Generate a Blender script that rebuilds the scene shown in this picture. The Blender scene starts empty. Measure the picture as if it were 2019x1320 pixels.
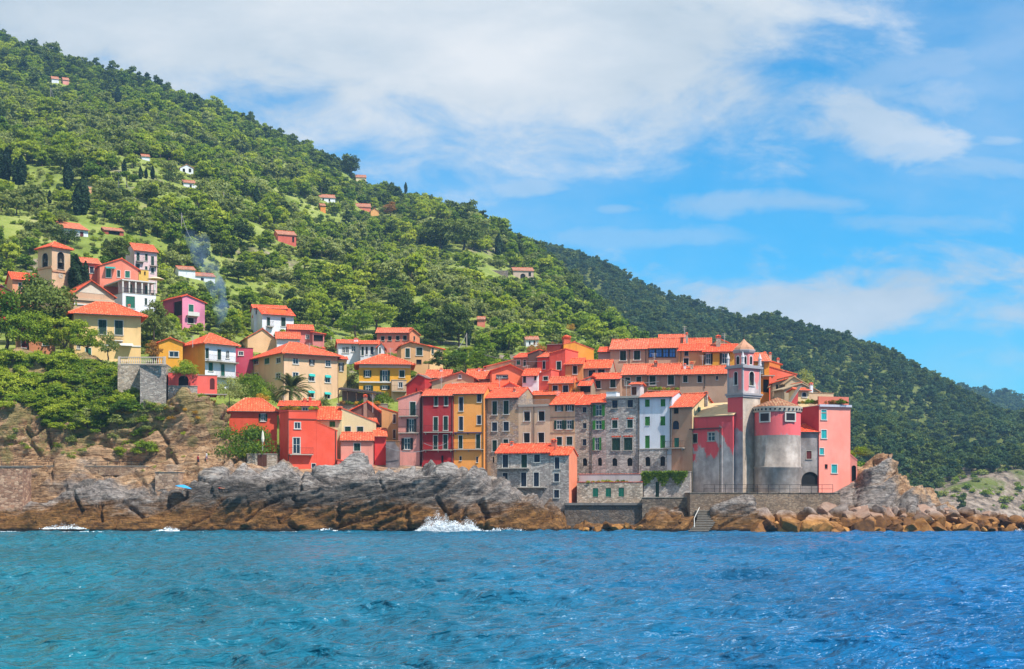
import bpy, math, random
import numpy as np
from mathutils import Vector, Matrix, noise as mnoise
R = math.radians
scene = bpy.context.scene
COL = scene.collection

# ------------------------------------------------------------------ camera
LENS = 50.0
F = 2019 * LENS / 36.0          # focal length in photograph pixels
CX, HY, EYE = 1009.5, 995.0, 4.0  # principal column, horizon row, eye height above the sea (m)
cam_d = bpy.data.cameras.new('camera'); cam = bpy.data.objects.new('camera', cam_d); COL.objects.link(cam)
cam.location = (0, 0, EYE); cam.rotation_euler = (R(90), 0, 0)
cam_d.lens = LENS; cam_d.sensor_width = 36.0; cam_d.sensor_fit = 'HORIZONTAL'
cam_d.shift_y = (HY - 660.0) / 2019.0
cam_d.clip_start = 0.5; cam_d.clip_end = 20000
scene.camera = cam

# ------------------------------------------------------------------ light, exposure
SUN_DIR = Vector((0.79, -0.61, 0)).normalized() * math.cos(R(54)) + Vector((0, 0, math.sin(R(54))))
sun_d = bpy.data.lights.new('sun', 'SUN'); sun_o = bpy.data.objects.new('sun', sun_d); COL.objects.link(sun_o)
sun_d.energy = 5.0; sun_d.angle = R(0.5); sun_d.color = (1.0, 0.95, 0.87)
sun_o.rotation_euler = SUN_DIR.to_track_quat('Z', 'Y').to_euler()
sun_o.location = (300, -200, 400)
scene.view_settings.view_transform = 'Standard'; scene.view_settings.look = 'None'
scene.view_settings.gamma = 1.0; scene.view_settings.use_curve_mapping = False
scene.view_settings.exposure = 0.5
scene.cycles.max_bounces = 5; scene.cycles.diffuse_bounces = 2; scene.cycles.glossy_bounces = 2
scene.cycles.transmission_bounces = 2; scene.cycles.volume_bounces = 0; scene.cycles.transparent_max_bounces = 6
scene.cycles.sample_clamp_direct = 2.2; scene.cycles.sample_clamp_indirect = 4.0; scene.cycles.use_adaptive_sampling = True; scene.cycles.adaptive_threshold = 0.02
scene.cycles.use_denoising = True

# ------------------------------------------------------------------ node expression helper
class E:
    """wraps a socket (or number) so that shader maths reads like maths"""
    def __init__(s, nt, v): s.nt, s.v = nt, v
    def _op(s, op, *a):
        n = s.nt.nodes.new('ShaderNodeMath'); n.operation = op
        for i, q in enumerate((s,) + a):
            q = q.v if isinstance(q, E) else q
            if isinstance(q, (int, float)): n.inputs[i].default_value = q
            else: s.nt.links.new(q, n.inputs[i])
        return E(s.nt, n.outputs[0])
    def __add__(s, o): return s._op('ADD', o)
    __radd__ = __add__
    def __sub__(s, o): return s._op('SUBTRACT', o)
    def __rsub__(s, o): return E(s.nt, float(o))._op('SUBTRACT', s)
    def __mul__(s, o): return s._op('MULTIPLY', o)
    __rmul__ = __mul__
    def __truediv__(s, o): return s._op('DIVIDE', o)
    def min(s, o): return s._op('MINIMUM', o)
    def max(s, o): return s._op('MAXIMUM', o)
    def abs(s): return s._op('ABSOLUTE')
    def pow(s, o): return s._op('POWER', o)
    def smooth(s, a, b):
        n = s.nt.nodes.new('ShaderNodeMapRange'); n.interpolation_type = 'SMOOTHSTEP'
        s.nt.links.new(s.v, n.inputs[0]); n.inputs[1].default_value = a; n.inputs[2].default_value = b
        n.inputs[3].default_value = 0; n.inputs[4].default_value = 1
        return E(s.nt, n.outputs[0])

def nz(nt, vec, scale, detail=4, rough=0.55, dist=0.0):
    n = nt.nodes.new('ShaderNodeTexNoise'); n.inputs['Scale'].default_value = scale
    n.inputs['Detail'].default_value = detail; n.inputs['Roughness'].default_value = rough
    n.inputs['Distortion'].default_value = dist
    if vec is not None: nt.links.new(vec, n.inputs['Vector'])
    return E(nt, n.outputs['Fac'])
def mapping(nt, vec, scale=(1, 1, 1), rot=(0, 0, 0), loc=(0, 0, 0)):
    n = nt.nodes.new('ShaderNodeMapping'); nt.links.new(vec, n.inputs[0])
    n.inputs['Scale'].default_value = scale; n.inputs['Rotation'].default_value = rot; n.inputs['Location'].default_value = loc
    return n.outputs[0]
def mix(nt, fac, a, b, mode='MIX'):
    n = nt.nodes.new('ShaderNodeMix'); n.data_type = 'RGBA'; n.blend_type = mode; n.clamp_factor = True
    for sock, q in ((n.inputs[0], fac), (n.inputs[6], a), (n.inputs[7], b)):
        q = q.v if isinstance(q, E) else q
        if isinstance(q, (int, float)): sock.default_value = q
        elif isinstance(q, tuple): sock.default_value = (*q[:3], 1)
        else: nt.links.new(q, sock)
    return n.outputs[2]
def ramp(nt, fac, stops):
    n = nt.nodes.new('ShaderNodeValToRGB'); nt.links.new(fac.v if isinstance(fac, E) else fac, n.inputs[0])
    el = n.color_ramp.elements
    while len(el) < len(stops): el.new(0.5)
    for e, (p, c) in zip(el, stops): e.position = p; e.color = (*c, 1)
    return n.outputs[0]
def lin(r, g, b, k=1.0):
    f = lambda v: (v / 255 / 12.92 if v <= 10 else ((v / 255 + 0.055) / 1.055) ** 2.4) * k
    return (f(r), f(g), f(b))

# ------------------------------------------------------------------ sky with clouds
world = bpy.data.worlds.new('World'); scene.world = world; world.use_nodes = True
wt = world.node_tree; wt.nodes.clear()
wo = wt.nodes.new('ShaderNodeOutputWorld'); bg = wt.nodes.new('ShaderNodeBackground'); wt.links.new(bg.outputs[0], wo.inputs[0])
sky = wt.nodes.new('ShaderNodeTexSky'); sky.sky_type = 'NISHITA'; sky.sun_disc = False
sky.sun_elevation = R(54); sky.sun_rotation = math.atan2(SUN_DIR.x, SUN_DIR.y)
sky.air_density = 1.0; sky.dust_density = 0.2; sky.ozone_density = 2.5; sky.altitude = 0
bg.inputs[1].default_value = 0.135
tc = wt.nodes.new('ShaderNodeTexCoord'); sp = wt.nodes.new('ShaderNodeSeparateXYZ'); wt.links.new(tc.outputs['Generated'], sp.inputs[0])
dx, dy, dz = (E(wt, sp.outputs[i]) for i in range(3))
dya = dy.abs().max(0.15)
U, V = dx / dya, dz / dya                           # tangents of azimuth and elevation
cv = wt.nodes.new('ShaderNodeCombineXYZ'); wt.links.new(U.v, cv.inputs[0]); wt.links.new((V * 2.1).v, cv.inputs[1])
wt.links.new((dy * 0.3).v, cv.inputs[2])
n1 = nz(wt, cv.outputs[0], 5.0, 7, 0.55, 0.3) - 0.5
n2 = nz(wt, cv.outputs[0], 13.0, 7, 0.62, 0.4) - 0.5
n3 = nz(wt, mapping(wt, cv.outputs[0], (1, 1, 1), (0, 0, R(-14)), (3.3, 1.2, 0)), 3.2, 6, 0.6, 0.2) - 0.5
uu = lambda px: (px - CX) / F
vv = lambda py: (HY - py) / F
# great bank over the hill: above a sloping underside and left of its ragged edge
under = V - (vv(352) + (U - uu(1000)).max(0.0) * 0.01 - (U - uu(1000)).min(0.0) * 0.02)
edge = (uu(1740) - U) * 0.62  # no height term: bank also spreads unseen overhead and behind, added as neutral fill
bank = under.min(edge) * 6.5 + n1 * 1.45 + n2 * 1.0 + n3 * 0.4
m_bank = bank.smooth(-0.16, 0.50)
def puff(px, py, rx, ry, gain, rough=1.0):
    d = (((U - uu(px)) / (rx / F)).pow(2.0) + ((V - vv(py)) / (ry / F)).pow(2.0)).pow(0.5)
    return ((1.0 - d - n3 * 0.9) * 0.85 + n1 * 2.1 * rough + n2 * 2.0 * rough).smooth(-0.05, 0.65) * gain
m = m_bank
for q in ((1660, 255, 340, 100, .8), (1760, 290, 240, 60, .7), (1040, 370, 110, 30, .5), (1215, 412, 70, 14, .35), (1870, 130, 90, 45, .35), (1985, 278, 90, 22, .5),
          (1760, 590, 760, 125, .95), (1780, 550, 420, 85, .9), (1990, 620, 300, 70, .8), (1830, 200, 300, 70, .45), (1500, 575, 260, 40, .6), (1960, 640, 220, 46, .6), (1560, 400, 420, 34, .42), (1250, 470, 300, 30, .30), (1820, 440, 300, 34, .35), (1930, 330, 200, 40, .4), (1750, 150, 160, 60, .35), (1990, 540, 90, 60, .35), (1450, 560, 200, 50, .35), (1900, 700, 300, 60, .35)):
    m = m.max(puff(*q))
veil = (n3 + n1 * 0.5 + 0.08).smooth(-0.08, 0.42) * 0.42
low = (0.16 - V).smooth(0.0, 0.2) * 0.18
m = m.max(veil).max(low)
blue = mix(wt, 1.0, sky.outputs[0], (0.11, 0.72, 0.97), 'MULTIPLY')
body = (n3 * 0.9 + n1 * 1.1 + n2 * 0.35 + 0.5)
white = ramp(wt, body, [(0.22, (2.75, 3.3, 3.8)), (0.5, (3.6, 4.0, 4.35)), (0.78, (4.7, 4.8, 4.9))])
wt.links.new(mix(wt, m, blue, white), bg.inputs[0])
# ------------------------------------------------------------------ helpers
def P(px, py, Y): return Vector(((px - CX) * Y / F, Y, EYE - (py - HY) * Y / F))
def zpy(py, Y): return EYE - (py - HY) * Y / F
def new_mat(name):
    m = bpy.data.materials.new(name); m.use_nodes = True
    nt = m.node_tree; b = nt.nodes['Principled BSDF']; b.inputs['Specular IOR Level'].default_value = 0.25
    b.inputs['Roughness'].default_value = 0.9
    return m, nt, b
def obj_coords(nt): return nt.nodes.new('ShaderNodeTexCoord').outputs['Object']
def bump(nt, b, h, strength=0.5, dist=0.1):
    n = nt.nodes.new('ShaderNodeBump'); n.inputs['Strength'].default_value = strength; n.inputs['Distance'].default_value = dist
    nt.links.new(h.v if isinstance(h, E) else h, n.inputs['Height']); nt.links.new(n.outputs[0], b.inputs['Normal'])
def mesh_np(name, verts, faces, mats, parent=None, smooth=False, mat_idx=None):
    """one mesh from numpy arrays; faces is an (n,4) or (n,3) array"""
    me = bpy.data.meshes.new(name); nv, nf, k = len(verts), len(faces), faces.shape[1]
    me.vertices.add(nv); me.vertices.foreach_set('co', np.asarray(verts, np.float32).ravel())
    me.loops.add(nf * k); me.loops.foreach_set('vertex_index', faces.astype(np.int32).ravel())
    me.polygons.add(nf); me.polygons.foreach_set('loop_start', np.arange(nf, dtype=np.int32) * k)
    if mat_idx is not None: me.polygons.foreach_set('material_index', np.asarray(mat_idx, np.int32))
    if smooth: me.polygons.foreach_set('use_smooth', np.ones(nf, bool))
    me.update(calc_edges=True)
    for m in (mats if isinstance(mats, (list, tuple)) else [mats]): me.materials.append(m)
    o = bpy.data.objects.new(name, me); COL.objects.link(o)
    if parent: o.parent = parent
    return o
def tag(o, label=None, cat=None, group=None, kind=None):
    if label: o['label'] = label
    if cat: o['category'] = cat
    if group: o['group'] = group
    if kind: o['kind'] = kind
    return o
def empty(name, loc, rz=0.0):
    o = bpy.data.objects.new(name, None); COL.objects.link(o); o.location = loc; o.rotation_euler = (0, 0, rz)
    o.empty_display_size = 0.5
    return o

_rs = np.random.RandomState(7); _perm = np.tile(_rs.permutation(256), 3)
_g = _rs.normal(size=(256, 3)); _g /= np.linalg.norm(_g, axis=1)[:, None]
def perlin(x, y, z):
    x, y, z = np.broadcast_arrays(x, y, z)
    xi, yi, zi = np.floor(x).astype(int), np.floor(y).astype(int), np.floor(z).astype(int)
    xf, yf, zf = x - xi, y - yi, z - zi
    f = lambda t: t * t * t * (t * (t * 6 - 15) + 10)
    u, v, w = f(xf), f(yf), f(zf); out = 0
    for a in (0, 1):
        for b in (0, 1):
            for c in (0, 1):
                h = _perm[_perm[_perm[(xi + a) & 255] + ((yi + b) & 255)] + ((zi + c) & 255)]
                g = _g[h]; d = g[..., 0] * (xf - a) + g[..., 1] * (yf - b) + g[..., 2] * (zf - c)
                out = out + d * (u if a else 1 - u) * (v if b else 1 - v) * (w if c else 1 - w)
    return out * 1.5
def fbm(x, y, z, o=4, r=0.5):
    s, a = 0, 1
    for i in range(o): s = s + a * perlin(x + 17 * i, y + 31 * i, z + 7 * i); x, y, z, a = x * 2, y * 2, z * 2, a * r
    return s
def ridged(x, y, z, o=4, r=0.5):
    s, a = 0, 1
    for i in range(o): s = s + a * (1 - 2 * np.abs(perlin(x + 13 * i, y + 5 * i, z + 29 * i))); x, y, z, a = x * 2, y * 2, z * 2, a * r
    return s

# ------------------------------------------------------------------ the lie of the land: height lines at given depths
def L(s):
    v = [tuple(map(float, q.split(':'))) for q in s.split()]
    return np.array([a for a, _ in v]), np.array([b for _, b in v])
SH = [  # depth Y, photograph row of the ground there, column by column
 (206.5, L('-900:1068 2900:1068')),
 (208.5, L('-900:1034 0:1034 300:1042 340:1049 700:1050 900:1051 1100:1051 1150:1053 1250:1056 1275:1043 1290:1020 1345:1016 1362:1042 1396:1042 1410:1008 1440:994 1480:991 1500:1012 1530:1034 1600:1044 2019:1049 2900:1049')),
 (212.0, L('-900:1012 0:1006 100:986 200:985 310:985 330:978 400:972 460:960 540:955 620:958 700:946 760:945 810:940 860:945 900:938 940:950 1000:978 1060:1000 1110:1018 1135:1040 1150:1053 1250:1056 1275:1020 1300:1008 1345:1006 1370:1025 1400:1022 1430:990 1480:986 1500:1022 1600:1030 1660:1022 1700:1000 1750:992 1800:1004 1860:1015 1950:1024 2019:1030 2900:1040')),
 (218.0, L('-900:997 0:1012 60:1006 110:984 135:960 200:950 300:949 370:942 400:926 480:926 540:930 600:947 640:938 690:924 705:917 740:932 780:936 800:924 815:918 830:930 860:934 880:926 900:917 920:924 940:939 960:952 1000:980 1060:1002 1110:1017 1150:1030 1260:1022 1290:1000 1350:992 1410:985 1480:978 1640:974 1690:960 1705:935 1720:907 1740:907 1748:915 1762:915 1775:940 1800:960 1840:985 1875:1013 1950:1020 2019:1028 2900:1040')),
 (223.0, L('-900:925 0:935 90:930 140:918 280:922 330:905 370:885 400:878 432:890 450:908 540:925 620:950 860:950 960:968 1130:1000 1350:992 1500:985 1640:965 1690:920 1740:910 1765:915 1800:955 1880:1005 1950:1040 2019:1060 2900:1080')),
 (228.0, L('-900:790 0:802 100:832 200:818 250:806 330:806 365:776 400:790 430:812 446:880 540:918 700:930 830:930 960:950 1130:980 1350:976 1500:972 1640:960 1690:920 1740:922 1800:975 1880:1012 1950:1045 2019:1062 2900:1080')),
 (240.0, L('-900:680 0:700 150:702 230:722 285:738 330:770 400:795 440:845 540:890 700:895 960:895 1130:905 1350:905 1500:905 1640:935 1690:930 1740:935 1800:990 1880:1025 1950:1050 2019:1064 2900:1080')),
 (255.0, L('-900:670 0:692 150:702 280:717 330:742 440:775 560:812 660:812 720:795 850:806 960:800 1100:800 1300:795 1450:815 1560:845 1640:905 1700:985 1800:1030 1900:1056 2019:1066 2900:1080')),
 (300.0, L('-900:600 0:645 300:640 450:662 560:682 650:692 850:722 1000:745 1200:762 1400:785 1560:830 1640:900 1700:1000 1800:1040 2019:1062 2900:1075')),
]
RIDGE_PY = L('-900:-150 -300:-10 0:92 150:130 290:172 400:215 500:252 600:300 680:338 712:372 760:388 800:392 860:412 900:420 950:438 1010:485 1060:520 1130:585 1200:640 1260:690 1330:750 1420:810 1560:870 1700:1000 1800:1045 2019:1060 2900:1070')
RIDGE_Y = L('-900:900 0:855 290:838 500:815 690:780 800:742 950:705 1060:660 1200:590 1330:500 1420:430 1560:380 1700:345 2900:340')
def hills_noise(x, y):
    return fbm(x / 95.0, y / 130.0, 0 * x, 4, 0.5) * 9.0
def ground(px, Y):
    """height of the near land at photograph column px and depth Y (arrays)"""
    px, Y = np.broadcast_arrays(np.asarray(px, float), np.asarray(Y, float))
    x = (px - CX) * Y / F
    ys, zs = [], []
    for y0, (kx, kp) in SH:
        ys.append(np.full(px.shape, y0)); zs.append(EYE - (np.interp(px, kx, kp) - HY) * y0 / F)
    ry = np.interp(px, *RIDGE_Y); rz = EYE - (np.interp(px, *RIDGE_PY) - HY) * ry / F
    ys += [ry, ry + 60, ry + 500]; zs += [rz, rz - 4, rz - 160]
    ys, zs = np.stack(ys), np.stack(zs)
    out = np.zeros(px.shape)
    for i in range(len(ys) - 1):
        t = np.clip((Y - ys[i]) / (ys[i + 1] - ys[i]), 0, 1); inside = (Y >= ys[i]) & (Y <= ys[i + 1])
        out = np.where(inside, zs[i] + (zs[i + 1] - zs[i]) * t, out)
    out = np.where(Y < ys[0], zs[0], out); out = np.where(Y > ys[-1], zs[-1], out)
    k = np.clip((Y - 290) / 90, 0, 1) * np.clip((ry - Y) / 70 + 0.25, 0.25, 1)
    return np.maximum(out + hills_noise(x, Y) * k, -6.0)
FAR_PY = L('700:400 900:440 1040:500 1100:505 1170:520 1250:555 1330:590 1400:615 1470:628 1520:642 1560:644 1640:668 1740:708 1830:762 1900:795 1960:822 2019:850 2200:900 2500:950 2900:985')
FAR_Y = L('700:1100 1040:1060 1250:1000 1560:950 1830:880 2019:830 2900:780')
def far_ground(px, Y):
    px, Y = np.broadcast_arrays(np.asarray(px, float), np.asarray(Y, float))
    x = (px - CX) * Y / F
    y0 = np.interp(px, [700, 1700, 1850, 2019, 2900], [420, 440, 455, 480, 520])
    ry = np.interp(px, *FAR_Y); rz = EYE - (np.interp(px, *FAR_PY) - HY) * ry / F
    y1 = y0 + 38; z1 = EYE - (np.interp(px, [700, 1750, 1850, 1930, 2019, 2400, 2900], [930, 950, 965, 945, 925, 950, 985]) - HY) * y1 / F
    z = np.where(Y < y1, -2 + (z1 + 2) * np.clip((Y - y0) / (y1 - y0), 0, 1), z1 + (rz - z1) * np.clip((Y - y1) / (ry - y1), 0, 1))
    z = np.where(Y > ry, rz - (Y - ry) * 0.25, z)
    k = np.clip((Y - y0) / 60, 0, 1) * np.clip((ry - Y) / 90 + 0.3, 0.3, 1)
    return np.maximum(z + (fbm(x / 110.0, Y / 140.0, 0 * x + 3.3, 4, 0.5) * 13.0) * k, -6.0)
THIRD_PY = L('1500:765 1780:762 1860:765 1900:768 1960:782 2019:802 2100:830 2300:880 2600:930 3000:970')
def third_ground(px, Y):
    px, Y = np.broadcast_arrays(np.asarray(px, float), np.asarray(Y, float))
    ry = 1550.0; rz = EYE - (np.interp(px, *THIRD_PY) - HY) * ry / F
    x = (px - CX) * Y / F
    return np.maximum(-6.0, np.where(Y < ry, -3 + (rz + 3) * np.clip((Y - 900) / (ry - 900), 0, 1), rz - (Y - ry) * 0.3) + fbm(x / 150, Y / 150, 0 * x + 8, 3) * 10 * np.clip((Y - 900) / 100, 0, 1))

def ray_hit(px, py, f=ground, y0=262.0, y1=1100.0, n=700):
    Y = np.linspace(y0, y1, n); g = f(np.full(n, float(px)), Y); ray = EYE - (py - HY) * Y / F
    k = np.nonzero(g >= ray)[0]; return float(Y[k[0]]) if len(k) else None
# ------------------------------------------------------------------ ground materials
def mat_soil(name, rocky):
    m, nt, b = new_mat(name); co = nt.nodes.new('ShaderNodeNewGeometry').outputs['Position']
    kf = 1.0 if not rocky else 0.5
    c = ramp(nt, nz(nt, co, 0.12, 6, 0.65), [(p_, tuple(kf * q_ for q_ in c_)) for p_, c_ in [(0.3, (0.11, 0.145, 0.022)), (0.5, (0.20, 0.245, 0.04)), (0.64, (0.29, 0.31, 0.085)), (0.76, (0.38, 0.34, 0.17))]])
    rk = ramp(nt, nz(nt, co, 0.35, 8, 0.7), [(0.36, (0.05, 0.04, 0.03)), (0.5, (0.21, 0.155, 0.115)), (0.66, (0.38, 0.30, 0.24))])
    z = nt.nodes.new('ShaderNodeSeparateXYZ'); nt.links.new(co, z.inputs[0]); z = E(nt, z.outputs[2])
    patch = (nz(nt, mapping(nt, co, (1, 1, 0.35)), 0.035, 5, 0.6) + (0.30 - z * 0.010).max(-0.10) * rocky).smooth(0.60, 0.70)
    nt.links.new(mix(nt, patch, c, rk), b.inputs['Base Color']); bump(nt, b, nz(nt, co, 0.9, 6, 0.7), 0.8, 0.6)
    return m
M_SOIL = mat_soil('hillside_soil', 0.0); M_FARSOIL = mat_soil('far_hillside_soil', 1.0)
def polar_grid(name, pxs, tfun, zfun, nt_, mat):
    px = pxs[:, None]; t = np.linspace(0, 1, nt_)[None, :]; y0, y1 = tfun(px)
    Y = y0 + (y1 - y0) * t; PX = px + 0 * t
    V = np.stack([(PX - CX) * Y / F, Y, zfun(PX, Y)], -1).reshape(-1, 3)
    n, k = PX.shape; i = np.arange((n - 1) * (k - 1)); a = (i // (k - 1)) * k + i % (k - 1)
    o = mesh_np(name, V, np.stack([a, a + k, a + k + 1, a + 1], 1), mat, smooth=True); tag(o, kind='structure'); return o
polar_grid('hillside', np.arange(-900, 2901, 12.0), lambda p: (239.0 + 0 * p, np.interp(p, *RIDGE_Y) + 400), ground, 190, M_SOIL)
polar_grid('far_hill', np.arange(700, 2901, 12.0), lambda p: (np.interp(p, [700, 1700, 1850, 2019, 2900], [415, 435, 450, 475, 515]), np.interp(p, *FAR_Y) + 300), far_ground, 150, M_FARSOIL)
polar_grid('farthest_hill', np.arange(1500, 3001, 20.0), lambda p: (890.0 + 0 * p, 1900.0 + 0 * p), third_ground, 60, M_FARSOIL)

# ------------------------------------------------------------------ the rocky shore
def mat_rock():
    m, nt, b = new_mat('shore_rock'); b.inputs['Roughness'].default_value = 0.82
    co = nt.nodes.new('ShaderNodeNewGeometry').outputs['Position']
    st = mapping(nt, co, (0.22, 0.5, 1.3), (0, R(24), 0))
    s = nt.nodes.new('ShaderNodeSeparateXYZ'); nt.links.new(co, s.inputs[0]); x, y, z = (E(nt, s.outputs[i]) for i in range(3))
    beds = nz(nt, st, 1.1, 10, 0.72, 0.8); big = nz(nt, co, 0.10, 5, 0.6); fine = nz(nt, co, 1.6, 8, 0.75)
    f = beds * 0.55 + fine * 0.45
    grey = ramp(nt, f, [(0.34, (0.06, 0.05, 0.047)), (0.43, (0.18, 0.145, 0.125)), (0.52, (0.33, 0.275, 0.24)), (0.66, (0.56, 0.49, 0.43))])
    pale = ramp(nt, f, [(0.34, (0.10, 0.09, 0.08)), (0.44, (0.28, 0.25, 0.225)), (0.54, (0.46, 0.42, 0.385)), (0.66, (0.66, 0.61, 0.56))])
    dark = ramp(nt, f, [(0.36, (0.018, 0.016, 0.016)), (0.48, (0.10, 0.083, 0.070)), (0.66, (0.27, 0.23, 0.195))])
    tan = ramp(nt, f, [(0.34, (0.08, 0.04, 0.02)), (0.44, (0.38, 0.195, 0.085)), (0.56, (0.62, 0.37, 0.19)), (0.68, (0.78, 0.58, 0.40))])
    wet = ramp(nt, f, [(0.34, (0.025, 0.011, 0.004)), (0.46, (0.18, 0.080, 0.022)), (0.60, (0.38, 0.185, 0.055)), (0.7, (0.52, 0.29, 0.10))])
    zone = z + (big - 0.5) * 9.0 + (beds - 0.5) * 5.0           # lichen-black belt above the tide line, bleached crest over it
    belt = (zone - 1.5).smooth(-0.5, 1.5) * (1.0 - (zone - 6.6).smooth(-0.8, 2.2)) * (1.0 - (x + 31.0).abs().smooth(17.0, 27.0)).max(0.0)
    c = mix(nt, (zone - 8.0).smooth(-1.0, 2.5) * 0.75, grey, pale)
    c = mix(nt, belt.max((nz(nt, mapping(nt, co, (0.6, 1, 1.4), (0, R(24), 0)), 0.16, 6, 0.65, 0.5)).smooth(0.52, 0.60) * 0.8), c, dark)
    ochre = (big + ((y - 219.0) * 0.045).min(0.22).max(-0.3) + ((x * -0.012 - 0.42).min(0.12).max(-0.5)).max((x * 0.02 - 0.95).min(0.16)) + nz(nt, st, 0.35, 4, 0.6) * 0.3 - 0.15).smooth(0.44, 0.62)
    c = mix(nt, ochre * 0.9, c, tan)
    tide = z + (big - 0.5) * 6.5 + (beds - 0.5) * 4.0 + (nz(nt, st, 0.12, 4, 0.6) - 0.5) * 5.0 + (x - 15.0).max(0.0).min(10.0) * 0.14
    c = mix(nt, 1.0 - tide.smooth(3.0, 5.2), c, wet)
    c = mix(nt, 1.0 - (z + (fine - 0.5) * 0.8).smooth(0.25, 0.7), c, (0.012, 0.009, 0.006))
    fis = (nz(nt, mapping(nt, co, (0.16, 0.5, 1.2), (0, R(24), 0)), 0.75, 5, 0.6, 1.2) - 0.5).abs().smooth(0.0, 0.035) * 0.65 + 0.35  # thin crack lines: crevice shade painted into the colour
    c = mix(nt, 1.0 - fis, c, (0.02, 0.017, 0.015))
    moss = (nz(nt, co, 0.4, 6, 0.7) + (z * 0.006).min(0.1) + ((x * -0.006 - 0.2).min(0.08).max(-0.3)) + ((y - 222.0) * 0.02).min(0.1).max(-0.2)).smooth(0.70, 0.78)
    c = mix(nt, moss * 0.5, c, (0.17, 0.19, 0.04))
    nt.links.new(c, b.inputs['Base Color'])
    bump(nt, b, beds * 1.2 + fine * 0.6, 1.0, 0.8)
    return m
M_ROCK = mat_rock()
def rock_disp(V, N, amp):
    x, y, z = V[:, 0], V[:, 1], V[:, 2]; th = R(24)
    a, b_ = x * math.cos(th) + z * math.sin(th), -x * math.sin(th) + z * math.cos(th)
    wob = perlin(x / 14, y / 12, z / 12) * 0.9
    bed = b_ / 3.4 + wob + 0.25 * perlin(a / 6.0, y / 6, b_ / 5)
    fr = np.floor(bed); saw = bed - fr; saw = np.where(saw < 0.84, saw / 0.84, (1 - saw) / 0.16)
    bed2 = b_ / 0.95 + wob * 2.6 + 0.35 * perlin(a / 3, y / 3, b_ / 2) + 5; s2 = bed2 - np.floor(bed2); s2 = np.where(s2 < 0.75, s2 / 0.75, (1 - s2) / 0.25)
    jf = np.abs(perlin(a / 5.2 + fr * 2.3, y / 11 + 3, b_ / 16 + fr * 1.7)) * 5.2; jk = np.clip(0.55 + 1.6 * perlin(x / 6 + 5, y / 6, z / 6), 0, 1.2)
    per = perlin(a / 9 + fr * 3.7, y / 6, fr * 1.9)              # every bed ends differently along its length
    blk = np.floor(a / 7.0 + fr * 0.37 + 0.5 * perlin(x / 8, y / 8, z / 8)); step = np.sin(blk * 12.9898 + fr * 78.233) * 0.5
    crag = ridged(a / 11.0, y / 7.0, b_ / 5.0, 3, 0.5) - 0.45
    small = ridged(a / 2.6, y / 1.9, b_ / 1.1, 3, 0.6) - 0.5
    d = -0.85 * jk * np.exp(-(jf / 0.25) ** 2) + 1.5 * (saw - 0.5) + 0.36 * (s2 - 0.5) + 1.0 * per + 0.75 * step + 0.55 * crag + 0.15 * small + 0.5 * fbm(x / 7, y / 7, z / 6, 3, 0.5)
    return V + N * (d * amp)[:, None]
def build_shore():
    px = np.concatenate([np.arange(-900, -60, 14.0), np.arange(-60, 2080, 2.1), np.arange(2080, 2900, 14.0)])
    n, k = len(px), 185
    Yd = np.linspace(206.0, 243.0, 600)
    Z = ground(px[:, None], Yd[None, :]) ; Xw = (px[:, None] - CX) * Yd[None, :] / F
    seg = np.sqrt(np.diff(Z, axis=1) ** 2 + np.diff(Yd)[None, :] ** 2); s = np.concatenate([np.zeros((n, 1)), np.cumsum(seg, 1)], 1)
    V = np.zeros((n, k, 3))
    for i in range(n):
        t = np.linspace(0, s[i, -1], k); yy = np.interp(t, s[i], Yd); zz = np.interp(t, s[i], Z[i])
        zz = np.convolve(np.pad(zz, 3, 'edge'), np.ones(7) / 7, 'valid')
        V[i] = np.stack([(px[i] - CX) * yy / F, yy, zz], -1)
    du = np.gradient(V, axis=0); dv = np.gradient(V, axis=1); N = np.cross(du, dv); N /= np.linalg.norm(N, axis=2)[..., None] + 1e-9
    amp = np.ones((n, k)) * 1.0
    amp *= np.interp(px, [-900, 1130, 1170, 1265, 1285, 1480, 1520, 1680, 1720, 1850, 1950], [1.2, 1.2, .25, .25, .6, .6, .2, .3, 1.0, .8, .3])[:, None]
    amp *= np.interp(V[..., 1], [206, 222, 226, 240, 243], [1, 1, 1.15, .7, .12])
    town = np.interp(px, [440, 560, 1660, 1700], [0, 1, 1, 0])[:, None] * np.interp(V[..., 1], [219, 223], [0, 1]); amp *= (1 - town)
    W = rock_disp(V.reshape(-1, 3), N.reshape(-1, 3), amp.ravel())
    i = np.arange((n - 1) * (k - 1)); a = (i // (k - 1)) * k + i % (k - 1)
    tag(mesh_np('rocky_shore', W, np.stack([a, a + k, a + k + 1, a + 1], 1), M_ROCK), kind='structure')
    return W
SHORE = build_shore()

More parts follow.
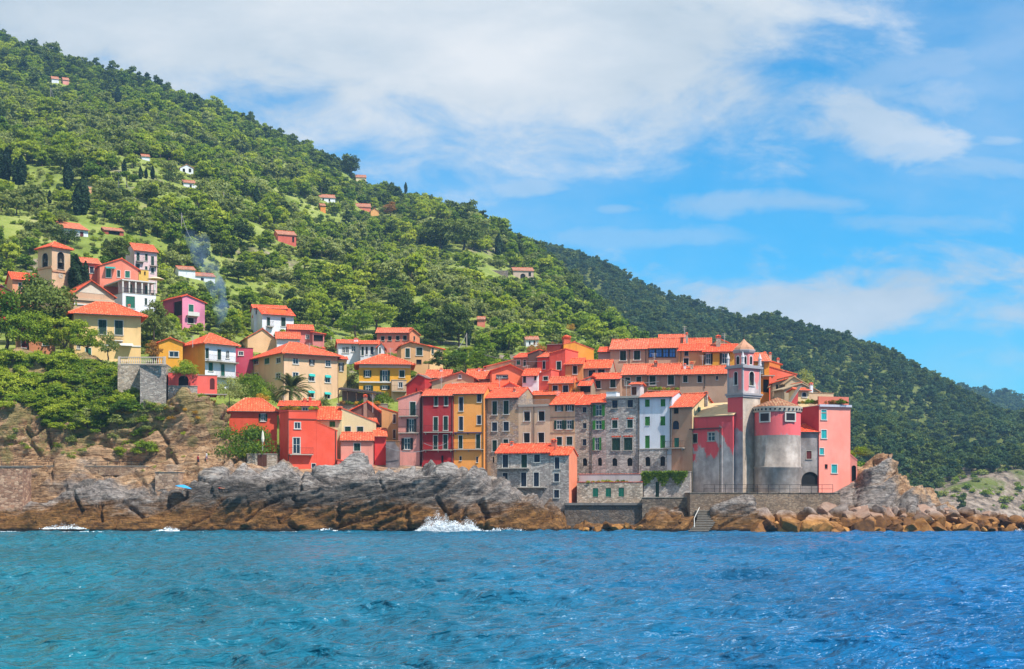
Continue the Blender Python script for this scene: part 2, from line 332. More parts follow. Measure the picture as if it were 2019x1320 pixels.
# ------------------------------------------------------------------ the sea
def mat_sea():
    m, nt, b = new_mat('sea_water'); co = nt.nodes.new('ShaderNodeNewGeometry').outputs['Position']
    s = nt.nodes.new('ShaderNodeSeparateXYZ'); nt.links.new(co, s.inputs[0]); x, y = E(nt, s.outputs[0]), E(nt, s.outputs[1])
    t = ((x / y.max(1.0)) * 1.6 + 0.5 + (nz(nt, co, 0.02, 3) - 0.5) * 0.5)
    c = ramp(nt, t, [(0.0, (0.004, 0.124, 0.176)), (0.45, (0.004, 0.122, 0.215)), (1.0, (0.003, 0.106, 0.275))])
    shoal = ramp(nt, (nz(nt, mapping(nt, co, (1, 0.25, 1)), 0.09, 5, 0.6)), [(0.35, (0.8, 0.8, 0.8)), (0.65, (1.2, 1.2, 1.2))])
    nt.links.new(mix(nt, 1.0, c, shoal, 'MULTIPLY'), b.inputs['Base Color'])
    b.inputs['Roughness'].default_value = 0.21; b.inputs['IOR'].default_value = 1.33; b.inputs['Specular IOR Level'].default_value = 0.5
    h = nz(nt, mapping(nt, co, (0.36, 1.0, 1), (0, 0, R(9))), 2.4, 4, 0.55, 0.3) + nz(nt, mapping(nt, co, (0.36, 1, 1), (0, 0, R(-14))), 0.95, 3, 0.55) * 1.7
    bump(nt, b, h, 1.0, 0.60)
    return m
def build_sea():
    rng = np.random.RandomState(3)
    Y = [9.0]
    while Y[-1] < 262: Y.append(Y[-1] * 1.0042 + 0.008)
    Y = np.array(Y); kx = np.concatenate([np.linspace(-1.6, -0.40, 120, endpoint=False), np.linspace(-0.40, 0.40, 1150), np.linspace(0.4013, 1.6, 120)])
    X = kx[:, None] * Y[None, :]; YY = np.broadcast_to(Y[None, :], X.shape)
    Z = np.zeros(X.shape); DX = np.zeros(X.shape); DY = np.zeros(X.shape)
    for i in range(80):
        lam = 0.45 * (8.0 / 0.45) ** (rng.rand() ** 1.35); k = 2 * math.pi / lam
        ang = R(250) + rng.normal() * 0.42; a = 0.0128 * lam ** 0.74 * (0.6 + 0.8 * rng.rand()); ph = rng.rand() * 6.28
        fade = np.clip(1.6 - YY * (0.0030 / lam) * 1.9, 0, 1)
        q = k * (math.cos(ang) * X + math.sin(ang) * YY) + ph
        Z += a * np.sin(q) * fade; DX -= 0.45 * a * math.cos(ang) * np.cos(q) * -1 * fade; DY -= 0.45 * a * math.sin(ang) * np.cos(q) * -1 * fade
    gust = 0.75 + 0.5 * fbm(X / 30, YY / 45, 0 * X, 3)
    Z *= gust
    # peaky crests
    Z = Z + 0.30 * np.clip(Z, 0, None) ** 2
    V = np.stack([X + DX, YY + DY, Z], -1).reshape(-1, 3); n, k = X.shape
    i = np.arange((n - 1) * (k - 1)); a = (i // (k - 1)) * k + i % (k - 1)
    ms = mat_sea()
    tag(mesh_np('sea', V, np.stack([a, a + k, a + k + 1, a + 1], 1), ms, smooth=True), kind='structure')
    q = 2500.0
    tag(mesh_np('sea_floor_level', np.array([(-q, -q, -1.2), (q, -q, -1.2), (q, q, -1.2), (-q, q, -1.2)]), np.array([[0, 1, 2, 3]]), ms), kind='structure').name = 'open_sea'
build_sea()
# ------------------------------------------------------------------ building materials
_mats = {}
def plaster(rgb, dirt=0.5, k=0.72, tint=(120, 105, 95), name='plaster'):
    key = ('p', rgb, dirt, k, tint)
    if key in _mats: return _mats[key]
    m, nt, b = new_mat(name); co = nt.nodes.new('ShaderNodeNewGeometry').outputs['Position']
    base = lin(*rgb, k); pale = tuple(min(0.85, c * 1.15 + 0.04) for c in base); dk = lin(*tint, 0.6)
    c = mix(nt, nz(nt, co, 0.35, 5, 0.6).smooth(0.35, 0.68) * 0.55, base, pale)
    streak = nz(nt, mapping(nt, co, (1.6, 1.6, 0.22)), 0.8, 6, 0.68)
    c = mix(nt, (streak + (nz(nt, co, 0.22, 3) - 0.5) * 0.35).smooth(0.49, 0.75) * dirt * 1.1, c, tuple(0.5 * a + 0.5 * q for a, q in zip(base, dk)))
    c = mix(nt, nz(nt, co, 1.7, 5, 0.75).smooth(0.66, 0.8) * dirt * 0.8, c, dk)
    nt.links.new(c, b.inputs['Base Color']); bump(nt, b, nz(nt, co, 6, 4, 0.6), 0.25, 0.03)
    _mats[key] = m; return m
def masonry(c1=(120, 112, 108), c2=(205, 190, 175), c3=(150, 122, 98), size=3.0, k=0.75, render=0.0, rc=(190, 160, 130), name='rubble_masonry'):
    key = ('s', c1, c2, c3, size, k, render, rc)
    if key in _mats: return _mats[key]
    m, nt, b = new_mat(name); co = nt.nodes.new('ShaderNodeNewGeometry').outputs['Position']
    v = nt.nodes.new('ShaderNodeTexVoronoi'); size = size * 1.35; v.inputs['Scale'].default_value = size; vm = mapping(nt, co, (0.75, 0.75, 1.35)); nt.links.new(vm, v.inputs['Vector'])
    e = nt.nodes.new('ShaderNodeTexVoronoi'); e.feature = 'DISTANCE_TO_EDGE'; e.inputs['Scale'].default_value = size; nt.links.new(vm, e.inputs['Vector'])
    sepc = nt.nodes.new('ShaderNodeSeparateColor'); nt.links.new(v.outputs['Color'], sepc.inputs[0])
    c = ramp(nt, sepc.outputs[0], [(0.0, lin(*c1, k * 0.55)), (0.35, lin(*c1, k)), (0.6, lin(*c3, k)), (0.85, lin(*c2, k)), (1.0, lin(*c2, k * 1.15))])
    mort = 1.0 - E(nt, e.outputs['Distance']).smooth(0.01, 0.09)
    big = nz(nt, co, 0.3, 5, 0.65)
    c = mix(nt, 0.45, c, lin(*[(p_ + q_ + r_) // 3 for p_, q_, r_ in zip(c1, c2, c3)], k))
    c = mix(nt, mort * 0.6, c, mix(nt, nz(nt, co, 0.6, 4).smooth(0.4, 0.6), lin(*c1, k * 0.5), lin(*c2, k * 0.75)))
    c = mix(nt, 1.0, c, ramp(nt, big, [(0.3, (0.72, 0.7, 0.7)), (0.7, (1.2, 1.17, 1.12))]), 'MULTIPLY')
    if render: c = mix(nt, (big + nz(nt, co, 1.4, 5) * 0.3).smooth(0.83 - render * 0.5, 0.86 - render * 0.5), c, lin(*rc, k * 0.8))
    nt.links.new(c, b.inputs['Base Color']); bump(nt, b, E(nt, e.outputs['Distance']).smooth(0.0, 0.12) + E(nt, sepc.outputs[1]) * 0.6, 0.7, 0.06)
    _mats[key] = m; return m
def patchy(rgb, grey=(150, 145, 150), z0=10.0, z1=22.0, amount=0.5, name='peeling_plaster', off=0.0):
    """paint that has come off in big patches, more of it towards the weather-beaten foot of the wall"""
    key = ('k', rgb, grey, z0, z1, amount, off)
    if key in _mats: return _mats[key]
    m, nt, b = new_mat(name); co = nt.nodes.new('ShaderNodeNewGeometry').outputs['Position']
    co = mapping(nt, co, (1, 1, 1), (0, 0, 0), (off, 0, off * 0.7))
    s = nt.nodes.new('ShaderNodeSeparateXYZ'); nt.links.new(co, s.inputs[0]); z = E(nt, s.outputs[2]) - off * 0.7
    n = nz(nt, mapping(nt, co, (1, 1, 0.6)), 0.26, 6, 0.6, 0.3)
    h = (z - z0) / (z1 - z0)
    f = (n + (0.5 - h) * 0.55 + (amount - 0.5)).smooth(0.49, 0.535)
    red = mix(nt, nz(nt, mapping(nt, co, (1.5, 1.5, 0.25)), 0.9, 6, 0.65).smooth(0.42, 0.72) * 0.6, lin(*rgb, 0.8), tuple(q * 0.78 for q in lin(*rgb, 0.8)))
    red = mix(nt, nz(nt, co, 1.3, 5, 0.75).smooth(0.66, 0.72) * 0.7, red, lin(*grey, 0.8))
    g = ramp(nt, nz(nt, co, 0.5, 6, 0.65) * 0.6 + nz(nt, mapping(nt, co, (1.2, 1.2, 0.3)), 0.6, 5) * 0.4, [(0.35, lin(*grey, 0.42)), (0.5, lin(*grey, 0.7)), (0.66, lin(*[min(255, q + 28) for q in grey], 0.85))])
    nt.links.new(mix(nt, f, red, g), b.inputs['Base Color']); bump(nt, b, nz(nt, co, 3, 5, 0.65) + f * 0.3, 0.35, 0.06)
    _mats[key] = m; return m
def tiles(axis='x', rgb=(228, 90, 54), k=1.0, worn=0.3):
    key = ('t', axis, rgb, k, worn)
    if key in _mats: return _mats[key]
    m, nt, b = new_mat('roof_tiles'); co = obj_coords(nt); gp = nt.nodes.new('ShaderNodeNewGeometry').outputs['Position']
    w = nt.nodes.new('ShaderNodeTexWave'); w.bands_direction = 'X' if axis == 'x' else 'Y'; w.inputs['Scale'].default_value = 0.75
    w.inputs['Distortion'].default_value = 0.6; w.inputs['Detail'].default_value = 2; nt.links.new(co, w.inputs['Vector'])
    v = nt.nodes.new('ShaderNodeTexVoronoi'); v.inputs['Scale'].default_value = 5.5; nt.links.new(gp, v.inputs['Vector'])
    sc = nt.nodes.new('ShaderNodeSeparateColor'); nt.links.new(v.outputs['Color'], sc.inputs[0])
    c = ramp(nt, sc.outputs[0], [(0.0, lin(*rgb, k * 0.5)), (0.3, lin(*rgb, k * 0.88)), (0.8, lin(*rgb, k * 1.04)), (1.0, lin(min(255, rgb[0] + 14), rgb[1] + 52, rgb[2] + 46, k))])
    c = mix(nt, nz(nt, gp, 0.4, 5, 0.65).smooth(0.5, 0.75) * worn * .6, c, lin(205, 130, 95, 0.8))
    c = mix(nt, nz(nt, gp, 1.1, 5, 0.75).smooth(0.62, 0.72) * worn * 1.2, c, lin(120, 62, 45, 0.6))
    c = mix(nt, (1.0 - E(nt, w.outputs['Fac'])).smooth(0.55, 1.0) * 0.4, c, lin(*rgb, k * 0.4))
    nt.links.new(c, b.inputs['Base Color']); bump(nt, b, w.outputs['Fac'], 0.6, 0.08)
    _mats[key] = m; return m
def flat(rgb, k=0.8, rough=0.7, name='paint', spec=0.3, var=0.25):
    key = ('f', rgb, k, rough, name)
    if key in _mats: return _mats[key]
    m, nt, b = new_mat(name); b.inputs['Roughness'].default_value = rough; b.inputs['Specular IOR Level'].default_value = spec
    co = nt.nodes.new('ShaderNodeNewGeometry').outputs['Position']; c = lin(*rgb, k)
    nt.links.new(mix(nt, nz(nt, co, 1.3, 5, 0.7).smooth(0.35, 0.7) * var, c, tuple(q * 0.6 for q in c)), b.inputs['Base Color'])
    _mats[key] = m; return m
def louvre(rgb, k=0.7):
    key = ('l', rgb, k)
    if key in _mats: return _mats[key]
    m, nt, b = new_mat('louvred_shutter'); b.inputs['Roughness'].default_value = 0.55
    co = nt.nodes.new('ShaderNodeNewGeometry').outputs['Position']
    w = nt.nodes.new('ShaderNodeTexWave'); w.bands_direction = 'Z'; w.inputs['Scale'].default_value = 3.2; nt.links.new(co, w.inputs['Vector'])
    c = lin(*rgb, k); oi = nt.nodes.new('ShaderNodeObjectInfo')
    c2 = mix(nt, E(nt, oi.outputs['Random']) * 0.5, c, tuple(q * 0.55 + 0.012 for q in c))
    nt.links.new(mix(nt, E(nt, w.outputs['Fac']) * 0.35, c2, tuple(q * 0.5 for q in c)), b.inputs['Base Color']); bump(nt, b, w.outputs['Fac'], 0.5, 0.03)
    _mats[key] = m; return m
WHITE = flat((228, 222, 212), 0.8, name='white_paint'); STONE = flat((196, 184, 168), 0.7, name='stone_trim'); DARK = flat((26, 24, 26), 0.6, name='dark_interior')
GLASS = flat((38, 48, 62), 0.6, 0.12, name='window_glass', spec=0.6); IRON = flat((52, 48, 48), 0.8, name='iron'); PIPE = flat((92, 84, 76), 0.8, name='downpipe')
WOOD = flat((104, 74, 52), 0.8, name='wood'); CONC = plaster((140, 134, 128), .9, .6, (70, 66, 62), name='concrete')
SHUT = {'dg': (18, 66, 52), 'gg': (60, 142, 52), 'tq': (30, 196, 196), 'dk': (30, 36, 40), 'bl': (28, 48, 72), 'rd': (120, 26, 26), 'br': (108, 60, 40), 'tg': (20, 120, 96)}

# ------------------------------------------------------------------ mesh collector
class MB:
    def __init__(s): s.v, s.f, s.m = [], [], []
    def poly(s, pts, mi=0):
        n = len(s.v); s.v += [tuple(p) for p in pts]; s.f.append(tuple(range(n, n + len(pts)))); s.m.append(mi)
    def box(s, o, a, b, c, mi=0):
        """box from corner o along three edge vectors"""
        o, a, b, c = map(Vector, (o, a, b, c)); n = len(s.v)
        if a.cross(b).dot(c) < 0: a, b = b, a
        s.v += [tuple(o + a * i + b * j + c * k) for k in (0, 1) for j in (0, 1) for i in (0, 1)]
        for q in ((0, 2, 3, 1), (4, 5, 7, 6), (0, 1, 5, 4), (1, 3, 7, 5), (3, 2, 6, 7), (2, 0, 4, 6)): s.f.append(tuple(n + i for i in q)); s.m.append(mi)
    def slab(s, tops, polys, t, mi=0):
        """a shell of thickness t hanging under the top polygons"""
        n = len(s.v); k = len(tops); s.v += [tuple(p) for p in tops] + [(p[0], p[1], p[2] - t) for p in tops]
        ed = {}
        for q in polys:
            s.f.append(tuple(n + i for i in q)); s.m.append(mi); s.f.append(tuple(n + k + i for i in reversed(q))); s.m.append(mi)
            for i, j in zip(q, q[1:] + q[:1]): ed[(i, j)] = 1
        for i, j in ed:
            if (j, i) not in ed: s.f.append((n + j, n + i, n + k + i, n + k + j)); s.m.append(mi)
    def lathe(s, prof, seg=16, c=(0, 0), a0=0.0, a1=2 * math.pi, mi=0, sq=None):
        full = abs(a1 - a0 - 2 * math.pi) < 1e-6; m = seg if full else seg + 1; n = len(s.v)
        for r, z in prof:
            for i in range(m):
                a = a0 + (a1 - a0) * i / seg; s.v.append((c[0] + r * math.cos(a), c[1] + r * math.sin(a), z))
        for j in range(len(prof) - 1):
            for i in range(seg):
                p, q = n + j * m + i, n + j * m + (i + 1) % m
                s.f.append((p, q, q + m, p + m)); s.m.append(mi)
    def tube(s, p, q, r0, r1, seg=6, mi=0, cap=True):
        p, q = Vector(p), Vector(q); d = (q - p).normalized(); x = d.orthogonal().normalized(); y = d.cross(x); n = len(s.v)
        for c, r in ((p, r0), (q, r1)):
            for i in range(seg): a = 2 * math.pi * i / seg; s.v.append(tuple(c + x * (r * math.cos(a)) + y * (r * math.sin(a))))
        for i in range(seg): j = (i + 1) % seg; s.f.append((n + i, n + j, n + seg + j, n + seg + i)); s.m.append(mi)
        if cap: s.f.append(tuple(n + seg + i for i in range(seg))); s.m.append(mi); s.f.append(tuple(n + seg - 1 - i for i in range(seg))); s.m.append(mi)
    def build(s, name, mats, parent=None, smooth=False):
        me = bpy.data.meshes.new(name); me.from_pydata(s.v, [], s.f); me.polygons.foreach_set('material_index', s.m)
        if smooth: me.polygons.foreach_set('use_smooth', [True] * len(s.f))
        for m in (mats if isinstance(mats, (list, tuple)) else [mats]): me.materials.append(m)
        me.update(); o = bpy.data.objects.new(name, me); COL.objects.link(o)
        if parent: o.parent = parent
        return o

# ------------------------------------------------------------------ houses
Z0 = {'full': (0, 0, 1), 'Z1': (0, 420, 4.4), 'Z2': (0, 640, 3.143), 'Z3': (300, 560, 5.0475), 'Z4': (300, 760, 4.4), 'Z5': (640, 620, 5.608), 'Z6': (640, 760, 5.938),
      'Z7': (940, 640, 6), 'Z8': (940, 740, 4.1267), 'Y1': (1180, 640, 6), 'Y2': (1180, 760, 4.4), 'Y3': (1400, 640, 6), 'Y4': (1320, 800, 5.0475), 'Y5': (1660, 780, 4.4)}
BOXES = []      # where buildings stand, so that no tree grows through them
class Face:
    """a vertical wall plane in a house's own frame: s along the wall, z up, n outward"""
    def __init__(s, o, u, n, w): s.o, s.u, s.n, s.w = Vector(o), Vector(u), Vector(n), w
    def at(s, a, z, out=0.0): return s.o + s.u * a + Vector((0, 0, z)) + s.n * out
class House:
    def __init__(s, name, label, zone, x0, x1, yt, yb, Y, yaw, wall, cat='house', depth=8.0, x2=None, xl=None, bury=4.0, group=None):
        s.zx, s.zy, s.zs = Z0[zone]; s.yaw = R(yaw); s.wall = wall
        a = s.yaw; ca, sa = math.cos(a), math.sin(a); s.ca, s.sa = ca, sa
        px0, px1 = s.X(x0), s.X(x1)
        if callable(Y): Y = Y(px0)
        s.Y0 = Y; s.X0 = (px0 - CX) * Y / F; k1 = (px1 - CX) / F
        s.w = (k1 * Y - s.X0) / (ca - k1 * sa)
        if x2 is not None:
            k = (s.X(x2) - CX) / F; X1, Y1 = s.X0 + s.w * ca, Y + s.w * sa; depth = (X1 - k * Y1) / (sa + k * ca)
        if xl is not None:
            k = (s.X(xl) - CX) / F; depth = (s.X0 - k * Y) / (sa + k * ca)
        s.d = depth
        s.Ym = Y + s.w / 2 * sa
        s.zt = zpy(s.Yp(yt), s.Ym); s.zv = zpy(s.Yp(yb), s.Ym); s.base = s.zv - bury
        s.root = tag(empty(name, (s.X0, Y, s.base), a), label, cat, group)
        s.h = s.zt - s.base
        s.FR = Face((0, 0, 0), (1, 0, 0), (0, -1, 0), s.w); s.RT = Face((s.w, 0, 0), (0, 1, 0), (1, 0, 0), s.d)
        s.BK = Face((s.w, s.d, 0), (-1, 0, 0), (0, 1, 0), s.w); s.LT = Face((0, s.d, 0), (0, -1, 0), (-1, 0, 0), s.d)
        BOXES.append((px0 - 1, s.Yp(yt) - 2, px1 + 1, s.Yp(yb), Y + depth * 0.5))
    def X(s, x): return s.zx + x / s.zs
    def Yp(s, y): return s.zy + y / s.zs
    def sz(s, face, x, y):
        """zoomed picture point -> (s, local z) on a wall plane"""
        px, py = s.X(x), s.Yp(y); k = (px - CX) / F
        o = Vector((s.X0, s.Y0, 0)) + Matrix.Rotation(s.yaw, 3, 'Z') @ face.o; u = Matrix.Rotation(s.yaw, 3, 'Z') @ face.u
        t = (k * o.y - o.x) / (u.x - k * u.y); Yp = o.y + t * u.y
        return t, zpy(py, Yp) - s.base
    def lz(s, y, v=None, sx=None):
        """local height of a picture row seen at depth v behind the middle of the front"""
        Yp = s.Y0 + (s.w / 2 if sx is None else sx) * s.sa + (0 if v is None else v) * s.ca
        return zpy(s.Yp(y), Yp) - s.base
    # ---- walls
    def walls(s, roof, wins=(), rwins=(), lwins=(), mat_side=None, name='wall'):
        kind = roof[0]; h = s.h; w, d = s.w, s.d
        pF = pB = [(0, h), (w, h)]; pR = pL = [(0, h), (d, h)]; s.roofspec = None
        if kind == 'gx':
            fr = roof[2] if len(roof) > 2 else 0.5; v = d * fr; zr = min(max(s.lz(roof[1], v), h + v * 0.2), h + v * 0.62); s.rz = zr; s.rv = v
            hb = h if fr <= 0.5 else zr - (zr - h) * (1 - fr) / fr
            if fr >= 0.99: hb = zr
            pR = [(0, h), (v, zr), (d, hb)] if fr < 0.99 else [(0, h), (d, zr)]; pL = [(d - q, z) for q, z in reversed(pR)]
            pB = [(0, hb), (w, hb)]
        elif kind == 'gy':
            a, za = s.sz(s.FR, roof[1], roof[2])
            zl = s.lz(roof[3], 0, 0.0); zr_ = s.lz(roof[4], 0, w)
            s.ax, s.az, s.el, s.er = a, za, zl, zr_
            pF = [(0, zl), (a, za), (w, zr_)]; pB = [(w - q, z) for q, z in reversed(pF)]; pR = [(0, zr_), (d, zr_)]; pL = [(0, zl), (d, zl)]
        elif kind == 'sx':
            zl, zr_ = s.lz(roof[1], 0, 0.0), s.lz(roof[2], 0, w); s.el, s.er = zl, zr_
            pF = [(0, zl), (w, zr_)]; pB = [(0, zr_), (w, zl)]; pR = [(0, zr_), (d, zr_)]; pL = [(0, zl), (d, zl)]
        elif kind == 'hip':
            s.rz = min(max(s.lz(roof[1], d / 2), h + d * 0.12), h + d * 0.3)
        m = MB(); todo = []
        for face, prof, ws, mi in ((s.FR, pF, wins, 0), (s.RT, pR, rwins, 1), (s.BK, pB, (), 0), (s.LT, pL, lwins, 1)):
            low = min(z for _, z in prof); holes = []
            for q in ws:
                a0, zb = s.sz(face, q[0], q[3]); a1, zt = s.sz(face, q[2], q[1])
                if a1 < a0: a0, a1 = a1, a0
                a0, a1 = max(a0, 0.05), min(a1, face.w - 0.05)
                ok = zt < low - 0.08 and zb > 0.05 and a1 - a0 > 0.1
                for hq in holes:
                    if a0 < hq[2] + .02 and a1 > hq[0] - .02 and zb < hq[3] + .02 and zt > hq[1] - .02: ok = False
                if ok: holes.append((a0, zb, a1, zt))
                todo.append((face, a0, zb, a1, zt, q[4], q[5] if len(q) > 5 else 'w', ok))
            xs = sorted({0.0, face.w, *(q[0] for q in holes), *(q[2] for q in holes)}); zs = sorted({0.0, low, *(q[1] for q in holes), *(q[3] for q in holes)})
            for i in range(len(xs) - 1):
                for j in range(len(zs) - 1):
                    cx, cz = (xs[i] + xs[i + 1]) / 2, (zs[j] + zs[j + 1]) / 2
                    if any(q[0] < cx < q[2] and q[1] < cz < q[3] for q in holes): continue
                    m.poly([face.at(xs[i], zs[j]), face.at(xs[i + 1], zs[j]), face.at(xs[i + 1], zs[j + 1]), face.at(xs[i], zs[j + 1])], mi)
            if max(z for _, z in prof) > low + 1e-4:
                top = [face.at(0, low), face.at(face.w, low)] + [face.at(a, z) for a, z in reversed(prof) if z > low + 1e-4]
                m.poly(top, mi)
            for a0, zb, a1, zt in holes:
                r = -0.22; A, B, C, D = (a0, zb), (a1, zb), (a1, zt), (a0, zt)
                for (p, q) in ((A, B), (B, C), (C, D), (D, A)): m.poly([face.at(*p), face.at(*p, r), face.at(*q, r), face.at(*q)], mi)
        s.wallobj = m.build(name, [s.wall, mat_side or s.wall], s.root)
        for q in todo: s.window(*q)
    # ---- one window
    def window(s, face, a0, zb, a1, zt, kind, trim, hole):
        W, H = a1 - a0, zt - zb; U, N = face.u, face.n; up = Vector((0, 0, 1))
        back = -0.10 if hole else 0.02
        m = MB(); t = min(0.10, W * 0.12); pr = 0.035
        tm = {'w': WHITE, 's': STONE, 'n': s.wall, 'k': IRON}.get(trim, trim)
        arch = kind.startswith('a'); opened = kind[:2] in ('op', 'ox', 'oy', 'oz')
        a0f, a1f = a0, a1
        if opened: lw = W * 0.24; a0f, a1f = a0 + lw, a1 - lw
        Wf = a1f - a0f
        if trim != 'n' or opened:
            if not arch:
                m.box(face.at(a0f - t, zb - 0.0, 0), U * t, N * pr, up * (H + t)); m.box(face.at(a1f, zb, 0), U * t, N * pr, up * (H + t))
                m.box(face.at(a0f, zt, 0), U * Wf, N * pr, up * t)
            m.box(face.at(a0f - t * 1.5, zb - 0.11, 0), U * (Wf + t * 3), N * (0.13 if trim != 'n' else 0.07), up * 0.11)
        if arch:
            n = 8; r = W / 2; cz = zt - r; e = 0.006
            for sgn in (-1, 1):
                cx = a0 + r; corner = face.at(a0 if sgn < 0 else a1, zt, e)
                arc = [face.at(cx + sgn * r * math.cos(q), cz + r * math.sin(q), e) for q in [i * math.pi / 2 / n for i in range(n + 1)]]
                for i in range(n):
                    tri = [corner, arc[i], arc[i + 1]]; m.poly(tri if sgn > 0 else tri[::-1], 1)
            if trim != 'n':
                for i in range(2 * n):
                    q0, q1 = math.pi * i / (2 * n), math.pi * (i + 1) / (2 * n)
                    pt = lambda q, rr, o: face.at(a0 + r + rr * math.cos(q), cz + rr * math.sin(q), o)
                    m.poly([pt(q0, r, pr), pt(q0, r + t, pr), pt(q1, r + t, pr), pt(q1, r, pr)]); m.poly([pt(q0, r + t, pr), pt(q0, r + t, 0), pt(q1, r + t, 0), pt(q1, r + t, pr)])
                m.box(face.at(a0 - t, zb, 0), U * t, N * pr, up * (H - r)); m.box(face.at(a1, zb, 0), U * t, N * pr, up * (H - r))
        k2 = kind[-2:]
        if not m.f:
            m.box(face.at(a0, zb - 0.05, 0), U * W, N * 0.05, up * 0.05)
        wo = m.build('window', [tm, s.wall], s.root)
        if opened or k2 in ('gl', 'aw', 'nw'):
            p = MB(); f = 0.07; zt2 = zt
            p.box(face.at(a0f, zb, back - 0.05), U * Wf, N * 0.04, up * H, 0)
            p.box(face.at(a0f, zb, back), U * f, N * 0.05, up * H, 1); p.box(face.at(a1f - f, zb, back), U * f, N * 0.05, up * H, 1)
            p.box(face.at(a0f + f, zt - f, back), U * (Wf - 2 * f), N * 0.05, up * f, 1); p.box(face.at(a0f + f, zb, back), U * (Wf - 2 * f), N * 0.05, up * f, 1)
            p.box(face.at((a0f + a1f) / 2 - f / 2, zb + f, back), U * f, N * 0.05, up * (H - 2 * f), 1)
            if H > 1.1: p.box(face.at(a0f + f, zb + H * 0.55, back + 0.002), U * (Wf - 2 * f), N * 0.04, up * 0.05, 1)
            if k2 == 'cu': p.box(face.at(a0f + f, zb + f, back + 0.003), U * (Wf * 0.3), N * 0.01, up * (H - 2 * f), 1); p.box(face.at(a1f - f - Wf * .3, zb + f, back + 0.003), U * (Wf * 0.3), N * 0.01, up * (H - 2 * f), 1)
            p.build('pane', [GLASS, WHITE], wo)
            if k2 == 'aw':
                q = MB(); q.poly([face.at(a0f - .05, zt, .04), face.at(a1f + .05, zt, .04), face.at(a1f + .05, zt - H * .35, .45), face.at(a0f - .05, zt - H * .35, .45)][::-1])
                q.poly([face.at(a0f - .05, zt - .02, .04), face.at(a1f + .05, zt - .02, .04), face.at(a1f + .05, zt - H * .35 - .02, .45), face.at(a0f - .05, zt - H * .35 - .02, .45)])
                q.build('awning', flat((40, 190, 180), 0.7, name='awning_cloth'), wo)
        if opened:
            c = {'op': 'dg', 'ox': 'dk', 'oy': 'gg', 'oz': 'br'}[kind[:2]]
            if k2 == 'ng': pass
            for sgn in (0, 1):
                q = MB(); q.box(face.at(a0 if sgn == 0 else a1 - lw, zb, 0.04), U * (lw - 0.01 - t * 0), N * 0.04, up * H); q.build('shutter', louvre(SHUT['gg' if kind[:2] == 'oy' else c]), wo)
        elif k2 in SHUT and k2 != 'dk' and k2 != 'rd':
            g = 0.025
            for sgn in (0, 1):
                q = MB(); o = a0 + (0 if sgn == 0 else W / 2 + g / 2); ww = W / 2 - g / 2
                q.box(face.at(o, zb, back), U * ww, N * 0.045, up * H); q.build('shutter', louvre(SHUT[k2]), wo)
        elif k2 == 'rd':
            q = MB(); q.box(face.at(a0, zb, back), U * W, N * 0.045, up * H); q.build('shutter', louvre(SHUT['rd']), wo)
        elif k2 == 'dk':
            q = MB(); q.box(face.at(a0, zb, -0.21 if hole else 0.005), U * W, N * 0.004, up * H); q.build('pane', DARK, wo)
        return wo
    # ---- roofs
    def tile(s, ax):
        House.n = getattr(House, 'n', 0) + 1
        return tiles(ax, *[((234, 86, 50), 1.0, .3), ((228, 94, 60), 1.0, .5), ((238, 80, 46), 1.0, .25), ((216, 94, 62), .95, .7), ((232, 90, 54), 1.0, .45), ((222, 104, 74), .95, .6), ((236, 84, 52), 1.0, .4)][(House.n * 5) % 7])
    def roof(s, spec, mat=None, oh=0.45, os=0.3, t=0.16, mat_e=None):
        kind = spec[0]; w, d, h = s.w, s.d, s.h; m = MB(); up = 0.13
        if kind == 'gx':
            sl = (s.rz - h) / s.rv; v = s.rv; zr = s.rz + up
            T = [(-os, -oh, h - oh * sl + up), (w + os, -oh, h - oh * sl + up), (w + os, v, zr), (-os, v, zr)]
            if v < d * 0.99:
                T += [(w + os, d + oh, zr - sl * (d + oh - v)), (-os, d + oh, zr - sl * (d + oh - v))]; m.slab(T, [[0, 1, 2, 3], [3, 2, 4, 5]], t)
            else: m.slab(T, [[0, 1, 2, 3]], t)
            mt = mat or s.tile('x'); s.top = zr
        elif kind == 'gy':
            a, za = s.ax, s.az + up; sl, sr = (s.az - s.el) / max(a, .1), (s.az - s.er) / max(w - a, .1)
            T = [(-oh, -os, s.el - oh * sl + up), (a, -os, za), (w + oh, -os, s.er - oh * sr + up), (-oh, d + os, s.el - oh * sl + up), (a, d + os, za), (w + oh, d + os, s.er - oh * sr + up)]
            m.slab(T, [[0, 1, 4, 3], [1, 2, 5, 4]], t); mt = mat or s.tile('y'); s.top = za
        elif kind == 'sx':
            sl = (s.er - s.el) / w
            T = [(-oh, -os, s.el - oh * sl + up), (w + oh, -os, s.er + oh * sl + up), (w + oh, d + os, s.er + oh * sl + up), (-oh, d + os, s.el - oh * sl + up)]
            m.slab(T, [[0, 1, 2, 3]], t); mt = mat or s.tile('y'); s.top = max(s.el, s.er) + up
        elif kind == 'hip':
            hl, hr = spec[2], spec[3]; z = h + 0.02; zr = s.rz + up
            T = [(-oh, -oh, z), (w + oh, -oh, z), (w + oh, d + oh, z), (-oh, d + oh, z), (min(hl, w * .5), d / 2, zr), (max(w - hr, w * .5), d / 2, zr)]
            if T[5][0] - T[4][0] < 0.3:
                T[4] = ((T[4][0] + T[5][0]) / 2, d / 2, zr); T = T[:5]; m.slab(T, [[0, 1, 4], [1, 2, 4], [2, 3, 4], [3, 0, 4]], t)
            else: m.slab(T, [[0, 1, 5, 4], [1, 2, 5], [2, 3, 4, 5], [3, 0, 4]], t)
            mt = mat or tiles('x'); s.top = zr
        elif kind == 'flat':
            p = spec[1] if len(spec) > 1 else 0.9; m.box((0.02, 0.02, h - p - 0.15), (w - 0.04, 0, 0), (0, d - 0.04, 0), (0, 0, 0.15))
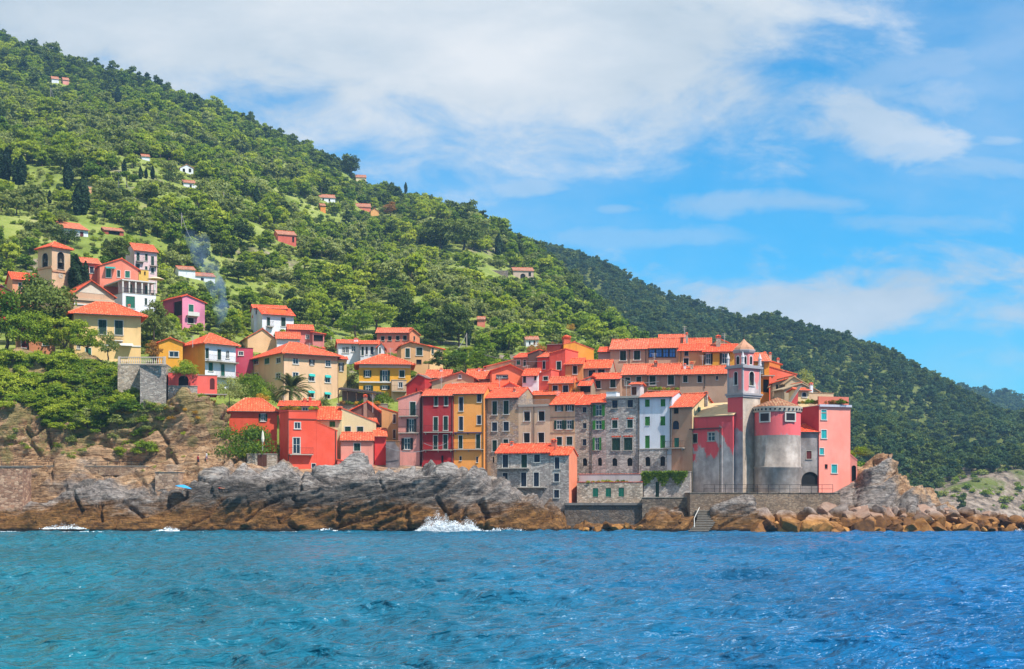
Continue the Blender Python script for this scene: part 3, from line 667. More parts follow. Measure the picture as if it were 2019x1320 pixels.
            m.build('terrace_floor', flat((188, 160, 140), 0.7, name='terrace_floor'), s.root); c = MB(); o = 0.07; b = 0.24
            c.box((-o, -o, h), (w + 2 * o, 0, 0), (0, b + o, 0), (0, 0, .09)); c.box((-o, d - b, h), (w + 2 * o, 0, 0), (0, b + o, 0), (0, 0, .09))
            c.box((-o, b, h), (b + o, 0, 0), (0, d - 2 * b, 0), (0, 0, .09)); c.box((w - b, b, h), (b + o, 0, 0), (0, d - 2 * b, 0), (0, 0, .09))
            i = MB(); i.box((b, b, h - p), (w - 2 * b, 0, 0), (0, .01, 0), (0, 0, p)); 
            s.top = h; s.roofobj = c.build('coping', mat or STONE, s.root); return
        s.roofobj = m.build('roof', mt, s.root)
        if kind in ('gx', 'gy', 'hip'):     # ridge tiles
            r = MB(); n = {'gx': [(( -os, s.rv if kind == 'gx' else 0, s.top), (w + os, s.rv if kind == 'gx' else 0, s.top))] if kind == 'gx' else [], 'gy': [((s.ax, -os, s.top), (s.ax, d + os, s.top))] if kind == 'gy' else [],
                           'hip': [(T[4], T[5])] if kind == 'hip' and len(T) > 5 else []}[kind]
            if kind == 'hip':
                n += [(T[0], T[4]), (T[1], T[-1]), (T[2], T[-1])]
            for p, q in n: r.tube(Vector(p) + Vector((0, 0, .02)), Vector(q) + Vector((0, 0, .02)), 0.12, 0.12, 6)
            if r.f: r.build('ridge_tile', tiles('x', (226, 120, 84), 1.0, 0.2), s.roofobj)
    def chimney(s, x, y0, y1, v=None, wpx=10, mat=None, cap=True):
        """chimney at picture column x, from row y1 up to row y0, standing v metres behind the front"""
        v = s.d * 0.4 if v is None else v; Yp = s.Y0 + v * s.ca; k = (s.X(x) - CX) / F
        a = (k * (s.Y0 + v * s.ca) - (s.X0 - v * s.sa)) / (s.ca - k * s.sa)
        zb, zt = s.lz(y1, v, a), s.lz(y0, v, a); ww = max(0.4, wpx / s.zs * Yp / F); m = MB()
        m.box((a - ww / 2, v - ww / 2, zb - 1.0), (ww, 0, 0), (0, ww, 0), (0, 0, zt - zb + 0.75))
        if cap:
            m.box((a - ww * .62, v - ww * .62, zt - .25), (ww * 1.24, 0, 0), (0, ww * 1.24, 0), (0, 0, .08), 1)
            for i in (-1, 1):
                for j in (-1, 1): m.box((a + i * ww * .38 - .06, v + j * ww * .38 - .06, zt - .17), (.12, 0, 0), (0, .12, 0), (0, 0, .14))
            m.slab([(a - ww * .62, v - ww * .62, zt + .05), (a + ww * .62, v - ww * .62, zt + .05), (a + ww * .62, v + ww * .62, zt + .05), (a - ww * .62, v + ww * .62, zt + .05), (a, v, zt + .05 + ww * .3)], [[0, 1, 4], [1, 2, 4], [2, 3, 4], [3, 0, 4]], .08, 1)
        return m.build('chimney', [mat or plaster((215, 190, 165)), tiles('x')], s.roofobj)
    def balcony(s, x0, x1, ys, out=0.9, rail=1.0, face=None, mat=None, solid=False):
        f = face or s.FR; a0, z = s.sz(f, x0, ys); a1, _ = s.sz(f, x1, ys)
        if a1 < a0: a0, a1 = a1, a0
        m = MB(); m.box(f.at(a0, z - .14, 0.001), f.u * (a1 - a0), f.n * out, Vector((0, 0, .14)))
        nb = max(2, int((a1 - a0) / 2.2) + 1)
        for i in range(nb): q = a0 + .25 + (a1 - a0 - .6) * i / (nb - 1); m.box(f.at(q, z - .42, 0.001), f.u * .1, f.n * out * .6, Vector((0, 0, .28)))
        b = m.build('balcony', mat or STONE, s.root)
        if rail:
            r = MB(); T = .035; U, N, up = f.u, f.n, Vector((0, 0, 1))
            if solid: r.box(f.at(a0, z, out - .1), U * (a1 - a0), N * .1, up * rail)
            else:
                for zz in (z + rail, z + .1): r.box(f.at(a0, zz, out - .06), U * (a1 - a0), N * T, up * T); r.box(f.at(a0, zz + .001, 0.05), U * T, N * (out - .11), up * T); r.box(f.at(a1 - T, zz + .001, 0.05), U * T, N * (out - .11), up * T)
                n = int((a1 - a0) / .16) + 1
                for i in range(n): r.box(f.at(a0 + (a1 - a0 - .02) * i / (n - 1), z, out - .05), U * .016, N * .016, up * rail)
            r.build('railing', mat or IRON if solid else IRON, b)
        return b
    def pipe(s, x, y0, y1, face=None, r=0.06):
        f = face or s.FR; a, z1 = s.sz(f, x, y0); _, z0 = s.sz(f, x, y1); m = MB()
        m.tube(f.at(a, z0, .09), f.at(a, z1, .09), r, r, 6); return m.build('downpipe', PIPE, s.root)
    def band(s, x0, x1, y, h=0.25, out=0.08, mat=None, face=None, name='cornice'):
        f = face or s.FR; a0, z = s.sz(f, x0, y); a1, _ = s.sz(f, x1, y)
        if a1 < a0: a0, a1 = a1, a0
        m = MB(); m.box(f.at(a0, z - h / 2, 0.001), f.u * (a1 - a0), f.n * out, Vector((0, 0, h))); return m.build(name, mat or WHITE, s.root)
def house(name, label, zone, x0, x1, yt, yb, Y, yaw, wall, roof, wins=(), rwins=(), lwins=(), side=None, rm=None, oh=0.45, os=0.3, gutter=True, **kw):
    h = House(name, label, zone, x0, x1, yt, yb, Y, yaw, wall, **kw)
    h.walls(roof, wins, rwins, lwins, side); h.roof(roof, rm, oh, os)
    if gutter and roof[0] in ('gx', 'hip'):
        g = MB(); sl = (h.rz - h.h) / h.rv if roof[0] == 'gx' else 0.13 / oh
        g.tube((-0.1, -oh - .05, h.h - oh * sl + .04), (h.w + .1, -oh - .05, h.h - oh * sl + .04), .07, .07, 6); g.build('gutter', PIPE, h.roofobj)
    return h
# ------------------------------------------------------------------ colours of the village
ORANGE = plaster((238, 158, 62)); OCHRE = plaster((236, 176, 62)); YELLOW = plaster((244, 200, 128), 0.3); CREAM = plaster((246, 220, 170), 0.35)
CORAL = plaster((238, 96, 76), 0.45, 0.8, (150, 60, 50)); CRIMSON = plaster((176, 36, 40), 0.4, 0.8, (110, 30, 34)); REDORANGE = plaster((228, 84, 50), 0.4, 0.8, (150, 60, 40))
SALMON = plaster((242, 140, 112), 0.4); PINK = plaster((246, 162, 146), 0.5); ROSE = plaster((226, 110, 140), 0.3); MAGENTA = plaster((206, 72, 96), 0.3)
TAN = plaster((208, 170, 140), 0.75); BEIGE = plaster((244, 200, 158), 0.35); WHITEW = plaster((236, 234, 236), 0.25, 0.8); COOLW = plaster((226, 224, 228), 0.45, 0.82)
GREYW = plaster((188, 178, 172), 0.75); DKTAN = plaster((176, 146, 118), 0.85); BROWN = plaster((112, 82, 70), 0.9, 0.7, (60, 50, 48)); RUSTY = plaster((196, 150, 120), 0.9, 0.72, (190, 88, 60))
STONE_A = masonry((152, 138, 128), (214, 198, 182), (178, 152, 130), 3.0, .95, render=0.15, rc=(206, 180, 150)); STONE_B = masonry((150, 136, 126), (206, 188, 172), (176, 146, 122), 3.0, .92, render=0.3, rc=(206, 172, 136))
STONE_G = masonry((146, 138, 134), (208, 200, 192), (168, 154, 146), 3.2, .98); STONE_P = masonry((156, 142, 138), (208, 190, 184), (182, 150, 136), 3.4, .95)
STONE_W = masonry((158, 146, 132), (226, 212, 194), (186, 162, 138), 2.6, 0.85)
def row(px, p0=957.0, Y0=231.0, yaw=-20.0):
    a = R(yaw); X0 = (p0 - CX) * Y0 / F; k = (px - CX) / F; t = (k * Y0 - X0) / (math.cos(a) - k * math.sin(a)); return Y0 + t * math.sin(a)
RY = -20.0

# ================================================================== the front row of tall houses
h = house('row_house', 'tall narrow pink house with three stacked balcony doors left of the crimson house', 'Z6', 862, 1112, 118, 960, 232, -6, PINK, ('sx', 160, 75),
          [(1000, 195, 1065, 355, 'dg'), (960, 395, 1075, 550, 'ox'), (900, 620, 1035, 752, 'ox')], depth=7, os=.15, oh=.25)
h.balcony(875, 1100, 360, .7); h.balcony(868, 1105, 556, .7); h.pipe(1128, 90, 860)
h = house('row_house', 'deep crimson tall house with narrow green shuttered windows', 'Z6', 1140, 1510, 122, 960, 231, -6, CRIMSON, ('gx', 60),
          [(1285, 125, 1325, 242, 'dg'), (1403, 120, 1443, 238, 'dg'), (1275, 372, 1326, 532, 'dg'), (1392, 364, 1443, 527, 'dg'), (1275, 588, 1323, 750, 'dg'), (1390, 580, 1440, 744, 'dg'), (1366, 822, 1392, 908, 'dk', 'n')], depth=7, os=.1)
h.balcony(1165, 1500, 548, .6); h.balcony(1165, 1500, 756, .6); h.pipe(1496, 125, 950); h.pipe(1150, 125, 900)
h = house('row_house', 'orange tall house with black narrow shutters beside the crimson one', 'Z6', 1512, 1868, 98, 1090, 230.6, -8, plaster((250, 160, 74), .3, .85), ('gx', 25),
          [(1575, 140, 1622, 302, 'bl'), (1788, 95, 1834, 197, 'bl'), (1574, 368, 1620, 527, 'bl'), (1786, 354, 1832, 457, 'bl'), (1570, 588, 1615, 740, 'dg'), (1774, 575, 1822, 740, 'dg'), (1776, 838, 1797, 902, 'bl'), (1580, 832, 1604, 880, 'dk')], depth=8, os=.1)
h.balcony(1517, 1842, 552, .35, 0, mat=flat((70, 66, 110), .8, name='slab_paint')); h.balcony(1512, 1862, 750, .6); h.pipe(1856, 100, 1040)
h = house('row_house', 'tall rubble stone house with dark narrow shutters right of the orange house', 'Z8', 66, 340, 183, 880, row, RY, STONE_B, ('gx', 112),
          [(127, 212, 165, 323, 'dg'), (218, 208, 260, 319, 'dg'), (124, 384, 166, 456, 'bl'), (217, 380, 261, 455, 'bl'), (126, 530, 164, 622, 'dg'), (216, 522, 256, 566, 'dg'), (129, 665, 142, 712, 'dk', 'n')], depth=9, os=.1)
h.chimney(308, 112, 170, 2.5, 12); h.pipe(84, 185, 860)
h = house('row_house', 'grey and ochre plastered house with railed roof terrace in the row', 'Z8', 340, 596, 246, 800, row, RY, plaster((222, 190, 154), .7, .8), ('flat', .9),
          [(384, 294, 433, 374, 'dk'), (502, 291, 551, 373, 'dk'), (382, 471, 431, 549, 'dk'), (500, 468, 549, 549, 'dk'), (384, 640, 430, 700, 'dk')], depth=7)
h.pipe(466, 250, 800); h.band(342, 594, 251, .35, .22, STONE)
rr = MB()
for q in range(30): rr.box((.15 + q * (h.w - .3) / 29, .1, h.h + .09), (.03, 0, 0), (0, .03, 0), (0, 0, .8))
rr.box((.1, .1, h.h + .89), (h.w - .2, 0, 0), (0, .05, 0), (0, 0, .05)); rr.build('railing', flat((190, 180, 172), .8, name='pale_railing'), h.root)
h = house('row_house', 'tan plastered house with paired open dark shutters and white window frames', 'Z8', 597, 800, 236, 820, row, RY, plaster((226, 184, 142), .6, .8), ('gx', 152),
          [(638, 238, 703, 294, 'op'), (722, 235, 792, 293, 'op'), (630, 369, 712, 441, 'op'), (714, 369, 791, 440, 'op'), (651, 503, 693, 570, 'dg'), (730, 500, 778, 569, 'dg'), (650, 640, 690, 700, 'dg')], depth=9, os=.05)
h.band(600, 798, 345, .18, .05, DKTAN); h.band(600, 798, 470, .18, .05, DKTAN)
h = house('row_house', 'narrow rubble stone house with one column of small windows and an arched opening', 'Z8', 801, 938, 240, 880, row, RY, STONE_A, ('gx', 172),
          [(862, 262, 892, 304, 'bl', 's'), (864, 390, 893, 433, 'bl', 's'), (861, 521, 892, 573, 'bl', 's'), (862, 676, 898, 739, 'adk', 'n')], depth=9, os=.05)
h.pipe(934, 240, 870); h.band(801, 818, 300, 1, .03, YELLOW) if False else None
h = house('row_house', 'stone house with wide open bright green shutters stacked on three floors', 'Z8', 939, 1053, 222, 880, row, RY, STONE_P, ('gx', 160),
          [(945, 240, 1042, 333, 'oy', 's'), (944, 368, 1042, 443, 'oy', 's'), (944, 508, 1014, 611, 'oy', 's'), (985, 672, 1018, 738, 'adk', 'n')], depth=9, os=.05)
h = house('row_house', 'grey stone house with flat roof terrace and brick lintels over green shutters', 'Y2', 66, 356, 104, 790, row, RY, STONE_G, ('flat', .3),
          [(119, 128, 166, 198, 'bl', 's'), (252, 125, 299, 193, 'bl', 's'), (118, 303, 166, 373, 'dg'), (249, 298, 298, 371, 'dg'), (117, 458, 188, 566, 'dg', 's'), (221, 455, 293, 564, 'dg', 's'), (119, 632, 163, 701, 'adk', 'n'), (249, 630, 294, 701, 'adk', 'n')], depth=8)
for a, b_, y in ((112, 172, 293), (244, 305, 288), (112, 194, 446), (216, 300, 443)): h.band(a, b_, y, .2, .05, tiles('x'), name='brick_lintel')
h.band(66, 356, 108, .3, .3, STONE)
h.pipe(349, 110, 750)
h = house('row_house', 'pale bluish white house with bright green shutters in the row', 'Y2', 357, 640, 103, 558, row, RY, COOLW, ('gx', 62),
          [(404, 123, 444, 187, 'gg', 'n'), (540, 120, 579, 185, 'gg', 'n'), (403, 272, 446, 351, 'gg', 'n'), (537, 269, 579, 350, 'gg', 'n'), (404, 437, 444, 546, 'gg', 'n'), (535, 434, 578, 546, 'gg', 'n')], depth=9, os=.1, bury=14)
h.pipe(623, 105, 540)
h = house('rubble_basement', 'rubble stone base with dark arched openings under the pale white house', 'Y2', 350, 590, 556, 770, lambda p: row(p) - .35, RY, STONE_G, ('flat', .05),
          [(406, 620, 449, 701, 'adk', 'n'), (536, 616, 582, 701, 'adk', 'n')], depth=2, cat='basement')
h = house('row_house', 'rusty stained house with low red roof at the right end of the row', 'Y2', 634, 812, 190, 760, lambda p: row(p) - .3, -30, RUSTY, ('gx', 78),
          [(652, 198, 694, 248, 'dk', 'n'), (645, 307, 698, 383, 'abl', 'n'), (656, 456, 699, 538, 'tg', 'n')], rwins=[(862, 192, 884, 240, 'tg', 'n')], side=plaster((246, 214, 160), .8), x2=1030, oh=.3)
h.chimney(935, 62, 150, 5, 22, STONE_G); h.pipe(628, 195, 540)
h.balcony(584, 752, 545, 1.0)
h = house('garage', 'small white rendered shed under the balcony of the rusty stained house', 'Y2', 578, 757, 604, 752, 220.6, -20, plaster((226, 214, 210), .3), ('flat', .2), depth=4, cat='shed')
# roof terraces standing on the flat roofed stone house
h = house('roof_hut', 'small white stair hut on the flat roof terrace of the grey stone house', 'Y1', 384, 492, 712, 850, 226, -20, plaster((226, 210, 205), .4), ('gx', 702), [(392, 738, 450, 836, 'br', 'n')], depth=2.4, bury=1, cat='roof hut')
h = house('roof_parapet', 'white parapet wall standing at the left end of the flat roof', 'Y1', 92, 212, 800, 850, 224.5, -20, WHITEW, ('flat', .1), depth=2, bury=.6, cat='parapet')

# ================================================================== low stone house and annex by the water
FY = 220.0
h = house('stone_house', 'low grey stone house with pink gable end and two roof heights behind the shore rock', 'Z8', 165, 592, 627, 1075, 220.6, -16, STONE_G, ('gx', 566),
          [(211, 648, 256, 753, 'bl'), (362, 647, 409, 753, 'dg'), (467, 647, 514, 709, 'bl'), (211, 795, 252, 873, 'bl'), (361, 792, 404, 906, 'bl'), (464, 792, 506, 906, 'bl')], depth=6, bury=3, gutter=False)
h.balcony(172, 432, 757, .8, 0); h.balcony(292, 570, 912, .8, 0); h.chimney(628, 528, 580, 2.0, 36, plaster((214, 120, 96))); h.chimney(285, 545, 575, 2.4, 20, STONE)
Yr = h.Y0 + (h.w + .01) * h.sa
h2 = House('stone_house_wing', 'right wing of the low stone house with bright salmon side wall', 'Z8', 594, 750, 648, 1090, Yr, -16, STONE_G, x2=817, bury=3)
h2.walls(('gx', 594, .5), [(634, 668, 673, 763, 'bl'), (629, 799, 670, 867, 'bl'), (629, 934, 670, 998, 'bl')], (), (), plaster((250, 150, 112), .35)); h2.roof(('gx',), None, .3, .15)
h = house('stone_annex', 'low stone annex with three blue green shutters above the dark sea wall', 'Z8', 816, 1350, 872, 1048, 218.5, -8, STONE_W, ('flat', .05),
          [(944, 919, 988, 990, 'tg', 'n'), (1049, 919, 1093, 990, 'tg', 'n'), (1154, 917, 1198, 988, 'tg', 'n')], depth=6, bury=1, cat='annex', rm=tiles('x'))
h = house('terrace_wall', 'pale rendered parapet with tiled top above the stone annex', 'Z8', 832, 1340, 806, 880, 222.5, -12, plaster((196, 188, 190), .5), ('flat', .05), depth=1.2, bury=1, cat='parapet wall', rm=tiles('x', (220, 110, 86)))
h = house('sea_wall', 'dark weathered concrete sea wall below the stone annex', 'Z8', 715, 1345, 1044, 1200, 216.4, -4, masonry((110, 98, 90), (158, 144, 130), (130, 112, 98), 1.8, .75, render=.4, rc=(120, 112, 106)), ('flat', .05), depth=6, bury=3, cat='sea wall', rm=CONC)
h.band(715, 1345, 1049, .35, .3, CONC)
h = house('garden_wall', 'stone terrace wall hung with green ivy left of the red church', 'Y2', 392, 792, 752, 1000, 217.5, -14, STONE_G, ('flat', .1), [(496, 838, 526, 975, 'dg', 'n')], depth=5, bury=4, cat='terrace wall')
h = house('quay_wall', 'rough stone footing wall below the ivy hung terrace wall', 'Y2', 380, 850, 975, 1110, 214.8, -8, masonry((110, 100, 92), (176, 160, 142), (134, 116, 98), 2.2), ('flat', .1), depth=4, bury=4, cat='footing wall')
h = house('promenade_wall', 'long rubble retaining wall under the church railing', 'Y4', 205, 1700, 872, 1040, 210.4, 1.0, masonry((136, 118, 104), (190, 168, 144), (164, 132, 104), 3.4), ('flat', .05), depth=9, bury=4, cat='retaining wall', rm=masonry((150, 130, 112), (190, 170, 150), (160, 140, 120), 1.2))

# ================================================================== the church on the point
REDP = patchy((238, 92, 96), (190, 178, 172), 9.0, 19.0, .42); REDP2 = patchy((238, 96, 100), (178, 172, 172), 10.0, 22.0, .42, off=40.0)
GREYP = patchy((232, 110, 108), (196, 176, 156), 10.0, 40.0, .80, off=80.0); BELL = patchy((240, 140, 136), (202, 184, 178), 20.0, 34.0, .36, off=20.0)
church = House('seaside_church', 'pink and grey seaside church with octagonal bell tower and round apse on the point', 'Y4', 165, 522, 235, 880, 219.5, -44, REDP, cat='church', bury=3, depth=11)
church.walls(('flat',), [(218, 282, 276, 372, 'dk', 's'), (382, 264, 452, 355, 'gl', 's')]); church.pipe(505, 240, 870); church.pipe(168, 260, 650)
m = MB(); m.box((-.15, -.35, church.h), (church.w + .15, 0, 0), (0, .9, 0), (0, 0, .14)); m.build('ledge', flat((96, 84, 80), .7, name='ledge_stone'), church.root)
m = MB(); m.box((0, .5, church.h + .14), (church.w + 1.6, 0, 0), (0, 10, 0), (0, 0, 1.9)); m.build('upper_wall', REDP, church.root)
m = MB(); m.slab([(-.2, .3, church.h + 2.04), (church.w + 1.8, .3, church.h + 2.04), (church.w + 1.8, 6, church.h + 4.4), (-.2, 6, church.h + 4.4), (church.w + 1.8, 11, church.h + 2.0), (-.2, 11, church.h + 2.0)], [[0, 1, 2, 3], [3, 2, 4, 5]], .15); m.build('nave_roof', plaster((236, 200, 150), .6), church.root)
def church_part(o): # hang a separately placed piece on the church, keeping its place
    bpy.context.view_layer.update(); mw = o.matrix_world.copy(); o.parent = church.root; o.matrix_parent_inverse = church.root.matrix_world.inverted(); return o
def merge_house(hh):
    """turn a helper house into parts of the church"""
    for ch in list(hh.root.children):
        ch.parent = church.root; ch.matrix_parent_inverse = Matrix.Identity(4)
        ch.matrix_local = (Matrix.Translation(church.root.location) @ Matrix.Rotation(church.yaw, 4, 'Z')).inverted() @ Matrix.Translation(hh.root.location) @ Matrix.Rotation(hh.yaw, 4, 'Z')
    bpy.data.objects.remove(hh.root)
# pilaster between nave and tower
hp = House('p', 'x', 'Y4', 518, 632, 160, 880, 215.0, -30, REDP, depth=4); hp.walls(('flat',), name='pilaster'); merge_house(hp)
# tower: its near corner stands between the shaded left face and the sunlit right face
TY = 213.4
ht = House('p', 'x', 'Y3', 388, 594, 836, 1960, TY, 40, GREYP, xl=208, bury=3); ht.walls(('flat',), mat_side=REDP2, name='tower_shaft')
TL = (ht.w, ht.d, ht.h, Vector((ht.X0, ht.Y0, ht.base)), ht.yaw); merge_house(ht)
hb = House('p', 'x', 'Y3', 388, 594, 520, 836, TY, 40, BELL, xl=208, bury=0.0)
hb.walls(('flat',), [(464, 560, 520, 722, 'adk')], (), [(284, 560, 324, 718, 'adk')], name='belfry')
bw, bd, bh = hb.w, hb.d, hb.h
for nm, z, o, t in (('cornice', bh - .02, .32, .3), ('cornice', bh + .28, .16, .18), ('base_moulding', -.05, .3, .3), ('base_moulding', -.35, .16, .3)):
    m = MB(); m.box((-o, -o, z), (bw + 2 * o, 0, 0), (0, bd + 2 * o, 0), (0, 0, t)); m.build(nm, flat((184, 176, 176), .7, name='tower_trim'), hb.root)
for x, y in ((0, 0), (bw, 0), (0, bd)):
    m = MB()
    for (a, b_) in ((1, 0), (0, 1)):
        pass
    m.box((x - .2 if x else -.05, y - .2 if y else -.05, .25), (.25, 0, 0), (0, .25, 0), (0, 0, bh - .28)); m.build('corner_pilaster', flat((196, 188, 188), .7, name='tower_trim2'), hb.root)
# octagonal drum, dome, pinnacles and cross
cx, cy, z0 = bw / 2, bd / 2, bh + .46; r8 = min(bw, bd) * .50; dz = lambda y: hb.lz(y, bd / 2, bw / 2)
zt = dz(345); m = MB(); m.lathe([(r8, z0), (r8, zt)], 8, (cx, cy), R(22.5), R(382.5)); m.build('drum', BELL, hb.root)
m = MB(); zc = dz(320); m.lathe([(r8 * .9, zt - .1), (r8 * 1.12, zt + .02), (r8 * 1.2, zc), (r8 * 1.2, zc + .16), (r8 * .8, zc + .3)], 8, (cx, cy), R(22.5), R(382.5)); m.build('drum_cornice', flat((204, 180, 172), .75, name='tower_trim3'), hb.root)
ztop = dz(172); H_ = ztop - zc - .3
m = MB(); m.lathe([(r8 * 1.12, zc + .15), (r8 * 1.02, zc + .3 + H_ * .12), (r8 * .78, zc + .3 + H_ * .34), (r8 * .44, zc + .3 + H_ * .58), (r8 * .2, zc + .3 + H_ * .8), (.05, ztop)], 8, (cx, cy), R(22.5), R(382.5)); m.build('dome', plaster((206, 150, 118), .8, .75, (120, 90, 70)), hb.root)
m = MB(); m.tube((cx, cy, ztop - .1), (cx, cy, ztop + 1.25), .05, .04, 6); m.box((cx - .3, cy - .03, ztop + .75), (.6, 0, 0), (0, .06, 0), (0, 0, .07)); m.lathe([(.01, ztop - .05), (.16, ztop + .08), (.01, ztop + .22)], 8, (cx, cy)); m.build('cross', IRON, hb.root)
for x, y in ((.05, .05), (bw - .05, .05), (.05, bd - .05), (bw - .05, bd - .05)):
    m = MB(); zz = z0; m.lathe([(.30, zz), (.30, zz + .25), (.24, zz + .3), (.24, zz + 1.0), (.32, zz + 1.05), (.30, zz + 1.15), (.17, zz + 1.5), (.03, zz + 1.95)], 8, (x, y)); m.build('pinnacle', flat((222, 210, 208), .8, name='pinnacle_stone'), hb.root)
for k in range(8):     # drum windows
    a = R(k * 45); d = Vector((math.cos(a), math.sin(a), 0)); u = Vector((-d.y, d.x, 0)); rr8 = r8 * math.cos(R(22.5))
    m = MB(); o = Vector((cx, cy, z0 + .15)) + d * (rr8 + .01)
    n = 10; arc = [o + u * (.27 * math.cos(q)) + Vector((0, 0, .95 + .27 * math.sin(q))) for q in [math.pi * i / n for i in range(n + 1)]]
    m.poly([o - u * .27, o + u * .27] + arc); arc2 = [o - d * .006 + (p - o - Vector((0, 0, .6))) * 1.28 + Vector((0, 0, .6)) for p in [o - u * .27, o + u * .27] + arc]
    m.poly(arc2, 1); m.build('drum_window', [DARK, WHITE], hb.root)
m = MB(); m.lathe([(.04, bh * .62), (.1, bh * .6), (.2, bh * .45), (.27, bh * .36), (.36, bh * .3)], 14, (bw * .5, -.02 + .35)); m.build('bell', flat((90, 84, 60), .8, .4, 'bell_bronze'), hb.root)
merge_house(hb)
# round apse
ac = P(1533, HY, 214.6); ra = 45.0 * 214.6 / F; za = lambda py: zpy(py, 211.4)
m = MB(); SEG = 40
zz = [za(1010), za(925), za(922.5), za(920.5), za(919), za(858), za(812)]
m.lathe([(ra * 1.03, zz[0]), (ra * 1.02, zz[1]), (ra * 1.06, zz[2]), (ra * 1.06, zz[3]), (ra, zz[4]), (ra, zz[5])], SEG, (ac.x, ac.y), mi=0); m.lathe([(ra, zz[5]), (ra, zz[6])], SEG, (ac.x, ac.y), mi=1)
APSE_G = patchy((236, 92, 96), (178, 162, 150), 8.0, 30.0, .62, off=12.0); APSE_R = patchy((252, 112, 112), (184, 178, 184), 10.0, 24.0, .36, off=63.0)
church_part(m.build('apse_wall', [APSE_G, APSE_R], None, True))
m = MB(); zc0, zc1, zap = za(812), za(801), zpy(784, 214.6); m.lathe([(ra * .99, zc0), (ra * 1.05, zc0 + .05), (ra * 1.08, zc1 - .15), (ra * 1.08, zc1), (ra * .95, zc1 + .02)], SEG, (ac.x, ac.y)); cc = church_part(m.build('apse_cornice', flat((210, 188, 166), .8, name='apse_cornice'), None))
for k in range(16):
    a = R(180 + 8 + k * 11); d = Vector((math.cos(a), math.sin(a), 0)); o = Vector((ac.x, ac.y, (zc0 + zc1) / 2 - .02)) + d * (ra * 1.07)
    m = MB(); u = Vector((-d.y, d.x, 0)); m.box(o - u * .13 - Vector((0, 0, .14)), u * .26, d * .05, Vector((0, 0, .28))); church_part(m.build('cornice_hole', DARK, None))
m = MB(); m.lathe([(ra * 1.07, zc1 - .02), (ra * 1.05, zc1 + .1), (.05, max(zap, zc1 + 1.4))], 10, (ac.x, ac.y)); church_part(m.build('apse_roof', tiles('x', (176, 118, 86), .8, .9), None))
for (x0, x1, y0, y1) in ((888, 955, 62, 166), (1115, 1202, 64, 162)):
    pa, pb = 1320 + x0 / 5.0475, 1320 + x1 / 5.0475; ca_ = ((pa + pb) / 2 - 1533) / 45.0; th = math.asin(max(-1, min(1, ca_))) - math.pi / 2
    d = Vector((math.cos(th), math.sin(th), 0)); u = Vector((-d.y, d.x, 0)); wd = .95; z0_, z1_ = za(800 + y1 / 5.0475), za(800 + y0 / 5.0475); o = Vector((ac.x, ac.y, 0)) + d * (ra + .04); o.z = z0_
    m = MB(); t = .2; hh = z1_ - z0_; up = Vector((0, 0, 1))
    m.box(o - u * wd, u * t, d * .12, up * hh); m.box(o + u * (wd - t), u * t, d * .12, up * hh); m.box(o - u * (wd - t), u * (2 * wd - 2 * t), d * .12, up * t); m.box(o - u * (wd - t) + up * (hh - t), u * (2 * wd - 2 * t), d * .12, up * t)
    w_ = church_part(m.build('apse_window', flat((216, 204, 190), .8, name='apse_frame'), None)); m = MB(); m.box(o - u * (wd - t) + up * t - d * .02, u * (2 * wd - 2 * t), d * .04, up * (hh - 2 * t)); p_ = m.build('pane', flat((58, 40, 40), .6, .4, 'old_pane'), None); p_.parent = w_
m = MB(); q = P(1453, 887.5, 213.4); 
BOXES.append((1350, 700, 1580, 970, 216))

# grey house between the apse and the pink house, and the pink house itself
h = house('linking_house', 'small grey plaster house with little red roof squeezed between apse and pink house', 'Y4', 1292, 1492, 262, 880, 217.5, 4, patchy((206, 96, 84), (160, 150, 144), 9, 20, .68, off=5), ('gx', 198), [(1364, 452, 1413, 531, 'rd', 's'), (1312, 660, 1488, 800, 'adk', 'n')], depth=7, bury=2, oh=.3, os=0)
h.chimney(1412, 178, 235, 3, 24)
PINKB = plaster((254, 150, 130), .25, .88, (190, 90, 84))
h = House('pink_sea_house', 'tall pink house with turquoise shutters at the tip of the point', 'Y4', 1488, 1800, 5, 790, 217.5, 18, PINKB, xl=1288, bury=3)
h.walls(('flat',), [(1511, 45, 1562, 140, 'tq'), (1512, 244, 1563, 326, 'tq'), (1495, 424, 1536, 487, 'tq'), (1613, 588, 1667, 671, 'tq'), (1545, 585, 1575, 630, 'dk', 'n')], (), (), plaster((206, 70, 74), .3, .8, (150, 60, 60)))  # left side gets a deeper red, its shade put into the plaster colour
h.roof(('flat', 1.0), plaster((236, 220, 214), .3)); h.band(1486, 1806, 0, .35, .3, flat((206, 204, 212), .8, name='cornice_paint'))
m = MB(); m.box((.1, .3, h.h + .1), (h.w - .2, 0, 0), (0, .3, 0), (0, 0, 1.35)); m.build('parapet', plaster((238, 130, 104), .5), h.root)
ph = h
def box_house(*a, **k): return house(*a, **k)
h = box_house('roof_room', 'cream roof room with arched blue window on the pink sea house terrace', 'Y3', 1042, 1168, 782, 860, 223.5, 18, plaster((244, 216, 160), .5), ('gx', 765), [(1088, 805, 1140, 858, 'abl')], depth=3, bury=2, cat='roof room')
h.chimney(1195, 700, 800, 2, 34, WHITEW)
h = box_house('roof_terrace_wall', 'low cream terrace wall with tiled top behind the plants on the pink house', 'Y3', 1168, 1460, 815, 870, 225, 18, plaster((226, 190, 150), .6), ('flat', .1), depth=2, bury=3, cat='terrace wall', rm=tiles('x', (200, 150, 110)))
h = box_house('stair_wall', 'red sloping stair wall rising to the roof room on the point', 'Y3', 930, 1042, 868, 990, 221.5, 6, plaster((214, 84, 80), .4, .8, (120, 60, 60)), ('sx', 955, 785), depth=1.2, bury=3, cat='stair wall', rm=STONE)

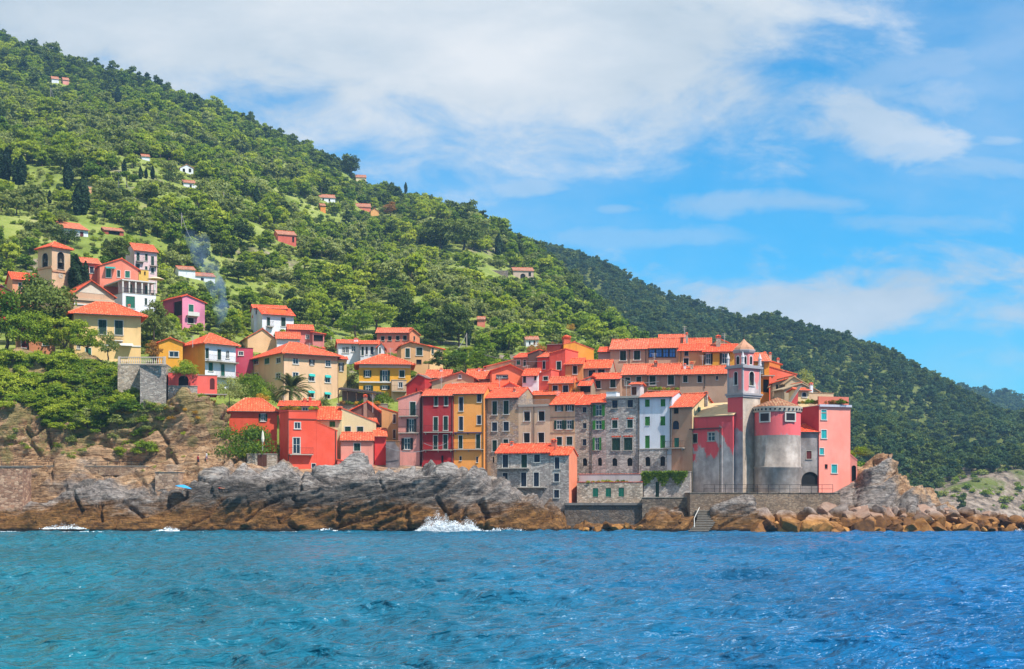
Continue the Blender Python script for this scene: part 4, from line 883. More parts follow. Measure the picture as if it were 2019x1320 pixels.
# ================================================================== upper rows behind the church and the tall row
h = house('upper_house', 'grey tan house with two dark shutters at the left of the top roofline', 'Y1', 140, 592, 290, 700, 252, -10, TAN, ('gx', 186), [(255, 313, 327, 429, 'dg'), (419, 309, 493, 421, 'dg'), (268, 532, 312, 575, 'dk')], depth=9, os=.2)
h.pipe(366, 292, 500); h.pipe(560, 292, 470); h.chimney(340, 172, 215, 4, 22); h.chimney(204, 220, 262, 3, 16)
h = house('upper_house', 'house with wide blue glazed veranda window on the top row', 'Y1', 594, 944, 276, 700, 250.6, -10, TAN, ('gx', 176), [(596, 285, 668, 388, 'gl', 'k'), (680, 285, 750, 388, 'gl', 'k'), (762, 285, 828, 388, 'gl', 'k'), (838, 285, 908, 388, 'gl', 'k'), (850, 458, 906, 482, 'dk', 'n')], depth=9, os=.1)
for ch in [c for c in bpy.data.objects if c.name.startswith('pane') and c.parent and c.parent.parent == h.root][:4]:
    ch.data.materials[0] = flat((60, 100, 190), .9, .08, 'veranda_glass', spec=.8); ch.data.materials[1] = IRON
h.chimney(1045, 105, 200, 4, 20, STONE)
h = house('upper_house', 'long red roof ridge showing above the glazed veranda house', 'Y1', 720, 1040, 158, 260, 262, -6, TAN, ('gx', 132), depth=7, os=.2)
h = house('upper_house', 'orange tan house with small window on the top row left of the yellow one', 'Y1', 946, 1240, 308, 700, 249.4, -10, plaster((226, 166, 108), .75), ('gx', 240), [(1008, 400, 1066, 482, 'dk'), (1018, 320, 1062, 372, 'bl', 's')], depth=6, os=.2)
h.pipe(975, 310, 500)
h = house('upper_house', 'second roof step behind the orange tan house on the top row', 'Y1', 1015, 1330, 240, 420, 257, -8, plaster((214, 150, 110), .6), ('gx', 176), depth=7, os=.2); h.chimney(1145, 170, 215, 3, 14)
h = house('upper_house', 'yellow house with open black shutters beside the bell tower', 'Y1', 1242, 1640, 318, 700, 248.0, -10, OCHRE, ('gx', 246), [(1242, 344, 1350, 472, 'ox'), (1434, 340, 1550, 468, 'ox')], depth=7, os=.2)
h.chimney(1418, 140, 290, 2.5, 50, STONE_W)
h = house('upper_house', 'pale gabled house peeping out behind the yellow house by the bell tower', 'Y1', 1340, 1640, 248, 420, 262, -4, CREAM, ('gy', 1430, 172, 250, 262), depth=6, os=.2)
TANR = plaster((206, 168, 140), .6)
h = house('middle_house', 'long tan house with dark shutters under the top row, left section', 'Y1', 262, 576, 590, 920, 241.5, -12, plaster((196, 152, 122), .7), ('gx', 482), [(316, 627, 374, 723, 'dg'), (447, 619, 506, 717, 'dg')], depth=8, os=.05, oh=.5)
h = house('middle_house', 'middle section of the long tan house with two tall green shutters', 'Y1', 577, 962, 588, 920, 240.0, -12, plaster((190, 146, 124), .7), ('gx', 476), [(604, 608, 676, 717, 'dg'), (822, 604, 894, 716, 'dg')], depth=8, os=.05, oh=.5)
h.pipe(580, 590, 720); h.chimney(676, 440, 500, 3, 36, plaster((150, 110, 90)))
h = house('middle_house', 'right section of the long tan house ending at the bell tower', 'Y1', 963, 1560, 584, 960, 238.4, -12, TANR, ('gx', 506), [(1002, 605, 1054, 686, 'dg'), (1171, 604, 1223, 686, 'dk'), (1390, 611, 1416, 656, 'bl')], depth=8, os=.05, oh=.5)
h.chimney(1105, 450, 560, 2.5, 34, STONE_W); h.chimney(1022, 470, 530, 3, 24, WHITEW); h.pipe(1256, 590, 760)
h = house('small_house', 'low tan house with two dark shutters and worn red roof left of the long house', 'Z7', 1350, 1700, 645, 860, 240.6, -12, plaster((200, 158, 130), .7), ('gx', 588), [(1404, 665, 1466, 758, 'dg'), (1580, 654, 1642, 748, 'dg')], depth=6, os=.1)
h.pipe(1382, 650, 810)
h = house('small_house', 'tan house with two wide blue shutters below the grey top house', 'Z7', 1252, 1582, 514, 700, 244.5, -12, TAN, ('gx', 432), [(1324, 540, 1406, 620, 'bl'), (1434, 530, 1514, 586, 'bl')], depth=6, os=.1)
h = house('small_house', 'little lilac grey house with red roof left of the top row', 'Z7', 1436, 1600, 324, 520, 254, -10, plaster((186, 170, 176), .5), ('gx', 280), depth=6, os=.1)
h = house('small_house', 'orange tan cottage with one dark window under the big orange house', 'Z7', 1046, 1252, 470, 640, 243.5, -10, plaster((224, 150, 88), .7), ('gx', 412), [(1138, 490, 1186, 588, 'dk')], depth=6, os=.2)
h = house('corner_house', 'big coral and orange house with roof terrace at the top of the village', 'Z7', 860, 1048, 318, 760, 244.8, -24, CORAL, ('sx', 345, 290), [(944, 438, 997, 538, 'dg')], depth=9, bury=6, rm=tiles('y'), os=.1, oh=.1)
h = house('corner_house', 'tall orange house wall with shed top behind the coral house', 'Z7', 1030, 1385, 228, 620, 248.5, 12, plaster((246, 168, 58), .45), ('gy', 1160, 212, 232, 300), depth=8, os=.05, oh=.1)
h.chimney(1060, 150, 230, 2, 80, plaster((224, 110, 72)))
h = house('corner_house', 'narrow coral house with one white framed window left of the coral house', 'Z7', 716, 860, 388, 760, 247, -24, plaster((226, 84, 72), .4, .8, (150, 60, 50)), ('gx', 345), [(780, 430, 812, 528, 'bl')], depth=6, os=.1)
h = house('roof_terrace', 'roof terrace with dark parapet and plants on top of the coral house', 'Z7', 830, 1003, 238, 345, 250, -20, plaster((150, 62, 50), .6), ('flat', .6), depth=4, cat='roof terrace')
h = house('coral_wing', 'low coral wing with white framed window below the coral house', 'Z7', 715, 880, 560, 790, 241.5, -24, CORAL, ('sx', 592, 535), [(788, 616, 842, 662, 'dg')], depth=5, os=.1, oh=.1)
h = house('small_house', 'small white house with red roof between the salmon gable and the coral house', 'Z7', 540, 722, 602, 760, 241, -12, WHITEW, ('gx', 535), [(548, 616, 582, 692, 'bl'), (680, 600, 706, 664, 'dk')], depth=5, os=.1)
h = house('gabled_house', 'salmon gabled house with one long low dark window in the middle of the village', 'Z7', 178, 560, 530, 800, 243, 4, plaster((246, 124, 84), .2, .82), ('gy', 392, 478, 545, 560), [(236, 602, 364, 636, 'gl', 'k')], depth=9, os=.4, oh=.3)
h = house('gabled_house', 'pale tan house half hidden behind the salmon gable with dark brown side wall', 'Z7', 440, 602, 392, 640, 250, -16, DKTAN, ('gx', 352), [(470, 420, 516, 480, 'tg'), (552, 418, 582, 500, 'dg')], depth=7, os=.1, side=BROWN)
h = house('gabled_house', 'bare dark brown gable wall between the tan house and the coral houses', 'Z7', 602, 740, 340, 640, 249, -16, BROWN, ('sx', 350, 300), depth=6, os=.1, oh=.1)
h = house('gabled_house', 'far red roofed house left of the dark brown wall at the top of the village', 'Z7', 110, 440, 500, 640, 252, -6, CREAM, ('sx', 500, 420), depth=6)
h = house('small_house', 'low orange house with two dark windows and red roof in the middle of the village', 'Z7', 852, 1142, 694, 860, 237, -12, plaster((244, 142, 54), .4), ('gx', 632), [(898, 724, 958, 810, 'bl'), (1020, 721, 1082, 808, 'bl')], depth=5, os=.15)
h.pipe(1150, 650, 810)
h = house('small_house', 'grey stone gable wall with rubble face right of the low orange house', 'Z7', 1145, 1345, 690, 860, 238.5, -14, STONE_W, ('sx', 700, 622), depth=5, os=.1)
h = house('small_house', 'small roofed loggia with dark opening right of the rubble gable wall', 'Z7', 1205, 1352, 722, 860, 236.5, -14, DKTAN, ('gx', 672), [(1222, 732, 1345, 806, 'dk', 'n')], depth=4, os=.1)
h = house('small_house', 'red roofed lean-to with orange wall behind the railed terrace', 'Z7', 636, 960, 834, 900, 236, -16, plaster((240, 150, 80), .4), ('gx', 800), depth=4, os=.1)
h = house('small_house', 'wide pink gable house with red roof behind the stone and orange row houses', 'Z7', 100, 560, 778, 900, 238.5, -14, PINK, ('gy', 395, 692, 860, 775), depth=9, os=.3, oh=.3)
h = house('small_house', 'roof of a hidden house crossing behind the crimson and orange row houses', 'Z6', 1380, 1990, 60, 260, 240, -8, SALMON, ('gx', -10), depth=8, os=.2)

# behind the bell tower on the right
h = house('corner_house', 'orange house with dark balcony opening right of the bell tower', 'Y3', 470, 700, 432, 830, 240, 2, plaster((246, 150, 40), .4), ('gx', 350), [(597, 448, 636, 586, 'gl', 'k'), (628, 652, 738, 805, 'dk', 'n')], depth=7)
h.balcony(598, 750, 608, 1.2, 0)
h = house('corner_house', 'orange and coral house with long side wall at the far right of the village', 'Y3', 700, 1020, 520, 760, 243, 10, plaster((248, 108, 76), .25, .82), ('sx', 500, 590), depth=6, os=.1, oh=.2)
h = house('corner_house', 'orange gable with chimney pots behind the bell tower', 'Y3', 690, 830, 432, 560, 249, 0, plaster((246, 150, 70), .4), ('sx', 425, 470), depth=5, os=.1); h.chimney(710, 340, 420, 2, 30); h.chimney(805, 405, 470, 2, 24); h.chimney(645, 330, 400, 2, 26)
h = house('gabled_house', 'grey tan gabled house with sloping stone roof above the pink sea house', 'Y3', 890, 1275, 690, 860, 233, 10, plaster((206, 184, 150), .8), ('gy', 985, 618, 690, 790), depth=7, rm=plaster((196, 158, 120), .8))
h = house('gabled_house', 'low tan gable in front of the grey tan gabled house above the point', 'Y3', 880, 1170, 760, 880, 229, 14, plaster((196, 176, 146), .8), ('gy', 1075, 700, 765, 745), depth=4, rm=plaster((186, 164, 132), .8))
h = house('small_house', 'low tan house with dark doorway under the orange balcony', 'Y3', 740, 890, 690, 880, 234.5, -6, DKTAN, ('sx', 695, 650), [(780, 712, 806, 828, 'dk', 'n')], depth=4)

# ================================================================== middle left of the village
BALC = plaster((238, 88, 62), .3, .85, (170, 60, 44))
h = house('red_house', 'bright red orange house with iron balcony and plant terrace on the shore rock', 'Z4', 1184, 1426, 226, 790, 226.5, 20, BALC, ('flat', .6),
          [(1235, 323, 1286, 377, 'gl'), (1222, 455, 1283, 592, 'gl'), (1384, 680, 1418, 716, 'bl')], xl=1108, bury=3, rm=plaster((240, 110, 80), .3))
h.balcony(1186, 1388, 598, .9); h.pipe(1180, 300, 740); h.band(1184, 1426, 292, .16, .1, flat((150, 70, 56), .8, name='string_course'))
h = house('red_house_wing', 'blank red right half of the balcony house with sloping top', 'Z4', 1427, 1604, 360, 790, 226.5 + h.w * h.sa, 20, BALC, ('sx', 322, 396), depth=6, bury=3, os=.05, oh=.12)
h.pipe(1592, 395, 720)
h = house('red_house', 'small red attic with white framed window behind the plant terrace', 'Z4', 1102, 1432, 178, 300, 234, 2, CORAL, ('gx', 145), [(1303, 190, 1352, 222, 'gl')], depth=5); h.chimney(1325, 120, 180, 2, 26, CORAL); h.chimney(1370, 112, 180, 2, 22, CORAL)
h = house('cream_house', 'narrow cream house with green shutter under a red roof right of the balcony house', 'Z4', 1430, 1640, 292, 640, 231, 4, plaster((226, 214, 160), .6), ('gx', 196), [(1538, 312, 1588, 362, 'gg', 'n')], depth=7, os=.05)
h = house('red_house', 'red orange house with one green shuttered window behind the dark shrub', 'Z4', 668, 1084, 226, 680, 233.5, 10, REDORANGE, ('hip', 122, 2.5, 2.5), [(925, 250, 1000, 311, 'op')], depth=8, bury=3)
h = house('cream_house', 'cream house with two dark windows and a long sloping red roof', 'Z6', 196, 602, 400, 860, 233.5, 4, CREAM, ('sx', 268, 432), [(238, 485, 306, 562, 'dg'), (380, 486, 452, 592, 'dg')], depth=6, os=.1)
h = house('pink_house', 'low pink cottage with single green window and red roof by the shore rock', 'Z6', 190, 572, 645, 960, 229.5, 6, plaster((246, 160, 140), .4), ('gx', 562), [(344, 680, 418, 768, 'dg')], depth=5, oh=.3, os=.15)
h = house('red_house', 'small crimson house front with short red roof left of the grey arch wall', 'Z6', 585, 722, 592, 960, 232.0, 8, plaster((224, 62, 58), .4, .82, (140, 50, 50)), ('gx', 515), depth=5, os=.2)
h = house('cream_house', 'yellow side house with narrow windows in the alley behind the crimson front', 'Z6', 520, 602, 430, 880, 235.5, 10, plaster((246, 206, 120), .4), ('gx', 400), [(535, 520, 548, 620, 'br'), (562, 520, 574, 620, 'br')], depth=4)
h = house('brown_house', 'old brown house with bare gable wall and tan side behind the pink row house', 'Z6', 320, 668, 300, 720, 240, -4, plaster((118, 88, 74), .9, .7, (70, 56, 52)), ('gy', 500, 195, 285, 330), depth=6)
h = house('brown_house', 'tan house with two narrow shuttered windows between brown house and pink row house', 'Z6', 668, 868, 306, 720, 238.8, -2, plaster((230, 170, 110), .75), ('sx', 262, 325), [(802, 340, 832, 442, 'br'), (802, 520, 830, 622, 'br')], depth=6, os=.1)
h.chimney(478, 120, 330, 1, 40, plaster((170, 140, 120)))
h = house('alley_wall', 'grey low wall with dark arch between crimson front and pink row house', 'Z6', 718, 866, 655, 960, 230.5, -4, patchy((150, 110, 80), (132, 120, 120), 9, 16, .6, off=30), ('flat', .05), depth=5, cat='wall', rm=plaster((200, 140, 90), .6))
h = house('pink_house', 'small pink lean-to with sloping top at the corner of the balcony house', 'Z6', 150, 300, 890, 990, 228.3, 4, plaster((244, 120, 110), .4), ('sx', 870, 910), depth=2, oh=.1, os=.1)

# hillside houses left of the middle
h = house('yellow_villa', 'bright yellow villa with wide hipped roof and skylights above the pergola', 'Z5', 380, 952, 556, 870, 262, 6, plaster((248, 176, 44), .25), ('hip', 452, 4.2, 4.2),
          [(430, 622, 517, 692, 'op'), (612, 622, 722, 742, 'op'), (827, 621, 883, 697, 'dg'), (430, 790, 537, 856, 'op'), (614, 790, 720, 830, 'op')], depth=9, oh=.9, xl=None)
h.band(384, 950, 572, .55, .12, WHITE); h.band(384, 760, 750, .25, .3, WHITE)
for x0, x1 in ((595, 640), (640, 680), (680, 716), (766, 826)):
    v = h.d * .22; a0, z = h.sz(h.FR, x0, 520); a1, _ = h.sz(h.FR, x1, 520); m = MB(); sl = (h.rz - h.h) / (h.d / 2); zz = h.h + v * sl + .22
    m.slab([(a0, v, zz), (a1 - .1, v, zz), (a1 - .1, v + .9, zz + .9 * sl), (a0, v + .9, zz + .9 * sl)], [[0, 1, 2, 3]], .1); m.build('skylight', flat((150, 180, 220), .8, .1, 'skylight_glass'), h.roofobj)
h = house('balcony_block', 'stacked glazed balcony block with dark awning right of the yellow villa', 'Z5', 742, 905, 730, 900, 258.5, 6, plaster((226, 190, 150), .5), ('flat', .3), [(818, 752, 862, 812, 'gl')], depth=4, cat='house')
h.balcony(745, 905, 852, 1.2)
h = house('gabled_house', 'dark red gabled house left of the tan gable with oval window', 'Z5', 904, 1108, 760, 920, 247, -20, plaster((196, 52, 50), .4, .8, (120, 40, 40)), ('gy', 1040, 668, 785, 700), [(1006, 818, 1020, 856, 'dk', 'n')], depth=6, rm=plaster((140, 120, 112), .6), oh=.15)
h = house('gabled_house', 'tan gabled house with oval window and one dark shutter', 'Z5', 1185, 1650, 718, 900, 244, -4, plaster((200, 168, 130), .5), ('gy', 1510, 640, 742, 700), [(1414, 765, 1471, 818, 'bl'), (1478, 668, 1514, 712, 'agl')], depth=9, os=.4)
h = house('small_house', 'red roofed house left behind the tan gable with oval window', 'Z5', 1112, 1380, 700, 900, 249, -4, plaster((230, 190, 160), .5), ('gx', 626), depth=7, os=.2); h.chimney(1290, 600, 640, 3, 26, WHITEW)
h = house('small_house', 'red roofed house right behind the tan gable with oval window', 'Z5', 1560, 1850, 712, 900, 249.5, -6, plaster((226, 150, 130), .4), ('gx', 618), depth=7, os=.2); h.chimney(1710, 600, 640, 3, 22, WHITEW); h.chimney(1775, 600, 640, 3, 22, WHITEW)
h = house('beige_apartments', 'large beige apartment house with hipped roof behind the date palm', 'Z3', 1310, 1846, 708, 1200, 258, 34, BEIGE, ('hip', 592, 4.5, 4.5),
          [(1402, 725, 1456, 797, 'gl'), (1562, 740, 1616, 806, 'ox'), (1727, 754, 1776, 822, 'gl'), (1400, 884, 1456, 938, 'gl'), (1560, 898, 1616, 968, 'aw'), (1722, 910, 1774, 983, 'aw'), (1552, 1066, 1612, 1132, 'aw'), (1716, 1080, 1773, 1144, 'aw')],
          lwins=[(1014, 745, 1059, 808, 'aw'), (1119, 735, 1167, 803, 'tg'), (1236, 728, 1279, 793, 'gl'), (1230, 884, 1276, 953, 'gl'), (1014, 884, 1059, 950, 'gl')], xl=980, oh=.8)
h.band(1312, 1842, 722, .5, .1, plaster((236, 160, 130), .3)); h.chimney(1700, 640, 700, 4, 36); h.pipe(1305, 712, 1000)
h = house('cream_house', 'narrow yellow annex with open shutters right of the beige apartments', 'Z3', 1850, 1936, 752, 980, 264.5, 10, plaster((246, 206, 140), .3), ('gx', 735), [(1858, 790, 1908, 868, 'ox')], depth=5)
h = house('orange_white_house', 'orange house with white balcony front and red hipped roof', 'Z3', 526, 832, 606, 930, 255, 45, WHITEW, ('hip', 482, 3.5, 2.5),
          [(530, 642, 563, 742, 'dg'), (650, 655, 685, 756, 'dg'), (735, 668, 766, 742, 'agl'), (562, 785, 604, 867, 'tg'), (684, 800, 721, 916, 'tg')], xl=304, side=plaster((248, 172, 52), .25), oh=.7)
h.balcony(526, 832, 765, 1.1); h.balcony(600, 832, 925, 1.1)
h = house('orange_white_house', 'low orange gable wing with small white window left of the balcony house', 'Z3', 66, 304, 600, 880, 252.5, 18, plaster((248, 172, 52), .25), ('gy', 180, 540, 580, 590), [(170, 675, 262, 727, 'gl')], depth=6, os=.35)
h = house('magenta_house', 'flat roofed magenta house with small white window', 'Z3', 828, 1004, 640, 860, 268, 16, MAGENTA, ('flat', .1), [(860, 675, 906, 712, 'gl')], depth=6, rm=flat((70, 62, 62), .8, name='bitumen'))
h = house('red_terrace_house', 'red terrace house with dark arched window on a stone base over the cliff', 'Z3', 160, 446, 884, 1020, 231.5, 8, plaster((240, 92, 84), .35, .82, (170, 60, 60)), ('flat', .4), [(262, 912, 360, 1012, 'adk', 'n')], depth=5, bury=0.6)
h = house('rubble_wall', 'grey rubble base wall under the red terrace house', 'Z3', 158, 448, 1018, 1200, 231.3, 8, STONE_G, ('flat', .05), depth=5, bury=3, cat='wall')
h = house('red_terrace_house', 'small coral annex with arched niche right of the red terrace house', 'Z3', 448, 646, 912, 1088, 232.5, 14, plaster((246, 104, 88), .3, .82, (170, 60, 60)), ('flat', .2), [(574, 940, 622, 1052, 'ard', 'n')], depth=4, bury=.4)
h.balcony(440, 740, 1098, 1.6, 0)
h = house('white_villa', 'white villa with layered red roofs and orange dormer on the wooded slope', 'Z3', 1095, 1408, 302, 500, 305, 28, WHITEW, ('gx', 248), [(1142, 335, 1173, 417, 'dg'), (1284, 335, 1327, 422, 'dg')], xl=1012, lwins=[], oh=.6)
h.balcony(1140, 1200, 424, .8); h.band(1150, 1330, 268, .9, .02, plaster((246, 120, 50), .3), name='dormer')
h = house('white_villa', 'upper floor of the white villa with thin red roof', 'Z3', 1012, 1340, 246, 330, 308, 16, WHITEW, ('gx', 222), [(1032, 266, 1072, 302, 'dk')], depth=6)
h = house('peach_house', 'peach house with low front gable below the white villa', 'Z3', 950, 1242, 540, 640, 290, 20, plaster((250, 200, 150), .3), ('gy', 1100, 448, 530, 560), depth=9)
h = house('peach_house', 'red roof wing with small white gable right of the peach house', 'Z3', 1242, 1470, 545, 640, 288, 12, WHITEW, ('gx', 490), depth=6)
h = house('salmon_house', 'small salmon house with single white framed window beside the white villa', 'Z3', 1358, 1600, 455, 640, 294, 12, plaster((242, 130, 120), .3), ('gx', 416), [(1530, 508, 1562, 547, 'gl')], depth=6)
h = house('salmon_house', 'open porch wing of the small salmon house', 'Z3', 1598, 1712, 494, 640, 293, 12, plaster((236, 140, 128), .3), ('sx', 480, 500), [(1606, 510, 1700, 570, 'dk', 'n')], depth=5)
h = house('white_house', 'white house with tall dark windows and red roof left of the tan gabled house', 'Z5', 152, 392, 325, 520, 290, 10, WHITEW, ('gx', 292), [(194, 364, 226, 428, 'gl'), (231, 360, 268, 428, 'gl'), (298, 350, 341, 415, 'gl')], depth=7)
h.chimney(335, 270, 300, 2, 18, WHITEW); h.chimney(360, 270, 300, 2, 18, WHITEW)
h = house('white_house', 'lower white wing with narrow gable end and three dark doors', 'Z5', 396, 592, 330, 520, 288.4, 4, COOLW, ('gx', 302), [(408, 360, 433, 456, 'dg'), (455, 360, 477, 442, 'bl'), (508, 360, 541, 446, 'bl')], depth=5, x2=None)
h = house('white_house', 'white gable end with one narrow green door', 'Z5', 590, 660, 350, 520, 287.4, 4, WHITEW, ('gy', 628, 316, 352, 356), [(604, 365, 621, 434, 'dg')], depth=6)
h = house('salmon_house', 'long salmon house with four square dark windows in front of the pines', 'Z5', 578, 938, 204, 420, 302, 0, plaster((240, 130, 104), .3), ('gx', 160), [(624, 245, 661, 292, 'dk', 's'), (702, 244, 739, 291, 'dk', 's'), (791, 240, 828, 287, 'dk', 's'), (869, 236, 907, 285, 'dk', 's')], depth=7)
h = house('salmon_house', 'lighter gable end of the long salmon house', 'Z5', 940, 1052, 215, 420, 301.4, 22, plaster((248, 150, 104), .3), ('gy', 975, 165, 200, 230), [(984, 244, 999, 287, 'dk', 's')], depth=6, oh=.2)
h = house('tan_house', 'tan house with broad pale blue gable and dark green shutters', 'Z5', 846, 1165, 355, 620, 280, 10, plaster((230, 176, 122), .5), ('gy', 946, 306, 345, 358), [(894, 378, 942, 478, 'dg'), (1014, 369, 1082, 454, 'dg'), (1014, 502, 1072, 552, 'dk', 'n')], depth=9, os=.5)
h = house('tan_house', 'sunlit right wing of the tan house with small windows', 'Z5', 1166, 1310, 378, 560, 281.5, 24, plaster((248, 200, 140), .4), ('sx', 352, 388), [(1184, 376, 1206, 438, 'dg'), (1264, 394, 1280, 420, 'dk')], depth=6)

# far left: bell tower, church and villas
h = House('stone_bell_tower', 'square tan bell tower with red pyramid roof among the trees on the left', 'Z1', 450, 610, 306, 720, 282, 52, plaster((226, 186, 146), .5), cat='bell tower', xl=328, bury=8)
h.walls(('hip', 242), [(498, 345, 556, 486, 'adk', 's')], (), [(367, 345, 416, 484, 'adk', 's')]); h.roof(('hip', 242, 99, 99), None, .55)
h.band(450, 610, 500, .35, .18, plaster((214, 160, 120), .5)); h.band(328, 450, 490, .35, .18, plaster((214, 160, 120), .5), h.LT)
for hh_, face, x, y in ((h, h.FR, 527, 430), (h, h.LT, 392, 430)):
    a, z = h.sz(face, x, y); p = face.at(a, z, -.1); m = MB(); m.lathe([(.05, p.z + .75), (.2, p.z + .7), (.33, p.z + .2), (.5, p.z - .1)], 12, (p.x, p.y)); m.build('bell', flat((84, 74, 56), .8, .4, 'bell_bronze2'), h.root)
a, z = h.sz(h.FR, 527, 546); m = MB(); c = h.FR.at(a, z, .05); n_ = 24
m.poly([c + h.FR.u * (.55 * math.cos(q)) + Vector((0, 0, .55 * math.sin(q))) for q in [2 * math.pi * i / n_ for i in range(n_)]]); 
for i in range(12): q = 2 * math.pi * i / 12; m.box(c + h.FR.u * (.42 * math.cos(q) - .03) + Vector((0, 0, .42 * math.sin(q) - .03)) + h.FR.n * .01, h.FR.u * .06, h.FR.n * .01, Vector((0, 0, .06)), 1)
m.box(c + h.FR.n * .012 - h.FR.u * .02, h.FR.u * .04, h.FR.n * .012, Vector((0, 0, .38)), 1); m.box(c + h.FR.n * .012, h.FR.u * .28, h.FR.n * .012, Vector((0, 0, .04)), 1); m.build('clock_face', [flat((206, 190, 170), .8, name='clock_stone'), IRON], h.root)
h = house('hill_church', 'tan church front with pale triangular pediment beside the square bell tower', 'Z1', 632, 990, 730, 880, 270, 32, plaster((222, 176, 140), .5), ('gy', 790, 590, 700, 730), depth=14, bury=6, cat='church', os=.5)
m = MB(); a0, zb = h.sz(h.FR, 668, 686); a1, zb2 = h.sz(h.FR, 925, 712); a2, za2 = h.sz(h.FR, 790, 628); m.poly([h.FR.at(a0, zb, .04), h.FR.at(a1, zb2, .04), h.FR.at(a2, za2, .04)]); m.build('pediment', plaster((236, 214, 190), .3), h.root); h.band(640, 990, 745, .4, .3, plaster((226, 190, 156), .4)); h.band(640, 990, 790, .25, .15, WHITE)
h = house('orange_cottage', 'small orange cottage with red roof left of the square bell tower', 'Z1', 108, 330, 580, 700, 284, 30, plaster((238, 160, 120), .4), ('gx', 528), [(160, 610, 186, 660, 'dg')], depth=6)
h = house('crimson_cottage', 'crimson gabled cottage at the left edge of the picture', 'Z1', -60, 200, 690, 790, 262, 24, plaster((214, 52, 64), .3, .8), ('gy', 10, 630, 650, 745), depth=7, rm=plaster((110, 84, 84), .5))
h = house('salmon_villa', 'salmon villa with broad gable and turquoise awning above the white loggia', 'Z1', 866, 1200, 470, 680, 300, 24, plaster((246, 140, 112), .3), ('gy', 1056, 398, 455, 490), [(920, 488, 962, 560, 'tg'), (1016, 500, 1042, 558, 'dg'), (1086, 507, 1126, 562, 'tg')], depth=10)
m = MB(); a0, z = h.sz(h.FR, 910, 465); a1, _ = h.sz(h.FR, 998, 490); m.slab([h.FR.at(a0, z - .5, 1.3), h.FR.at(a1, z - .5, 1.3), h.FR.at(a1, z, .03), h.FR.at(a0, z, .03)], [[0, 1, 2, 3]], .05); m.build('awning', flat((20, 160, 150), .8, name='teal_awning'), h.root)
h = house('salmon_villa', 'left wing of the salmon villa beside the dark cypresses', 'Z1', 690, 868, 436, 620, 302, 30, plaster((244, 130, 104), .3), ('gx', 398), [(779, 470, 813, 522, 'bl')], depth=6)
h = House('white_loggia', 'white loggia block with columns and green shutters below the salmon villa', 'Z1', 1062, 1352, 706, 840, 292, 36, WHITEW, xl=906, bury=5, cat='house')
h.walls(('flat',), [(1092, 728, 1170, 822, 'tg'), (1256, 742, 1276, 800, 'dg')]); h.roof(('flat', .1))
m = MB(); zt_ = h.sz(h.FR, 1070, 585)[1]
m.box((-.1, -.1, zt_), (h.w + .2, 0, 0), (0, h.d, 0), (0, 0, .25)); m.build('upper_terrace', WHITE, h.root)
m = MB(); m.box((0, 2.2, h.h + .1), (h.w * .98, 0, 0), (0, .2, 0), (0, 0, zt_ - h.h - .1)); m.build('upper_wall', plaster((240, 206, 190), .2), h.root)
for i in range(6):
    m = MB(); q = h.w * i / 5 * .95; m.box((q, .05, h.h + .1), (.3, 0, 0), (0, .3, 0), (0, 0, zt_ - h.h - .1)); m.build('column', WHITE, h.root)
for a, b_ in ((.28, .42), (.8, .95)):
    m = MB(); m.box((h.w * a, 2.1, h.h + .1), (h.w * (b_ - a) * .8, 0, 0), (0, .08, 0), (0, 0, 2.1)); m.build('shutter', louvre(SHUT['tg']), h.root)
m = MB()
for zz in (h.h + .3, h.h + 1.0): m.box((.0, .02, zz), (h.w, 0, 0), (0, .04, 0), (0, 0, .05))
for i in range(40): m.box((h.w * i / 40, .03, h.h + .1), (.03, 0, 0), (0, .03, 0), (0, 0, .9))
m.build('railing', IRON, h.root)
h = house('tall_pale_house', 'tall pale pink house with dark green shutters high on the left', 'Z1', 1166, 1362, 330, 540, 325, 34, plaster((242, 206, 204), .3), ('gx', 268), [(1184, 345, 1211, 417, 'dg'), (1258, 358, 1281, 417, 'dg'), (1310, 378, 1336, 456, 'dg'), (1180, 445, 1212, 482, 'dg'), (1258, 465, 1279, 497, 'dg'), (1310, 480, 1336, 522, 'dg')], xl=1090)
h.balcony(1180, 1245, 420, .8); h.balcony(1302, 1360, 458, .8)
h = house('yellow_annex', 'small yellow annex below the tall pale pink house', 'Z1', 1204, 1290, 496, 600, 318, 30, plaster((246, 200, 100), .3), ('flat', .1), [(1208, 500, 1222, 530, 'dk', 'n'), (1250, 510, 1264, 540, 'dk', 'n')], depth=5)
h = house('white_cottage', 'long white cottage with red shutter and red roof high on the left slope', 'Z1', 560, 764, 142, 250, 372, 34, WHITEW, ('gx', 90), [(694, 166, 724, 212, 'rd')], xl=408, rm=tiles('x', (214, 112, 80), .9, .6))
h = house('yellow_house', 'pale yellow house with wide red hipped roof above the balustrade terrace', 'Z1', 640, 1222, 888, 1290, 247, 22, plaster((250, 206, 140), .25), ('hip', 776, 4.2, 4.2), [(854, 930, 924, 1052, 'dg'), (996, 936, 1066, 1058, 'dg'), (742, 1172, 790, 1250, 'tg'), (668, 1140, 696, 1180, 'agl')], depth=9, oh=1.1)
h.band(640, 1222, 1136, .25, .12, WHITE); h.balcony(990, 1066, 1106, .5, 1.0, mat=WHITE); h.chimney(1120, 800, 860, 3, 20)
m = MB(); a0, z = h.sz(h.FR, 1030, 1130); a1, _ = h.sz(h.FR, 1150, 1130); m.slab([h.FR.at(a0, z - .5, 1.4), h.FR.at(a1, z - .5, 1.4), h.FR.at(a1, z, .12), h.FR.at(a0, z, .12)], [[0, 1, 2, 3]], .05); m.build('awning', WHITE, h.root)
